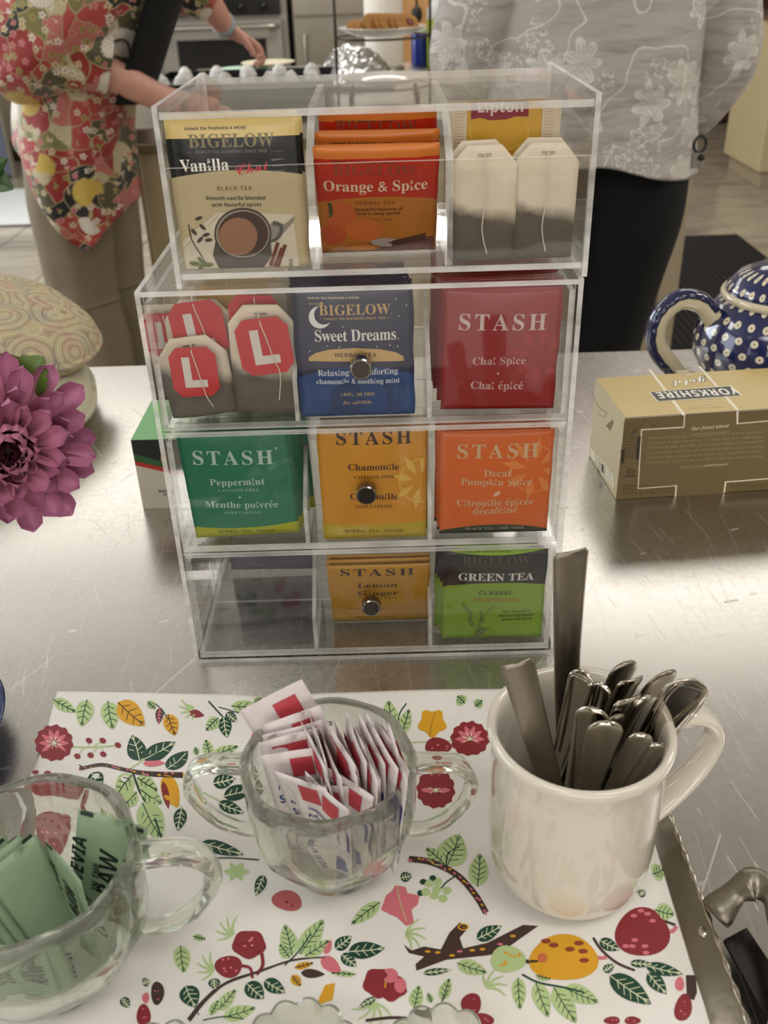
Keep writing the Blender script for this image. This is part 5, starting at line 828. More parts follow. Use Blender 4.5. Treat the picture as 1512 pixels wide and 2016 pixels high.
for src, nm in ((fo, 'first'), (o2, 'second')):
    for c in stack(src, 1, .0042, -.0006, label='orange packet behind the %s row one in the middle bin compartment' % nm, group='orange tea packets in the %s row' % nm): pass

# --- Sweet Dreams
ms = m_foil('sweet_dreams_foil', '#154078', .36, [(.031, '#0a1238', 6.)])
o, p = packet('tea_packet', 'dark blue sweet dreams herbal tea packet with gold lettering in the top drawer', .0655, .0765, ms, (-.0035, .0085, DRZ[2]), -.01, 0, 0, .0016, 8)
p.text('Unlock the freshness & enjoy!', (605, 588), (708, 586), '#c9bda0', 'sansb')
p.disc((633, 596), 3.2, 3.2, '#b2935f').line([(608, 597), (631, 597)], 1.6, '#b2935f')
p.disc((630, 623), 22, 22, '#dfe0dc', 24, sub=2); p.up(); p.disc((637, 618), 18.5, 19, '#0a1238', 24, sub=2); p.up()
p.text('BIGELOW', (628, 619), (768, 616), '#c09c68', 'serif', .01, 1.05); p.text('.', (769, 616), (773, 616), '#c09c68')
p.text('FAMILY TEA BLENDERS SINCE 1945', (638, 628), (759, 626), '#b2935f', 'sansb', .03)
p.line([(628, 625), (636, 625)], .8, '#b2935f').line([(761, 623), (770, 623)], .8, '#b2935f')
p.text('Sweet Dreams', (619, 671), (781, 666), '#dcdad2', 'serif', -.02, 1.25); p.text('.', (782, 666), (786, 666), '#dcdad2')
p.poly([(608, 709), (608, 702), (622, 693), (650, 686), (700, 682), (750, 685), (780, 692), (794, 700), (795, 709)], '#c3a065'); p.up()
p.text('HERBAL TEA', (659, 700), (741, 699), '#2a1c18', 'serif', .05, .95)
p.text('Relaxing & comforting', (626, 738), (784, 733), '#cfd3d8', 'serif', -.01, 1.1); p.text('chamomile & soothing mint', (623, 754), (787, 751), '#cfd3d8', 'serif', -.01, 1.1)
p.text('CAFFEINE FREE', (671, 777), (738, 776), '#c3a065', 'sansb', .1, 1.2); p.text('ALL NATURAL', (676, 793), (733, 792), '#c3a065', 'sansb', .1, 1.3)
p.disc((684, 788), 34, 38, '#173460', 22, sub=2).text('F', (752, 829), (800, 829), '#173460', 'serif', 0, 1.5)
for q in ((779, 587), (785, 621), (675, 641), (619, 621), (610, 690), (783, 680), (750, 604), (668, 681), (645, 679), (742, 680), (768, 677), (800, 600)): p.disc(q, 1.3, 1.3, '#d8dde2', 6)
fin(o, p)
stack(o, 8, .0042, .0004, label='dark blue packet behind the sweet dreams packet in the top drawer', group='blue sweet dreams packets in the top drawer', dx=-.00055)

# --- printed in the same house style: packets with a big letterspaced name
def sunburst(p, c, R_, col, n=8):
    for k in range(n):
        a = 2*PI*k/n+.2; b = a+.16
        tip = (c[0]+R_*math.cos(a), c[1]+R_*math.sin(a)); m1 = (c[0]+R_*.62*math.cos(a-.22), c[1]+R_*.62*math.sin(a-.22)); m2 = (c[0]+R_*.62*math.cos(a+.22), c[1]+R_*.62*math.sin(a+.22)); s_ = (c[0]+R_*.25*math.cos(a), c[1]+R_*.25*math.sin(a))
        p.poly([s_, m1, tip, m2], col)
        p.line([(c[0]+R_*.72*math.cos(a+.39+x), c[1]+R_*.72*math.sin(a+.39+x)) for x in (-.3, -.15, 0, .15, .3)], R_*.05, col)
mc = m_foil('chai_spice_foil', '#8c0a0c', .38)
o, p = packet('tea_packet', 'dark red chai spice tea packet with pale lettering at the front of the top drawer', .066, .0725, mc, (.0775, .0120, DRZ[2]), 0, .02, 0, .0016, 12)
sunburst(p, (1062, 700), 62, '#99211f'); p.up()
p.text('STASH', (900, 648), (1075, 648), '#c9b3ad', 'serif', .13, 1.02)
p.text('Chai Spice', (929, 716), (1034, 714), '#c39a90', 'serif', 0, 1.0); p.disc((980, 733), 3, 3, '#c39a90', 4)
p.text('Chai épicé', (925, 763), (1029, 764), '#c39a90', 'serif', 0, 1.0); fin(o, p)
cs = stack(o, 9, .0044, .0007, label='dark red packet behind the chai spice packet in the top drawer', group='red chai spice packets in the top drawer', dx=-.0005)
for c in cs: c.scale.z = 1.04
mp = m_foil('peppermint_foil', '#0c5c45', .33, [(.0612, '#0c5c45', 0)]); mp = m_foil('peppermint_packet_foil', '#a0a414', .38, [(.0062, '#056a4a', -2.)])
o, p = packet('tea_packet', 'green peppermint tea packet with a lime foot strip in the middle drawer', .0655, .0735, mp, (-.0768, .0130, DRZ[1]+.001), -.02, -.035, 0, .0016, 14)
p.text('STASH', (379, 913), (540, 911), '#a9bdb0', 'serif', .12, 1.02); p.disc((544, 881), 2.2, 2.2, '#a9bdb0', 8)
p.text('Peppermint', (414, 953), (522, 951), '#a9bdb0', 'serif', .01, 1.0); p.text('CAFFEINE-FREE', (431, 965), (510, 964), '#8bab99', 'serif', .08)
p.disc((473, 976), 2.6, 2.6, '#a9bdb0', 4); p.text('Menthe poivrée', (405, 997), (549, 996), '#a9bdb0', 'serif', .01, 1.0)
p.text('SANS CAFÉINE', (443, 1009), (515, 1008), '#8bab99', 'serif', .08); p.text('HERBAL TEA - TISANE', (431, 1047), (542, 1045), '#2e3d1c', 'serif', .08); fin(o, p)
stack(o, 6, .0044, .0004, label='green packet behind the front peppermint packet in the middle drawer', group='green peppermint packets in the middle drawer', dx=.0013)
mh = m_foil('chamomile_foil', '#b29a1c', .38, [(.0105, '#c28512', -1.)])
o, p = packet('tea_packet', 'golden chamomile tea packet with dark lettering in the middle drawer', .0640, .0755, mh, (.0035, .0068, DRZ[1]), 0, 0, 0, .0016, 15)
sunburst(p, (828, 945), 58, '#d0a540'); p.up()
p.text('STASH', (660, 874), (811, 871), '#2e1c14', 'serif', .13, 1.02); p.text('Chamomile', (685, 923), (786, 922), '#3f140e', 'serif', 0, 1.); p.text('CAFFEINE-FREE', (697, 939), (776, 938), '#3f140e', 'serif', .08)
p.disc((736, 953), 3, 3, '#3f140e', 4); p.text('Camomille', (689, 981), (784, 980), '#3f140e', 'serif', 0, 1.); p.text('SANS CAFÉINE', (700, 997), (773, 996), '#3f140e', 'serif', .08)
p.text('HERBAL TEA - TISANE', (680, 1046), (794, 1045), '#3f2c10', 'serif', .08); fin(o, p)
stack(o, 3, .0044, .0003, label='golden packet behind the front chamomile packet in the middle drawer', group='golden chamomile packets in the middle drawer', dx=.0003)
mk = m_foil('pumpkin_foil', '#24331f', .38, [(.0065, '#cf5f12', 4.)])
o, p = packet('tea_packet', 'orange decaf pumpkin spice tea packet with green foot strip in the middle drawer', .0675, .0715, mk, (.0775, .0095, DRZ[1]), -.02, .005, 0, .0017, 16)
sunburst(p, (1050, 920), 64, '#d97f35'); p.up()
p.text('STASH', (897, 900), (1060, 897), '#c8a77f', 'serif', .13, 1.02); p.text('Decaf', (951, 935), (1005, 934), '#c8a77f', 'serif', 0, 1.); p.text('Pumpkin Spice', (906, 952), (1046, 952), '#c8a77f', 'serif', 0, 1.)
p.poly([(970, 973), (975, 966), (984, 963), (983, 969), (976, 974)], '#d3b79a')
p.text('Citrouille épicée', (898, 994), (1050, 990), '#c8a77f', 'serif', 0, 1.); p.text('décaféiné', (930, 1009), (1018, 1006), '#c8a77f', 'serif', 0, 1.); p.text('BLACK TEA - THE NOIR', (916, 1041), (1030, 1039), '#9aa08a', 'serif', .08); fin(o, p)
stack(o, 4, .0044, .0004, label='orange packet behind the front pumpkin spice packet in the middle drawer', group='orange pumpkin spice packets in the middle drawer', dx=-.0006)
ml = m_foil('lemon_ginger_foil', '#bd9406', .38, [(.007, '#c08a0a', 2.)])
o, p = packet('tea_packet', 'yellow lemon ginger tea packet leaning forward in the bottom drawer', .0665, .0655, ml, (.0048, .0325, DRZ[0]), -.36, 0, 0, .0017, 17)
p.text('STASH', (668, 1131), (816, 1128), '#2a1712', 'serif', .13, .78); p.text('Lemon', (703, 1152), (783, 1151), '#451810', 'serif', 0, .8); p.text('Ginger', (704, 1168), (784, 1166), '#451810', 'serif', 0, .8); p.text('CAFFEINE-FREE', (709, 1174), (782, 1173), '#5b2c12', 'serif', .08, .7)
p.text('NET WT 0.05 oz (1.7 g)', (685, 1196), (810, 1193), '#5b3a12', 'serif', .08, .7); p.text('HERBAL TEA', (700, 1213), (776, 1211), '#5b3a12', 'serif', .08, .7); fin(o, p)
stack(o, 2, .0040, .0012, label='yellow packet behind the leaning lemon ginger packet in the bottom drawer', group='yellow lemon ginger packets in the bottom drawer')
mg = m_foil('green_tea_foil', '#7fa516', .36, [(.0468, '#030504', 3.), (.0675, '#93bb20', -4.)])
o, p = packet('tea_packet', 'lime and black decaffeinated green tea packet in the bottom drawer', .0665, .0712, mg, (.0790, .0095, DRZ[0]), -.02, .01, 0, .0017, 18)
p.text('Unlock the freshness & enjoy!', (908, 1087), (1006, 1085), '#26331a', 'sansb'); p.text('BIGELOW', (910, 1109), (1043, 1108), '#4c4638', 'serif', .02); p.text('FAMILY TEA BLENDERS SINCE 1945', (919, 1115), (1036, 1115), '#3d4038', 'sansb')
p.text('GREEN TEA', (901, 1140), (1050, 1139), '#dddcd2', 'serif', 0, .95); p.text('CLASSIC', (941, 1167), (1008, 1167), '#23301b', 'sansb', .12, .9); p.text('DECAFFEINATED', (932, 1180), (1020, 1181), '#b4581c', 'serif', 0, 1.05)
p.text('Our smooth &', (989, 1202), (1044, 1202), '#2b3a1a', 'sansb'); p.text('delicate signature', (980, 1210), (1050, 1210), '#2b3a1a', 'sansb'); p.text('green tea blend', (987, 1218), (1047, 1217), '#2b3a1a', 'sansb')
for pts, wd in (([(902, 1175), (918, 1196), (942, 1219)], [1, 5, 2]), ([(990, 1182), (965, 1195), (948, 1214)], [1, 4, 2]), ([(946, 1198), (949, 1215), (940, 1232)], [4, 7, 3]), ([(925, 1200), (926, 1220), (940, 1236)], [4, 7, 2]), ([(962, 1234), (945, 1240), (932, 1252)], [4, 12, 6])):
    p.line(pts, wd, '#55692a', 4); p.up(); p.line(pts, .8, '#a2b862', 4); p.up()
fin(o, p)
stack(o, 3, .0046, .0002, label='lime packet behind the front green tea packet in the bottom drawer', group='green tea packets in the bottom drawer', dx=-.0017)
mpu = m_foil('purple_foil', '#4a4560', .35)
o, p = packet('tea_packet', 'dull purple tea packet standing at the back left of the bottom drawer', .066, .068, mpu, (-.0745, .098, DRZ[0]+.001), .05, .02, 0, .0018, 21); fin(o, p)

# ============================================================ tea bags
def m_teabag():
    t = NT('tea_bag_paper'); o = t.obj(); sep = t.n('ShaderNodeSeparateXYZ'); t.l(o, sep.inputs[0])
    lv = t.ma('ADD', t.ma('ADD', t.ma('MULTIPLY', t.noise(o, 45, 3), .016), t.ma('MULTIPLY', sep.outputs[0], -.22)), .0205)
    f = t.ma('MULTIPLY', t.ma('SUBTRACT', lv, sep.outputs[2]), 140., clamp=True)
    g = t.noise(o, 900, 3, .7); tea = t.mix(g, srgb('#241e18'), srgb('#5a5044'))
    pap = t.mix(t.noise(o, 60, 3), srgb('#cbbba0'), srgb('#e4d9c6')); t.bc(t.mix(t.ma('MULTIPLY', f, .93), pap, tea)); t.p(Roughness=.8)
    t.bump(t.noise(o, 130, 4), .4, .0012); return t.m
M_BAG = m_teabag(); M_TAG = mat('red_tag_paper', '#b80a14', .45, namt=.02); M_STR = mat('cotton_string', '#d8cfbb', .9); M_STAPLE = mat('staple', '#9c968a', .3, 1.)
def teabag(label, w, h, loc, lean=0, roll=0, yaw=0, tagc=None, group=None, seed=0, string=None):
    mb = MB(); NX, NZ = 12, 18; c = w*.27; vs = []; fs = []
    for side in (0, 1):
        for j in range(NZ+1):
            b = h*j/NZ; hw = w/2-(max(0, b-(h-c)))*.9
            for i in range(NX+1):
                u = 2*i/NX-1; a = u*hw
                d = (.0035*math.exp(-((b-h*.2)/(h*.22))**2)+.0007)*max(0, 1-u*u)**.5+.0006*noise.noise(V((a*90+seed*9, b*70, seed)))
                vs.append((a, -(.0002+max(0, d)) if side == 0 else .0002+max(0, d*.6), b))
    n = (NX+1)*(NZ+1)
    for j in range(NZ):
        for i in range(NX):
            k = j*(NX+1)+i; fs.append((k, k+1, k+NX+2, k+NX+1)); fs.append((n+k, n+k+NX+1, n+k+NX+2, n+k+1))
    bd = [i for i in range(NX+1)]+[j*(NX+1)+NX for j in range(1, NZ+1)]+[NZ*(NX+1)+i for i in range(NX-1, -1, -1)]+[j*(NX+1) for j in range(NZ-1, 0, -1)]
    for i in range(len(bd)): a, b = bd[i], bd[(i+1) % len(bd)]; fs.append((a, n+a, n+b, b))
    mb.add(vs, fs); o = mb.build('tea_bag', [M_BAG], None, True, origin=(0, 0, 0), world=False)
    o.location = loc; o.rotation_euler = (-lean, roll, yaw); tag(o, label, 'tea bag', group)
    MB().tube([(-.0035, -.0019, h-.0045), (.0035, -.0019, h-.0045)], .0004, 6).build('staple', M_STAPLE, o, world=False, origin=(0, 0, 0))
    sp = string or [(.0, -.0025, h-.004), (.001, -.0045, h*.6), (-.001, -.0052, h*.3), (.002, -.0035, .004)]
    if tagc is None: MB().tube(smoothpath(sp, 6), .00035, 5, up=(1, 0, 0)).build('string', M_STR, o, world=False, origin=(0, 0, 0))
    else:
        (cx, cz, s, r) = tagc; cr, sr = math.cos(r), math.sin(r)
        def tp(a, b, y=-.0062): return (cx+(a*cr-b*sr)*s, y, cz+(a*sr+b*cr)*s)
        q = .34; pts = [(-1+q, -1), (1-q, -1), (1, -1+q), (1, 1-q), (1-q, 1), (-1+q, 1), (-1, 1-q), (-1, -1+q)]
        m = MB().loft([[tp(a*.9, b, -.0060) for a, b in pts], [tp(a*.9, b, -.0064) for a, b in pts]]); tg = m.build('paper_tag', [M_TAG], o, world=False, origin=(0, 0, 0))
        m = MB(); L = [(-.42, .62), (-.12, .62), (-.12, -.32), (.46, -.32), (.46, -.62), (-.42, -.62)]
        m.add([tp(a, b, -.00652) for a, b in L], [tuple(range(6))]); m.build('printed_letter', [ink('#cfc8c0')], tg, world=False, origin=(0, 0, 0))
        a = tp(0, 1.15, -.004); st = [(0, -.0022, h-.004), a, tp(.02, .8, -.0068), tp(.12, .3, -.0072), tp(.25, -.5, -.0072), tp(.35, -1.05, -.0066), (cx+.006, -.005, max(.006, cz-s*2))]
        MB().tube(smoothpath(st, 5), .00032, 5, up=(1, 0, 0)).build('string', M_STR, o, world=False, origin=(0, 0, 0))
    return o
teabag('tea bag with folded top at the left of the right bin compartment', .0345, .0585, (.0670, .0150, BF+.0005), .02, 0, 0, seed=1)
teabag('tea bag standing at the far right of the top bin', .0335, .0585, (.0985, .0165, BF+.0005), .02, .02, 0, seed=2)
teabag('tea bag with its yellow edge behind the left one in the right bin compartment', .0345, .0595, (.0660, .0235, BF+.0005), .02, -.02, 0, seed=3)
teabag('tea bag behind the far right one in the top bin', .0335, .0595, (.0975, .0250, BF+.0005), .03, .03, 0, seed=4)
# yellow envelopes
mly = m_foil('yellow_envelope_paper', '#c3941a', .45)
M_CRIMP = mat('crimped_paper', '#cdbda0', .6)
def envelope(label, loc, w, h, lean, seed, printed):
    o, p = packet('tea_envelope', label, w, h, mly, loc, lean, 0, 0, .0012, seed)
    for sx in (-1, 1):
        m = MB(); m.box(min(sx*(w/2-.009), sx*(w/2+.001)), max(sx*(w/2-.009), sx*(w/2+.001)), -.0012, -.0006, 0, h)
        for k in range(int(h/.0016)): m.box(min(sx*(w/2-.0075), sx*(w/2-.003)), max(sx*(w/2-.0075), sx*(w/2-.003)), -.0016, -.0011, k*.0016, k*.0016+.0007)
        m.build('crimped_edge', M_CRIMP, o, world=False, origin=(0, 0, 0))
    if printed:
        p.disc((982, 258), 60, 40, '#cfa22c', 30, sub=3); p.up(2); p.disc((982, 254), 56, 36, '#c3941a', 30, sub=3); p.up(2)
        p.poly([(928, 198), (1040, 194), (1040, 228), (1015, 228), (995, 234), (965, 236), (945, 231), (927, 234)], '#7c1420'); p.up(2)
        p.text('Lipton', (938, 221), (1031, 219), '#d3b7ad', 'sansb', .0, 1.0)
    fin(o, p); return o
envelope('yellow tea envelope with a dark red name panel in the right bin compartment', (.0800, .045, BF), .058, .0765, .0, 31, True)
envelope('plain yellow tea envelope behind the tagged tea bags in the top drawer', (-.0740, .040, DRZ[2]), .06, .070, .0, 32, False)
envelope('plain yellow tea envelope deeper behind the tagged tea bags in the top drawer', (-.0700, .047, DRZ[2]), .06, .071, .02, 33, False)
Z2 = DRZ[2]+.0005
def tb(label, topc, w, h, y, roll, tagc, seed, lean=0):
    zt = un(topc[0], topc[1], y=y+h*math.sin(lean)); return teabag(label, w, h, (zt.x-h*math.sin(roll), y, max(Z2, zt.z-h*math.cos(roll))), lean, roll, 0, tagc, None, seed)
tb('tea bag with the small low red L tag, front left of the top drawer', (370, 668), .040, .0480, .0150, -.10, (.0005, .0290, .0148, -.08), 5)
tb('tea bag with a tilted red L tag, front right of the left drawer compartment', (512, 600), .0375, .0640, .0130, .02, (.0015, .0420, .0165, .12), 6)
tb('tea bag with a tall red L tag standing behind the low front one', (388, 590), .040, .060, .0260, .0, (.000, .044, .0170, .10), 7)
tb('tea bag with a half hidden red tag behind the tilted one', (500, 588), .040, .060, .0270, .0, (.000, .0480, .0160, -.05), 8)
tb('tea bag with a red tag pressed against the left side of the top drawer', (322, 600), .032, .058, .0340, -.02, (.000, .042, .0130, .0), 9)

# ============================================================ serving tray and printed napkin
NAP0 = .0030
def naph(x, y):
    h = NAP0+.0042*math.exp(-((y+.106)/.010)**2)*(1/(1+math.exp((x-.150)/.004)))
    h += .0006*math.sin(x*26+1)*math.exp(-((y+.04)/.012)**2)
    h += .0007/(1+math.exp((y+.2345-.012*x)/.0018))
    return h+.00035*noise.noise(V((x*18, y*18, 3)))
M_TRAY = mat('hammered_pewter', '#8f897c', .38, 1., nscale=30, namt=.2, bump=.5, bscale=50, bdist=.002)
M_TRAYB = mat('tray_bead', '#b5afa2', .22, 1.)
ro0, ro1 = un(1303, 1563, z=.012), un(1470, 2016, z=.012); ri0, ri1 = un(1285, 1640, z=.0045), un(1398, 2016, z=.0045)
tray = thing('serving_tray', 'dull pewter serving tray with a beaded edge under the napkin', 'tray', (0, -.27, 0))
xo = lambda y: ro0.x+(ro1.x-ro0.x)*(y-ro0.y)/(ro1.y-ro0.y); xi = lambda y: ri0.x+(ri1.x-ri0.x)*(y-ri0.y)/(ri1.y-ri0.y)
YF, YN, XL = -.101, -.47, -.19
m = MB()
inner = [(xi(YF-.012), YF-.012), (xi(YN), YN), (XL+.014, YN), (XL+.014, YF-.012)]; outer = [(xo(YF), YF), (xo(YN-.013), YN-.013), (XL, YN-.013), (XL, YF)]
rim = lambda i: .0052 if i == 3 or i == 0 else .011
bot = [(x, y, .0004) for x, y in inner]; fl1 = [(x, y, .0014) for x, y in inner]
hz = {0: .0055, 1: .0115, 2: .0055, 3: .0050}
out_ = [(x, y, hz[i]) for i, (x, y) in enumerate(outer)]
vs = fl1+out_+[(x, y, z-.0012) for x, y, z in out_]+bot
m.add(vs, [(3, 2, 1, 0)]+[(i, (i+1) % 4, 4+(i+1) % 4, 4+i) for i in range(4)]+[(4+i, 4+(i+1) % 4, 8+(i+1) % 4, 8+i) for i in range(4)]+[(8+i, 8+(i+1) % 4, 12+(i+1) % 4, 12+i) for i in range(4)]+[(12, 13, 14, 15)])
m.build('tray_body', M_TRAY, tray)
# right hand flange with its own relief and twisted bead
fl_ = MB(); N = 60; vs = []
for i in range(N+1):
    y = -.118+(YN+.118)*i/N
    for k in range(7):
        t = k/6; x = xi(y)+(xo(y)-xi(y))*t; vs.append((x, y, .0032+.0088*t**.8+.0004*noise.noise(V((x*60, y*60, 0)))+.0004))
fl_.add(vs, [(i*7+k, i*7+k+1, (i+1)*7+k+1, (i+1)*7+k) for i in range(N) for k in range(6)]); fl_.build('tray_flange', M_TRAY, tray, True)
m = MB(); pts = []; rad = []
for i in range(150):
    y = -.112+(YN+.112)*i/149; pts.append((xo(y)+.0002, y, .0126)); rad.append(.0011+.00055*math.sin(i*1.25))
m.tube(pts, rad, 8); m.build('beaded_edge', M_TRAYB, tray, True)
q = un(1385, 1830, z=.0115); MB().ball((q.x, q.y, .0098), .0026, 14, (1, 1.2, .6)).build('rivet', M_TRAYB, tray, True)
# cast handle
m = MB(); a = un(1408, 1800, z=.015); b = un(1455, 1752, z=.026); c = un(1500, 1745, z=.03); d = un(1545, 1800, z=.03); e = un(1570, 1950, z=.03); f2 = un(1560, 2100, z=.024)
hp = smoothpath([a, b, c, d, e, f2, f2+V((-.004, -.03, -.008)), f2+V((-.012, -.045, -.012))], 6)
m.tube(hp, [(.0050+.0015*math.sin(i*.9), .0072+.0012*math.sin(i*.7+1)) for i in range(len(hp))], 12)
m.build('tray_handle', M_TRAY, tray, True)
a, b = un(1425, 1850, z=.0095), un(1470, 1826, z=.0095); c, d = un(1512, 2010, z=.0095), un(1580, 1990, z=.0095)
m = MB(); m.loft([[(p.x, p.y, p.z-.002) for p in (a, b, d, c)], [(p.x, p.y, p.z) for p in (a, b, d, c)]]); m.build('handle_bracket', mat('polished_plate', '#5d5b5e', .18, 1.), tray)

M_NAP = NT('paper_napkin'); _o = M_NAP.obj()
M_NAP.bc(M_NAP.mix(M_NAP.noise(_o, 25, 3), srgb('#dedad3'), srgb('#eeebe5'))); M_NAP.p(Roughness=.85)
_v = M_NAP.vor(M_NAP.mapping(_o, (1, 1.6, 0)), 480, 'F1', .25); _d = M_NAP.ma('LESS_THAN', _v.outputs['Distance'], .32)
_sp = M_NAP.n('ShaderNodeSeparateXYZ'); M_NAP.l(_o, _sp.inputs[0])
_far = M_NAP.ma('GREATER_THAN', _sp.outputs[1], .118); _rt = M_NAP.ma('GREATER_THAN', _sp.outputs[0], .147)
_h = M_NAP.ma('ADD', M_NAP.ma('MULTIPLY', M_NAP.ma('MULTIPLY', _d, M_NAP.ma('MAXIMUM', _far, _rt)), -1.), M_NAP.ma('MULTIPLY', M_NAP.noise(_o, 350, 3), .5)); M_NAP.bump(_h, .55, .0006)
NX0, NX1 = -.2049, .0716
def napR(y):  # right edge of the napkin as seen in the photograph
    pts = [(-.0402, .076), (-.06, .092), (-.1, .125), (-.13, .146), (-.20, .1475), (-.30, .1500), (-.47, .151)]
    for (a, xa), (b, xb) in zip(pts, pts[1:]):
        if y <= a and y >= b: return xa+(xb-xa)*(y-a)/(b-a)
    return pts[0][1] if y > a else pts[-1][1]
# true outline: rectangular napkin; near edge beyond the frame
TL, TR = un(110, 1373, z=.003), un(960, 1368, z=.003); LB = un(5, 1740, z=.003)
vs = []; NXn, NYn = 90, 120; yb = -.36
for j in range(NYn+1):
    t = j/NYn; 
    for i in range(NXn+1):
        s_ = i/NXn
        yt = .004+TL.y+(TR.y-TL.y)*min(1, s_*1.28)+.0015*math.sin(s_*7+2)+(.004*math.exp(-((s_-.40)/.04)**2)*-1); y = yt+(yb-yt)*t
        xl = TL.x+(LB.x-TL.x)*(y-TL.y)/(LB.y-TL.y); xr = min(.1495, xi(min(y, -.12))+.003)
        xx = xl+(xr-xl)*s_; vs.append((xx, y, naph(xx, y)))
m = MB(); m.add(vs, [(j*(NXn+1)+i, (j+1)*(NXn+1)+i, (j+1)*(NXn+1)+i+1, j*(NXn+1)+i+1) for j in range(NYn) for i in range(NXn)])
n0 = len(vs)
nap = m.build('paper_napkin', [M_NAP.m], None, True); 
so = nap.modifiers.new('thickness', 'SOLIDIFY'); so.thickness = .0004; so.offset = -1
tag(nap, 'white paper napkin printed with berries, branches and leaves under the mug and glasses', 'napkin')

# --- the botanical print
npl = Plane((0, 0, 0), (1, 0, 0), (0, 1, 0))
class NP(Print):
    def P(s, a, b): return V((a, b, naph(a, b)+.00022+s.lay*.000035))
P_ = NP(npl); P_.pl.o = V((0, 0, .0035))
DG, LG, YE, RD, PK, BR, LI, CRM = '#0f3f2c', '#b2c88c', '#d99f1c', '#87242c', '#d2707a', '#3f2a22', '#d8dcb8', '#e3dcc4'
def leafring(b, t, w, n=9, lob=0.):
    dx, dy = t[0]-b[0], t[1]-b[1]; L = math.hypot(dx, dy) or 1; nx, ny = -dy/L, dx/L; A = []; B = []
    for i in range(n+1):
        s_ = i/n; ww = w/2*math.sin(PI*min(1, s_**.75*1.0))**.8*(1+lob*(i % 2)) if 0 < i < n else 0
        A.append((b[0]+dx*s_+nx*ww, b[1]+dy*s_+ny*ww)); B.append((b[0]+dx*s_-nx*ww, b[1]+dy*s_-ny*ww))
    return A+B[::-1][1:-1]
def pleaf(b, t, w, fill, vein, lob=0., vw=1.5, nv=4):
    rg = leafring(b, t, w, 9, lob); c = ((b[0]+t[0])/2, (b[1]+t[1])/2); P_.fan(c, rg, fill); P_.lay += 1
    dx, dy = t[0]-b[0], t[1]-b[1]; L = math.hypot(dx, dy); nx, ny = -dy/L, dx/L
    P_.line([b, ((b[0]+t[0])/2+nx*w*.04, (b[1]+t[1])/2+ny*w*.04), (b[0]+dx*.95, b[1]+dy*.95)], vw*1.3, vein)
    for k in range(nv):
        s_ = .18+.62*k/max(1, nv-1)
        for sg in (-1, 1):
            p0 = (b[0]+dx*s_, b[1]+dy*s_); ww = w*.36*math.sin(PI*(s_+.1)); p1 = (p0[0]+dx*.13+nx*sg*ww, p0[1]+dy*.13+ny*sg*ww); P_.line([p0, p1], vw, vein)
    P_.lay -= 1
LGl = lambda b, t, w, **k: pleaf(b, t, w, LG, DG, **k)
DGl = lambda b, t, w, **k: pleaf(b, t, w, DG, LI, **k)
def stem(pts, w=3, col=DG): P_.line(pts, w, col, 4)
def branch(pts, w, dots=6):
    P_.line(pts, w, BR, 5); P_.lay += 1; q = smoothpath([(a, b, 0) for a, b in pts], 6)
    for k in range(dots*2): p = q[int((k+.5)/(dots*2)*len(q))]; P_.disc((p.x+RN.uniform(-3, 3), p.y+RN.uniform(-3, 3)), 4, 2, (PK, PK, YE)[k % 3], 6, rot=RN.uniform(0, 1))
    P_.lay -= 1
def flower(c, r, sq=.8, n=10):
    P_.disc(c, r, r*sq, RD, 40, wob=.06, k=12); P_.lay += 1
    for k in range(n): a = 2*PI*k/n; P_.fan((c[0]+r*.5*math.cos(a), c[1]+r*sq*.5*math.sin(a)), leafring((c[0]+r*.16*math.cos(a), c[1]+r*sq*.16*math.sin(a)), (c[0]+r*.8*math.cos(a), c[1]+r*sq*.8*math.sin(a)), r*.26, 5), PK)
    P_.lay += 1
    for k in range(8): a = 2*PI*k/8+.3; P_.line([c, (c[0]+r*.42*math.cos(a), c[1]+r*sq*.42*math.sin(a))], 1.6, CRM)
    P_.disc(c, r*.13, r*.1, LG, 8); P_.lay -= 2
def fruit(c, rx, ry, col, spots=6, rot=0, sc=PK, wob=.05):
    P_.disc(c, rx, ry, col, 26, rot=rot, wob=wob, k=3, seed=c[0]); P_.lay += 1
    for k in range(spots): a = RN.uniform(0, 6.3); d = RN.uniform(.15, .75); P_.disc((c[0]+rx*d*math.cos(a), c[1]+ry*d*math.sin(a)), max(2, rx*.11), max(1.6, rx*.08), sc, 8)
    P_.lay -= 1
def sepal(c, s_, ang=0):
    for k in range(5): a = ang+(k-2)*.55; P_.line([c, (c[0]+s_*.5*math.cos(a), c[1]+s_*.5*math.sin(a)), (c[0]+s_*math.cos(a+.25), c[1]+s_*math.sin(a+.25))], 7, LG, 3, taper=True)
# top band
LGl((105, 1378), (150, 1402), 24); LGl((172, 1378), (160, 1430), 36); LGl((212, 1380), (222, 1436), 36); pleaf((232, 1382), (285, 1428), 44, YE, BR)
LGl((290, 1380), (306, 1394), 16); stem([(300, 1380), (318, 1395), (330, 1415)], 2); pleaf((330, 1405), (345, 1448), 30, YE, BR); pleaf((315, 1392), (312, 1425), 16, BR, PK)
sepal((378, 1390), 26, 2.4); P_.fan((390, 1402), leafring((372, 1400), (402, 1408), 16), RD)
stem([(410, 1378), (425, 1395), (440, 1412)], 3); DGl((440, 1410), (447, 1452), 26); DGl((445, 1402), (466, 1420), 20); LGl((430, 1412), (405, 1438), 24); stem([(430, 1390), (470, 1402)], 2); LGl((455, 1388), (520, 1392), 26); LGl((500, 1382), (515, 1372), 16)
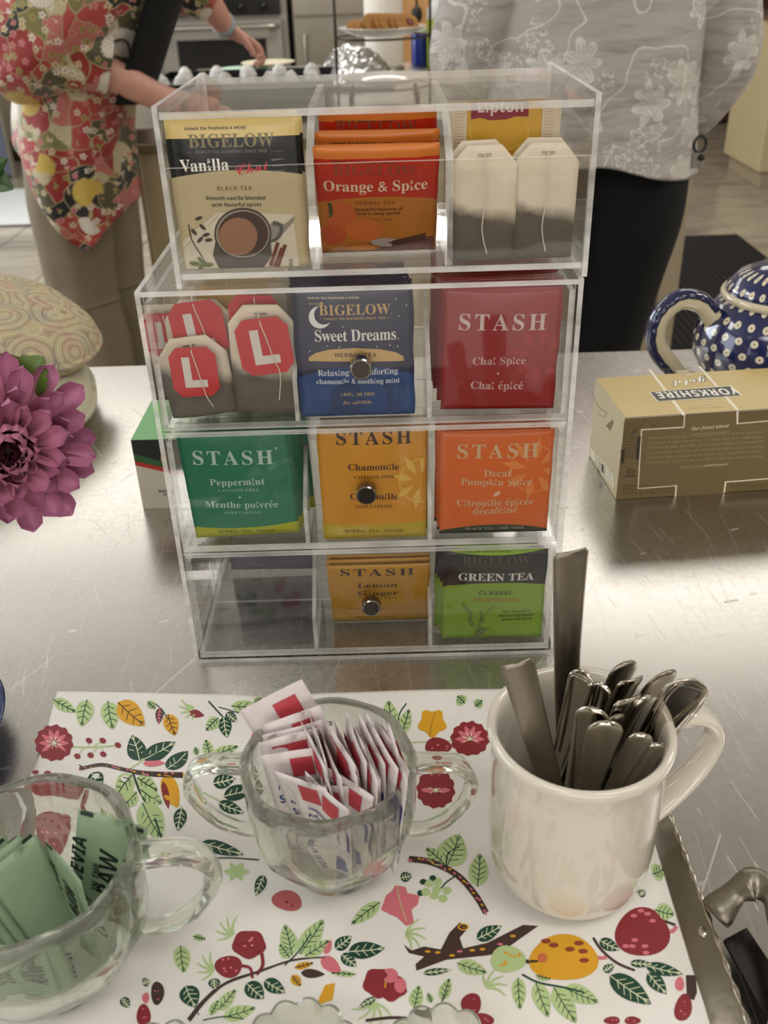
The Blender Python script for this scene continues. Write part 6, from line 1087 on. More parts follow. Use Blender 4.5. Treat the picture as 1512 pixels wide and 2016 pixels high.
# left
flower((106, 1462), 37, .95); stem([(142, 1469), (180, 1470), (232, 1466)], 3, LG)
for k, (x, y) in enumerate(((152, 1488), (175, 1457), (202, 1457), (178, 1486), (203, 1484), (232, 1466))): stem([(165+k*9, 1469), (x, y)], 2, LG); P_.lay += 1; P_.disc((x, y), 7, 5.5, RD, 8, rot=.5); P_.lay -= 1
branch([(158, 1520), (200, 1508), (245, 1522), (290, 1532), (362, 1535)], 10, 9); P_.poly([(154, 1505), (165, 1513), (160, 1526), (162, 1517)], BR)
DGl((275, 1498), (260, 1446), 38); DGl((282, 1496), (345, 1460), 34); stem([(258, 1520), (285, 1492)], 3, LG); P_.fan((305, 1508), leafring((282, 1505), (326, 1505), 20), PK); DGl((330, 1522), (370, 1478), 36)
LGl((388, 1486), (384, 1470), 14); LGl((412, 1487), (405, 1455), 22); LGl((418, 1487), (470, 1468), 22)
DGl((183, 1530), (200, 1560), 34)
stem([(262, 1525), (275, 1560), (300, 1600), (318, 1650)], 4); LGl((262, 1535), (228, 1570), 34); LGl((272, 1540), (312, 1560), 26); LGl((278, 1558), (320, 1582), 30); LGl((270, 1562), (240, 1590), 28); LGl((280, 1580), (318, 1652), 52, nv=5)
P_.fan((340, 1560), leafring((325, 1535), (350, 1590), 34), YE); P_.fan((335, 1570), leafring((322, 1545), (332, 1592), 14), RD)
DGl((358, 1590), (350, 1635), 26); stem([(350, 1580), (362, 1594)], 2, LG)
for (x, y) in ((72, 1528), (96, 1530), (120, 1537), (74, 1562), (142, 1552)): stem([(60+.5*x*.8, 1550), (x, y)], 2, LG); P_.lay += 1; P_.disc((x, y), 7, 6, RD, 8); P_.lay -= 1
fruit((55, 1640), 20, 40, RD, 5, .2); fruit((110, 1630), 30, 48, RD, 6); fruit((158, 1600), 12, 28, RD, 2)
# between the bowls
DGl((420, 1548), (465, 1540), 22); DGl((440, 1568), (500, 1555), 26); DGl((430, 1580), (480, 1600), 24); DGl((395, 1658), (480, 1682), 26); stem([(395, 1560), (430, 1575), (470, 1590)], 2.5, LG)
stem([(405, 1690), (450, 1688), (510, 1692)], 2.5); 
for k in range(6): a = k*PI/3; P_.fan((465+12*math.cos(a), 1715+9*math.sin(a)), leafring((465, 1715), (465+26*math.cos(a), 1715+20*math.sin(a)), 12, 5), LG)
DGl((520, 1722), (503, 1762), 22); fruit((565, 1772), 30, 20, '#b35a5c', 3, .2, RD)
# right of bowl one
LGl((770, 1440), (765, 1378), 36); stem([(788, 1450), (785, 1410), (800, 1385)], 2.5); LGl((790, 1445), (806, 1395), 26)
LGl((915, 1385), (900, 1370), 24); LGl((935, 1390), (950, 1378), 20); P_.disc((851, 1423), 26, 26, YE, 22, wob=.16, k=5); P_.lay += 1; stem([(846, 1450), (851, 1420), (858, 1402)], 1.4, '#8c6a18'); P_.lay -= 1
flower((925, 1455), 37, .95); fruit((862, 1470), 26, 18, RD, 5); stem([(800, 1462), (850, 1460), (900, 1458)], 2, LG); flower((858, 1556), 37, .9); fruit((1000, 1462), 12, 12, RD, 1)
LGl((880, 1705), (905, 1640), 60, nv=5); LGl((875, 1700), (838, 1668), 30); LGl((940, 1745), (945, 1678), 40, nv=5); stem([(878, 1715), (882, 1680), (905, 1665)], 3)
branch([(805, 1690), (850, 1697), (900, 1722), (935, 1760), (957, 1796)], 12, 10)
for (x, y) in ((845, 1738), (862, 1735), (838, 1755), (855, 1762), (872, 1768), (880, 1752), (860, 1750)): P_.disc((x, y), 9, 8, LG, 12)
for (x, y) in ((833, 1735), (852, 1728), (828, 1757)): P_.disc((x, y), 7, 6, DG, 10)
stem([(900, 1722), (880, 1735), (868, 1748)], 3); DGl((788, 1728), (812, 1722), 20)
P_.poly([(750, 1790), (760, 1762), (772, 1752), (778, 1742), (798, 1745), (802, 1757), (826, 1762), (822, 1780), (810, 1790), (815, 1815), (800, 1822), (782, 1805), (770, 1800)], PK); P_.lay += 1; stem([(782, 1745), (788, 1775), (800, 1812)], 1.6, LG); P_.lay -= 1
LGl((748, 1775), (690, 1820), 28)
# front
P_.disc((490, 1858), 33, 28, RD, 24, wob=.06); fruit((490, 1858), 30, 25, RD, 5); fruit((450, 1902), 27, 22, RD, 6); P_.line([(515, 1875), (517, 1900), (505, 1918)], 7, RD, 4); P_.line([(472, 1900), (492, 1905), (497, 1925)], 6, RD, 4)
sepal((458, 1836), 34, 3.6); sepal((420, 1905), 34, 3.2)
stem([(372, 2010), (402, 1972), (445, 1935), (510, 1912), (575, 1890), (640, 1884)], [9, 8, 6, 5, 4, 3], BR)
LGl((575, 1880), (560, 1818), 36, nv=5); LGl((590, 1878), (638, 1808), 38, nv=5); LGl((600, 1882), (650, 1850), 26); LGl((570, 1885), (550, 1858), 24); stem([(560, 1900), (590, 1870), (620, 1825)], 3)
DGl((685, 1873), (758, 1866), 34); DGl((660, 1868), (692, 1842), 26); DGl((672, 1878), (702, 1902), 24); P_.fan((648, 1865), leafring((640, 1878), (652, 1850), 14), PK); P_.fan((652, 1900), leafring((632, 1885), (672, 1914), 28), PK); P_.fan((615, 1913), leafring((592, 1915), (640, 1918), 18), BR)
pleaf((580, 1905), (618, 1895), 14, YE, BR); pleaf((575, 1920), (592, 1942), 20, YE, BR)
DGl((485, 1935), (520, 1968), 36); DGl((520, 1930), (562, 1956), 30); DGl((420, 1925), (424, 1948), 24); DGl((365, 1940), (385, 1985), 40); stem([(385, 1985), (392, 2000)], 2, DG)
LGl((430, 1990), (465, 1948), 26); LGl((440, 2005), (505, 1985), 30); LGl((415, 2000), (430, 1970), 18)
stem([(400, 2010), (440, 2003), (480, 2008)], 2.5); LGl((355, 1860), (362, 1915), 34); LGl((380, 1842), (405, 1848), 14)
fruit((310, 1955), 13, 24, BR, 4); fruit((287, 1965), 7, 11, PK, 0); fruit((283, 2000), 14, 22, RD, 3); DGl((240, 1965), (255, 1985), 20); DGl((280, 1935), (295, 1930), 18)
P_.poly([(795, 1858), (810, 1870), (835, 1862), (868, 1868), (885, 1835), (905, 1815), (922, 1825), (905, 1845), (912, 1866), (960, 1855), (1030, 1820), (1060, 1822), (1020, 1850), (985, 1875), (960, 1880), (880, 1888), (860, 1895), (820, 1910), (818, 1897), (835, 1882), (805, 1875)], BR); P_.lay += 1
for q in ((842, 1872), (862, 1874), (905, 1872), (930, 1870), (950, 1868), (890, 1880), (985, 1858), (1010, 1842)): P_.disc(q, 6, 2.6, (YE, PK)[int(q[0]) % 2], 8)
P_.disc((912, 1824), 11, 7, YE, 12); P_.lay += 1; P_.disc((912, 1824), 8, 4.6, BR, 12); P_.disc((912, 1824), 4, 2, YE, 10); P_.lay -= 2
sepal((800, 1838), 40, 0); DGl((938, 1848), (988, 1822), 28); DGl((832, 1915), (890, 1908), 14); LGl((900, 1895), (960, 1915), 30)
fruit((1000, 1888), 35, 27, LG, 8, 0, YE); stem([(1035, 1892), (1060, 1894)], 8, BR)
P_.disc((1110, 1886), 68, 46, YE, 34, wob=.05, k=3); P_.lay += 1
for q in ((1075, 1852), (1090, 1860), (1122, 1868), (1140, 1856), (1148, 1872), (1150, 1890)): P_.disc(q, 10, 5, '#8a3a1a', 10)
P_.disc((1068, 1885), 10, 10, '#c86a3c', 10, wob=.4, k=5)
for q in ((1080, 1908), (1120, 1910), (1100, 1918), (1140, 1915)): P_.disc(q, 9, 4, LG, 10)
P_.lay -= 1
stem([(1160, 1880), (1180, 1885), (1195, 1884)], 7, PK); stem([(1168, 1845), (1185, 1870), (1215, 1895), (1250, 1910)], 5, BR); DGl((1180, 1850), (1220, 1870), 24); DGl((1240, 1895), (1285, 1898), 16); DGl((1270, 1900), (1345, 1918), 26); DGl((1200, 1920), (1282, 1978), 44, nv=5); DGl((1275, 1915), (1312, 1958), 30); DGl((1188, 1912), (1210, 1898), 18)
P_.disc((1265, 1835), 54, 48, RD, 34, wob=.05, k=3); P_.lay += 1
for q in ((1248, 1802), (1275, 1798), (1285, 1812), (1250, 1850), (1245, 1862), (1270, 1862), (1272, 1875), (1232, 1862), (1262, 1792)): P_.disc(q, 7, 4, PK, 8)
P_.lay -= 1; P_.line([(1310, 1832), (1325, 1832), (1332, 1822)], 8, PK, 3); stem([(1308, 1812), (1330, 1820)], 5, BR); LGl((1290, 1790), (1328, 1800), 36); LGl((1285, 1720), (1308, 1710), 36); DGl((1258, 1762), (1272, 1752), 16)
stem([(1028, 1918), (1060, 1935), (1110, 1945), (1150, 1955)], 4); LGl((1020, 1925), (1024, 1990), 28); LGl((1055, 1935), (1080, 2005), 34); LGl((1090, 1945), (1135, 2016), 40, nv=5); LGl((1110, 1945), (1180, 1975), 36, nv=5); LGl((1055, 1920), (1085, 1928), 16)
fruit((1338, 1938), 9, 14, PK, 1); P_.poly([(1350, 1920), (1370, 1920), (1372, 1955), (1366, 1970), (1352, 1965)], BR); fruit((1345, 1985), 17, 27, RD, 4, .2)
sepal((960, 1945), 40, -.9); fruit((928, 1978), 20, 22, RD, 2); fruit((950, 2010), 22, 14, RD, 3)
P_.disc((745, 1935), 30, 30, RD, 22, wob=.08); P_.disc((770, 1945), 30, 26, RD, 22, wob=.1); P_.lay += 1; P_.disc((768, 1920), 16, 15, PK, 14); P_.disc((788, 1940), 12, 16, PK, 12); stem([(760, 1925), (758, 1945)], 3, YE); P_.lay -= 1
sepal((735, 1975), 45, 1.5); LGl((815, 1985), (825, 1940), 28); LGl((850, 1975), (842, 1955), 14); LGl((870, 1970), (885, 1925), 24); stem([(860, 1985), (875, 1965), (885, 1940)], 2); LGl((700, 1918), (650, 1915), 12)
P_.poly([(620, 1985), (640, 1940), (660, 1935), (655, 1970), (640, 1975)], YE); DGl((740, 1965), (705, 1985), 14)
fruit((1205, 2010), 16, 8, RD, 2); fruit((1245, 2010), 16, 8, RD, 2); DGl((1180, 1395), (1190, 1400), 6)
stem([(720, 2010), (780, 2004), (850, 2012)], 6, BR)
# behind bowl one
P_.disc((545, 1412), 22, 24, '#c0504e', 20); P_.disc((665, 1395), 32, 12, DG, 20, wob=.2, k=4); DGl((600, 1390), (660, 1420), 30); P_.disc((505, 1460), 12, 22, '#c0504e', 16)
pb = P_.mb.build('printed_pattern', P_.mats, nap)

# ============================================================ pressed glass sugar bowls
def sugar_bowl(label, c, rot, group='pressed glass sugar bowls'):
    t = thing('sugar_bowl', label, 'sugar bowl', c, group)
    RR, HH = .0415, .0745
    def fo(r, z, th):
        k = max(0, min(1, (z-.006)/.02))*max(0, min(1, (HH+.002-z)/.012+.35)); return r*(1+.022*k*math.cos(8*(th-rot)))
    outp = [(.002, 0), (.020, 0), (.0225, .0015), (.0225, .005), (.021, .0075), (.0265, .011), (.033, .018), (.0385, .028), (.0408, .040), (.0412, .055), (.0418, .068), (RR, .0725), (RR-.0010, HH), (RR-.0030, HH)]
    inp = [(RR-.0042, .0722), (.0370, .060), (.0366, .042), (.0345, .030), (.0285, .019), (.020, .0135), (.002, .0125)]
    def fr(r, z, th): return fo(r, z, th)
    rings = []
    for k, (r, z) in enumerate(outp): rings.append([((fo(r, z, a) if r > .023 else r)*math.cos(a), (fo(r, z, a) if r > .023 else r)*math.sin(a), z) for a in [2*PI*i/64 for i in range(64)]])
    for r, z in inp: rings.append([((r*(1+.008*math.cos(8*(a-rot))))*math.cos(a), (r*(1+.008*math.cos(8*(a-rot))))*math.sin(a), z) for a in [2*PI*i/64 for i in range(64)]])
    m = MB(); m.loft(rings, True, True); m.build('bowl_body', M_GLASS, t, True, world=False, origin=(0, 0, 0), auto=.7)
    for sg in (0, PI):
        a = rot+sg; d = V((math.cos(a), math.sin(a), 0))
        pth = smoothpath([d*.0385+V((0, 0, .0690)), d*.050+V((0, 0, .0695)), d*.062+V((0, 0, .0680)), d*.0685+V((0, 0, .058)), d*.066+V((0, 0, .044)), d*.057+V((0, 0, .031)), d*.046+V((0, 0, .0245)), d*.0365+V((0, 0, .0235))], 4)
        n = len(pth); up = V((0, 0, 1)); w2 = [(.0032+.0006*math.sin(i), .0072-.0028*min(1, i/n*1.2)) for i in range(n)]
        m = MB(); m.tube(pth, w2, 10, up=(0, 0, 1)); m.build('handle', M_GLASS, t, True, world=False, origin=(0, 0, 0))
    return t
B1 = V((-.0197, -.1665, NAP0+.0008)); B2 = V((-.1460, -.2225, NAP0+.001))
sugar_bowl('pressed glass sugar bowl packed with white sugar packets, in the middle of the napkin', B1, -.03)
sugar_bowl('pressed glass sugar bowl of green sweetener packets at the left edge', B2, .06).scale = (1.13, 1.13, 1.04)

# sugar packets: thin paper pillows with crimped ends
M_SUG = mat('white_sugar_paper', '#d9cfcd', .6, nscale=120, bump=.35, bscale=90, bdist=.0012)
M_GRN = mat('green_sweetener_paper', '#8ba283', .6, nscale=120, bump=.3, bscale=90, bdist=.001)
def pillow(w, h, amp, seed):
    vs = []; fs = []; NX, NZ = 10, 14
    f = lambda a, b: amp*max(0, 1-(2*a/w)**2)**.5*max(0, 1-abs(2*b/h-1)**4)**.7+.0004*noise.noise(V((a*110, b*90, seed)))
    bend = lambda a, b: .0018*math.sin(seed*1.7)*(b/h)**2+.0010*math.sin(seed+a*60)
    for side in (0, 1):
        for j in range(NZ+1):
            for i in range(NX+1):
                a = -w/2+w*i/NX; b = h*j/NZ; d = f(a, b); vs.append((a, bend(a, b)+(-(.00012+d) if side == 0 else .00012+d), b))
    n = (NX+1)*(NZ+1)
    for j in range(NZ):
        for i in range(NX):
            k = j*(NX+1)+i; fs.append((k, k+1, k+NX+2, k+NX+1)); fs.append((n+k, n+k+NX+1, n+k+NX+2, n+k+1))
    bd = [i for i in range(NX+1)]+[j*(NX+1)+NX for j in range(1, NZ+1)]+[NZ*(NX+1)+i for i in range(NX-1, -1, -1)]+[j*(NX+1) for j in range(NZ-1, 0, -1)]
    for i in range(len(bd)): a, b = bd[i], bd[(i+1) % len(bd)]; fs.append((a, n+a, n+b, b))
    return vs, fs, lambda a, b: f(a, b)-bend(a, b)
SPK = {}
def stick(name, label, loc, rot, matr, draw, seed, w=.036, h=.062, group=None, flip=False):
    key = (draw.__name__, seed % 4)
    if key not in SPK:
        vs, fs, f = pillow(w, h, .0009, seed % 4+1); m = MB(); m.add(vs, fs); o = m.build(name, [matr], None, True, origin=(0, 0, 0), world=False)
        for sd in (0, 1):
            p = Print(Plane((0, 0, 0), (1, 0, 0), (0, 0, 1)), f if sd == 0 else None, h=.00045 if sd == 0 else .0014, dh=.00006, local=(lambda a, b, hh: (a, -hh, b)) if sd == 0 else (lambda a, b, hh: (-a, hh, b)))
            p.pxmode = False
            draw(p, w, h)
            p.mb.build('printed_front' if sd == 0 else 'printed_back', p.mats, o, world=False, origin=(0, 0, 0))
        SPK[key] = o; first = True
    else: o = copytree(SPK[key])
    o.location = loc; o.rotation_mode = 'QUATERNION'; o.rotation_quaternion = rot; tag(o, label, 'sugar packet' if matr is M_SUG else 'sweetener packet', group); return o
def dsugar(p, w, h):
    p.rect(-.002, .047, .011, .058, '#b8404a', 2, 2); p.rect(.0150, .030, .0172, .044, '#27307f', 1, 3)
    p.text('Premium', (-.013, .040), (.004, .040), '#27307f', 'sansi'); p.text('SUGAR', (-.014, .0315), (.010, .0315), '#27307f', 'sansb', 0, 1.)
    p.text('NET WT 0.1 OZ', (-.014, .004), (-.014, .024), '#27307f', 'sansb'); p.poly([(.004, .006), (.015, .010), (.013, .020), (.006, .018)], '#3a4690'); 
def dgreen(p, w, h):
    p.text('STEVIA', (-.012, .018), (-.012, .048), '#13201a', 'sansi', 0, 1.1); p.text('IN THE', (-.004, .020), (-.004, .036), '#13201a', 'sansi', 0, .9); p.text('RAW', (.005, .018), (.005, .044), '#13201a', 'sansi', 0, 1.1)
    p.rect(.0095, .006, .0100, .054, '#2c4535', 1, 4); p.rect(.0110, .006, .0113, .04, '#2c4535', 1, 4); p.rect(-.0165, .0595, -.010, .0618, '#26302a')
def dplain(p, w, h): p.rect(-.0165, .0595, -.010, .0618, '#26302a')
def qrot(zdir, facing):
    """packet standing along zdir with its printed side towards `facing`"""
    z = V(zdir).normalized(); y = -(V(facing)-z*V(facing).dot(z)).normalized(); x = y.cross(z); return MX((x, y, z)).transposed().to_quaternion()
def inbowl(B, x, y):
    return B+V((x, y, (.0150 if B is B2 else .0165)))
lb = '%s white sugar packet from the left in the tight right hand row'
for k in range(15):
    t = k/14; x = .0015+.0285*t; zd = V((-.03+.16*t-.10*(1-t), -.05+.05*math.sin(k*2.1), 1)); yy = -.002+.004*math.sin(k*1.3)
    hh = math.sqrt(max(0, .0355**2-x*x))
    stick('sugar_packet', lb % ORD[k], inbowl(B1, x*.86, yy), qrot(zd, (-.93, -.36+.08*math.sin(k), 0)), M_SUG, dsugar, k, w=.036, h=.062, group='white sugar packets in the right hand row').scale = (min(1, hh*2/.040), 1, 1.13+.03*math.sin(k*1.9))
left = [((.004, .016), (-.42, .10, 1), (.25, -1, .1), 1.22, 'white sugar packet sticking highest out of the bowl with a red square and blue letters'),
 ((.003, .010), (-.30, .10, 1), (.2, -1, .1), 1.08, 'white sugar packet tucked right in front of the highest one'),
 ((-.004, .005), (-.20, .08, 1), (.15, -1, .1), 1., 'white sugar packet third from the back of the tilted left group'),
 ((-.008, .001), (-.16, .05, 1), (.1, -1, .1), .98, 'white sugar packet fourth from the back of the tilted left group'),
 ((-.009, -.004), (-.12, .02, 1), (.05, -1, .1), .95, 'white sugar packet with small blue weight print on the left of the bowl'),
 ((-.002, -.012), (-.16, -.05, 1), (-.5, -1, .1), .90, 'white sugar packet folded forward at the front left rim'),
 ((-.001, -.016), (.02, -.12, 1), (-.75, -.8, .1), .88, 'white sugar packet with blue tab near the front middle of the bowl'),
 ((.004, -.014), (.08, -.12, 1), (-.6, -.8, .1), .92, 'white sugar packet beside the one with premium print at the front'),
 ((.0085, -.0195), (-.22, .05, 1), (-.25, -1, .1), .84, 'white sugar packet reading premium sugar at the front of the bowl')]
for k, ((x, y), zd, fc, sc, lab) in enumerate(left):
    o = stick('sugar_packet', lab, inbowl(B1, x, y), qrot(zd, fc), M_SUG, dsugar, k+1); o.scale = (.82 if k else .95, 1, sc*1.09)
gl = [((.020, .010), (.20, .14, 1), (-.25, -1, .1), 1., 'green sweetener packet facing out at the right back of the left bowl'),
 ((.014, .002), (-.02, .05, 1), (-.7, -.7, .1), .86, 'green sweetener packet angled in front of the right back one'),
 ((.002, -.024), (.06, -.10, 1), (.12, -1, .05), .72, 'green sweetener packet lying across the front of the left bowl')]
for k, ((x, y), zd, fc, sc, lab) in enumerate(gl):
    o = stick('sweetener_packet', lab, inbowl(B2, x, y), qrot(zd, fc), M_GRN, dgreen, k); o.scale = (.92, 1, sc)
for k in range(7):
    t = k/6; stick('sweetener_packet', '%s green sweetener packet from the left in the slanting row' % ORD[k], inbowl(B2, -.026+.032*t, .000+.004*t), qrot((-.46+.10*t, .12, 1), (.80, -.70, .1)), M_GRN, dplain, k, group='green packets in the slanting row').scale = (.72, 1, .88)

# ============================================================ mug
M_MUG = mat('cream_ceramic', '#d6cfc0', .12, nscale=6, namt=.03, Coat_Weight=.6, Coat_Roughness=.05)
MC = V((.0978, -.1735, NAP0+.0006)); mug = thing('coffee_mug', 'cream ceramic mug crammed with spoon and fork handles', 'mug', MC)
mo_ = [(.002, .0015), (.027, .0015), (.0285, 0), (.031, .0005), (.0345, .004), (.0378, .010), (.0395, .018), (.0402, .030), (.0402, .078), (.0408, .086), (.0423, .0915), (.0427, .0945), (.0420, .0966), (.0402, .0970), (.0385, .0955), (.0372, .090), (.0365, .082), (.0362, .030), (.034, .014), (.026, .0075), (.002, .007)]
m = MB(); m.lathe(mo_, 72); m.build('mug_body', M_MUG, mug, True, world=False, origin=(0, 0, 0))
a = -.28; d = V((math.cos(a), math.sin(a), 0)); dd = V((math.cos(.30), math.sin(.30), 0))
hpth = smoothpath([dd*.0385+V((0, 0, .083)), dd*.052+V((0, 0, .0865)), dd*.068+V((0, 0, .080)), dd*.0755+V((0, 0, .066)), dd*.071+V((0, 0, .050)), dd*.058+V((0, 0, .035)), dd*.0385+V((0, 0, .022))], 6)
m = MB(); n = len(hpth); m.tube(hpth, [(.0038, .0068+.0030*abs(2*i/(n-1)-1)**3) for i in range(n)], 14); m.build('handle', M_MUG, mug, True, world=False, origin=(0, 0, 0))

# ============================================================ flatware in the mug
M_SS = mat('polished_flatware', '#cfc9be', .10, 1., nscale=40, namt=.12, bump=.12, bscale=40, bdist=.0006)
M_SSW = mat('worn_flatware', '#9a9286', .3, 1., nscale=50, namt=.25, bump=.3, bscale=60, bdist=.0006)
def flatware(name, label, tip, bot, wt, wn, face, style='round', m_=None, inset=False):
    tip, bot = V(tip), V(bot); ax = (tip-bot); L = ax.length; ax.normalize(); fc = V(face); fc = (fc-ax*fc.dot(ax)).normalized(); sx = ax.cross(fc)
    mb = MB(); rings = []; N = 30; PHI = 16
    def width(s):  # s = distance from the tip
        nk = wn+(wt-wn)*max(0, 1-s/(L*.62))**1.1
        if style == 'square': return nk*(1 if s > .0012 else .86)
        e = wt*.5; return nk*(math.sqrt(max(0, 1-(1-min(1, s/e))**2)) if s < e else 1)
    Lh = L-.042
    ss = [0, .0004, .0010, .002, .0035, .0055, .008]+[.008+(Lh-.008)*k/16 for k in range(1, 17)]
    for s in ss:
        w_ = max(.0006, width(s)); th = .0009 if s > .0008 else .0006; p = tip-ax*s+fc*(.004*((s/L-.5)**2*4-1))
        ring = []
        for i in range(PHI):
            a_ = 2*PI*i/PHI; cx = math.copysign(abs(math.cos(a_))**.5, math.cos(a_)); cy = math.copysign(abs(math.sin(a_))**.7, math.sin(a_))
            cup = .0007*(1-cx*cx) if inset else -.0010*(1-cx*cx)
            ring.append(p+sx*(cx*w_/2)+fc*(cy*th-cup+.0003))
        rings.append(ring)
    for k in range(1, 9):   # bowl of the spoon or root of the tines, inside the mug
        t = k/8; w_ = max(.001, wn+(.024-wn)*math.sin(PI*min(1, t*.97))**.8 if k < 8 else .004); p = tip-ax*(Lh+.040*t)
        rings.append([p+sx*(math.cos(2*PI*i/PHI)*w_/2)+fc*(math.sin(2*PI*i/PHI)*.0008-.005*math.sin(PI*t)*(1-abs(math.cos(2*PI*i/PHI))**2)) for i in range(PHI)])
    mb.loft(rings); o = mb.build(name, [m_ or M_SS], None, True); tag(o, label, name.replace('_', ' '))
    if inset:   # raised double thread running round the handle end
        for kk, ins in enumerate((.14, .30)):
            pts = []
            for s in (.060, .045, .030, .018, .010, .0055, .003): w_ = width(s)*(.5-ins*.5); pts.append(tip-ax*(s+.001*kk)+sx*w_+fc*.0013)
            top = tip-ax*(.0016+.0018*kk)+fc*.0013; pts2 = [p-sx*(2*(p-tip).dot(sx)) for p in pts]; MB().tube(smoothpath(pts+[top]+pts2[::-1], 3), .00035, 5, up=fc).build('raised_thread', M_SS, o)
    return o
def fw(name, label, u, v, yt, bx, by, wt, wn=.006, face=(0, -1, .35), **k):
    tip = un(u, v, y=MC.y+yt); bot = MC+V((bx, by, .011)); return flatware(name, label, tip, bot, wt, wn, face, **k)
f = fw('table_knife', 'tallest flat steel handle rising at the back of the mug', 1124, 1083, .022, .004, .020, .0165, .0115, (.2, -1, .2), style='square', m_=M_SSW)
wd = Print(Plane(f.location, (1, 0, 0), (0, 0, 1)))
fw('teaspoon', 'stepped square handle leaning out at the left of the mug', 1017, 1302, -.012, .002, -.022, .0150, .0105, (.05, -1, .30), style='square', m_=M_SSW)
fw('teaspoon', 'threaded oval spoon handle leaning right behind the left square one', 1150, 1322, .004, -.014, .010, .0135, .006, (-.75, -1, .2), inset=True)
fw('teaspoon', 'small round spoon end peeping beside the threaded oval handle', 1188, 1345, .006, -.006, .004, .0110, .006, (-.9, -1, .3))
fw('dinner_fork', 'rounded dark handle standing at the back centre of the mug', 1236, 1300, .018, .004, .018, .0175, .008, (.3, -1, -.9), m_=M_SSW)
fw('dinner_fork', 'square ended dark handle just in front of the rounded back one', 1243, 1335, .010, .004, .010, .0160, .008, (.35, -1, -.9), style='square')
fw('dinner_fork', 'dark broad paddle handle leaning right behind the big threaded one', 1318, 1318, .016, .006, .016, .0230, .009, (.4, -1, -.7), m_=M_SSW)
fw('tablespoon', 'big threaded oval handle leaning furthest to the right', 1368, 1338, -.002, .006, -.002, .0245, .008, (.15, -1, .35), inset=True)
fw('dinner_fork', 'square ended dark handle in the middle of the bunch', 1238, 1372, .000, .006, .000, .0170, .008, (.45, -1, -.8), style='square')
fw('teaspoon', 'narrow wavy edged handle right of the middle square one', 1272, 1366, .004, .006, .004, .0120, .006, (.8, -1, -.4))
fw('teaspoon', 'rounded handle behind the front oval one', 1172, 1392, -.010, -.010, -.010, .0170, .007, (-.35, -1, .3))
fw('tablespoon', 'broad rounded handle mirroring the napkin print at the front of the mug', 1197, 1418, -.016, -.002, -.016, .0175, .0085, (0, -1, .45))
fw('teaspoon', 'slim handle mirroring yellow print right of the front oval one', 1268, 1442, -.012, .002, -.014, .0125, .006, (.1, -1, .5))
fw('teaspoon', 'slim rounded handle second from the right at the front rim', 1298, 1462, -.010, .004, -.012, .0120, .006, (.25, -1, .4))
fw('teaspoon', 'slim dark edged handle lowest at the right rim of the mug', 1326, 1455, -.004, .006, -.010, .0115, .006, (.5, -1, .3))
fw('teaspoon', 'small dark handle end half hidden in the centre of the bunch', 1218, 1404, -.004, .000, -.006, .0085, .005, (.3, -1, -.5), m_=M_SSW)

# ============================================================ cut glass dishes at the bottom edge
def cutglass(label, c, r, h):
    t = thing('crystal_dish', label, 'dish', c, 'cut crystal dishes at the front edge')
    def fr(r_, z, th): return r_*(1+.085*abs(math.cos(6.5*th))*max(0, z/h-.3))
    prof = [(.002, 0), (r*.55, 0), (r*.62, .003), (r*.8, h*.35), (r*.95, h*.75), (r, h), (r*.94, h*1.02), (r*.84, h*.8), (r*.7, h*.45), (r*.45, .006), (.002, .0055)]
    rings = []
    for k, (rr, z) in enumerate(prof): rings.append([(fr(rr, z, 2*PI*i/104)*math.cos(2*PI*i/104), fr(rr, z, 2*PI*i/104)*math.sin(2*PI*i/104), z+(.0022*abs(math.cos(6.5*2*PI*i/104)) if z > h*.7 else 0)) for i in range(104)])
    m = MB(); m.loft(rings); m.build('dish_body', M_GLASS, t, True, world=False, origin=(0, 0, 0), auto=.5)
    m = MB(); m.lathe([(.001, 0), (.006, 0), (.007, .004), (.004, .007), (.001, .0075)], 12, c=(0, 0, .0056)); m.build('centre_boss', M_GLASS, t, True, world=False, origin=(0, 0, 0))
ztd = .024
for (u, v), lab in (((596, 1962), 'cut crystal dish with scalloped rim left of centre at the bottom edge'), ((862, 1972), 'cut crystal dish with scalloped rim right of centre at the bottom edge'), ((335, 2006), 'cut crystal dish barely showing at the bottom left edge')):
    q = un(u, v, z=ztd+NAP0); cutglass(lab, (q.x, q.y-.0255, NAP0+.001), .0235, ztd-.002)

# ============================================================ gold tea box (right)
A, B, Cc = un(1212, 985, z=0), un(1512, 965, z=0), un(1160, 898, z=0)
ex = (V((B.x, B.y, 0))-V((A.x, A.y, 0))).normalized(); ey = V((-ex.y, ex.x, 0)); A0 = V((A.x, A.y, 0)); LX, LY, LZ = .158, .084, .077
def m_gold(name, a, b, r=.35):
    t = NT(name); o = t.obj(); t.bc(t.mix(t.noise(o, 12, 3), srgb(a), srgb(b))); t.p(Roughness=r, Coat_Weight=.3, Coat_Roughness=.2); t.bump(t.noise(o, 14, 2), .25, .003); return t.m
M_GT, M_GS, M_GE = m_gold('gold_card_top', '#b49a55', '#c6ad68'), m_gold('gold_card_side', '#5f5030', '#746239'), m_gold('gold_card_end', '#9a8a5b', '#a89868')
m = MB(); bb = .0008
def bp(x, y, z): return A0+ex*x+ey*y+V((0, 0, z))
vs = []
for z, i in ((0, bb), (bb, 0), (LZ-bb, 0), (LZ, bb)): vs += [bp(i, i, z), bp(LX-i, i, z), bp(LX-i, LY-i, z), bp(i, LY-i, z)]
m.add(vs, [(3, 2, 1, 0), (12, 13, 14, 15)]+[(k*4+i, k*4+(i+1) % 4, k*4+4+(i+1) % 4, k*4+4+i) for k in range(3) for i in range(4)], [0, 0]+[1 if i == 0 else 2 for k in range(3) for i in range(4)])
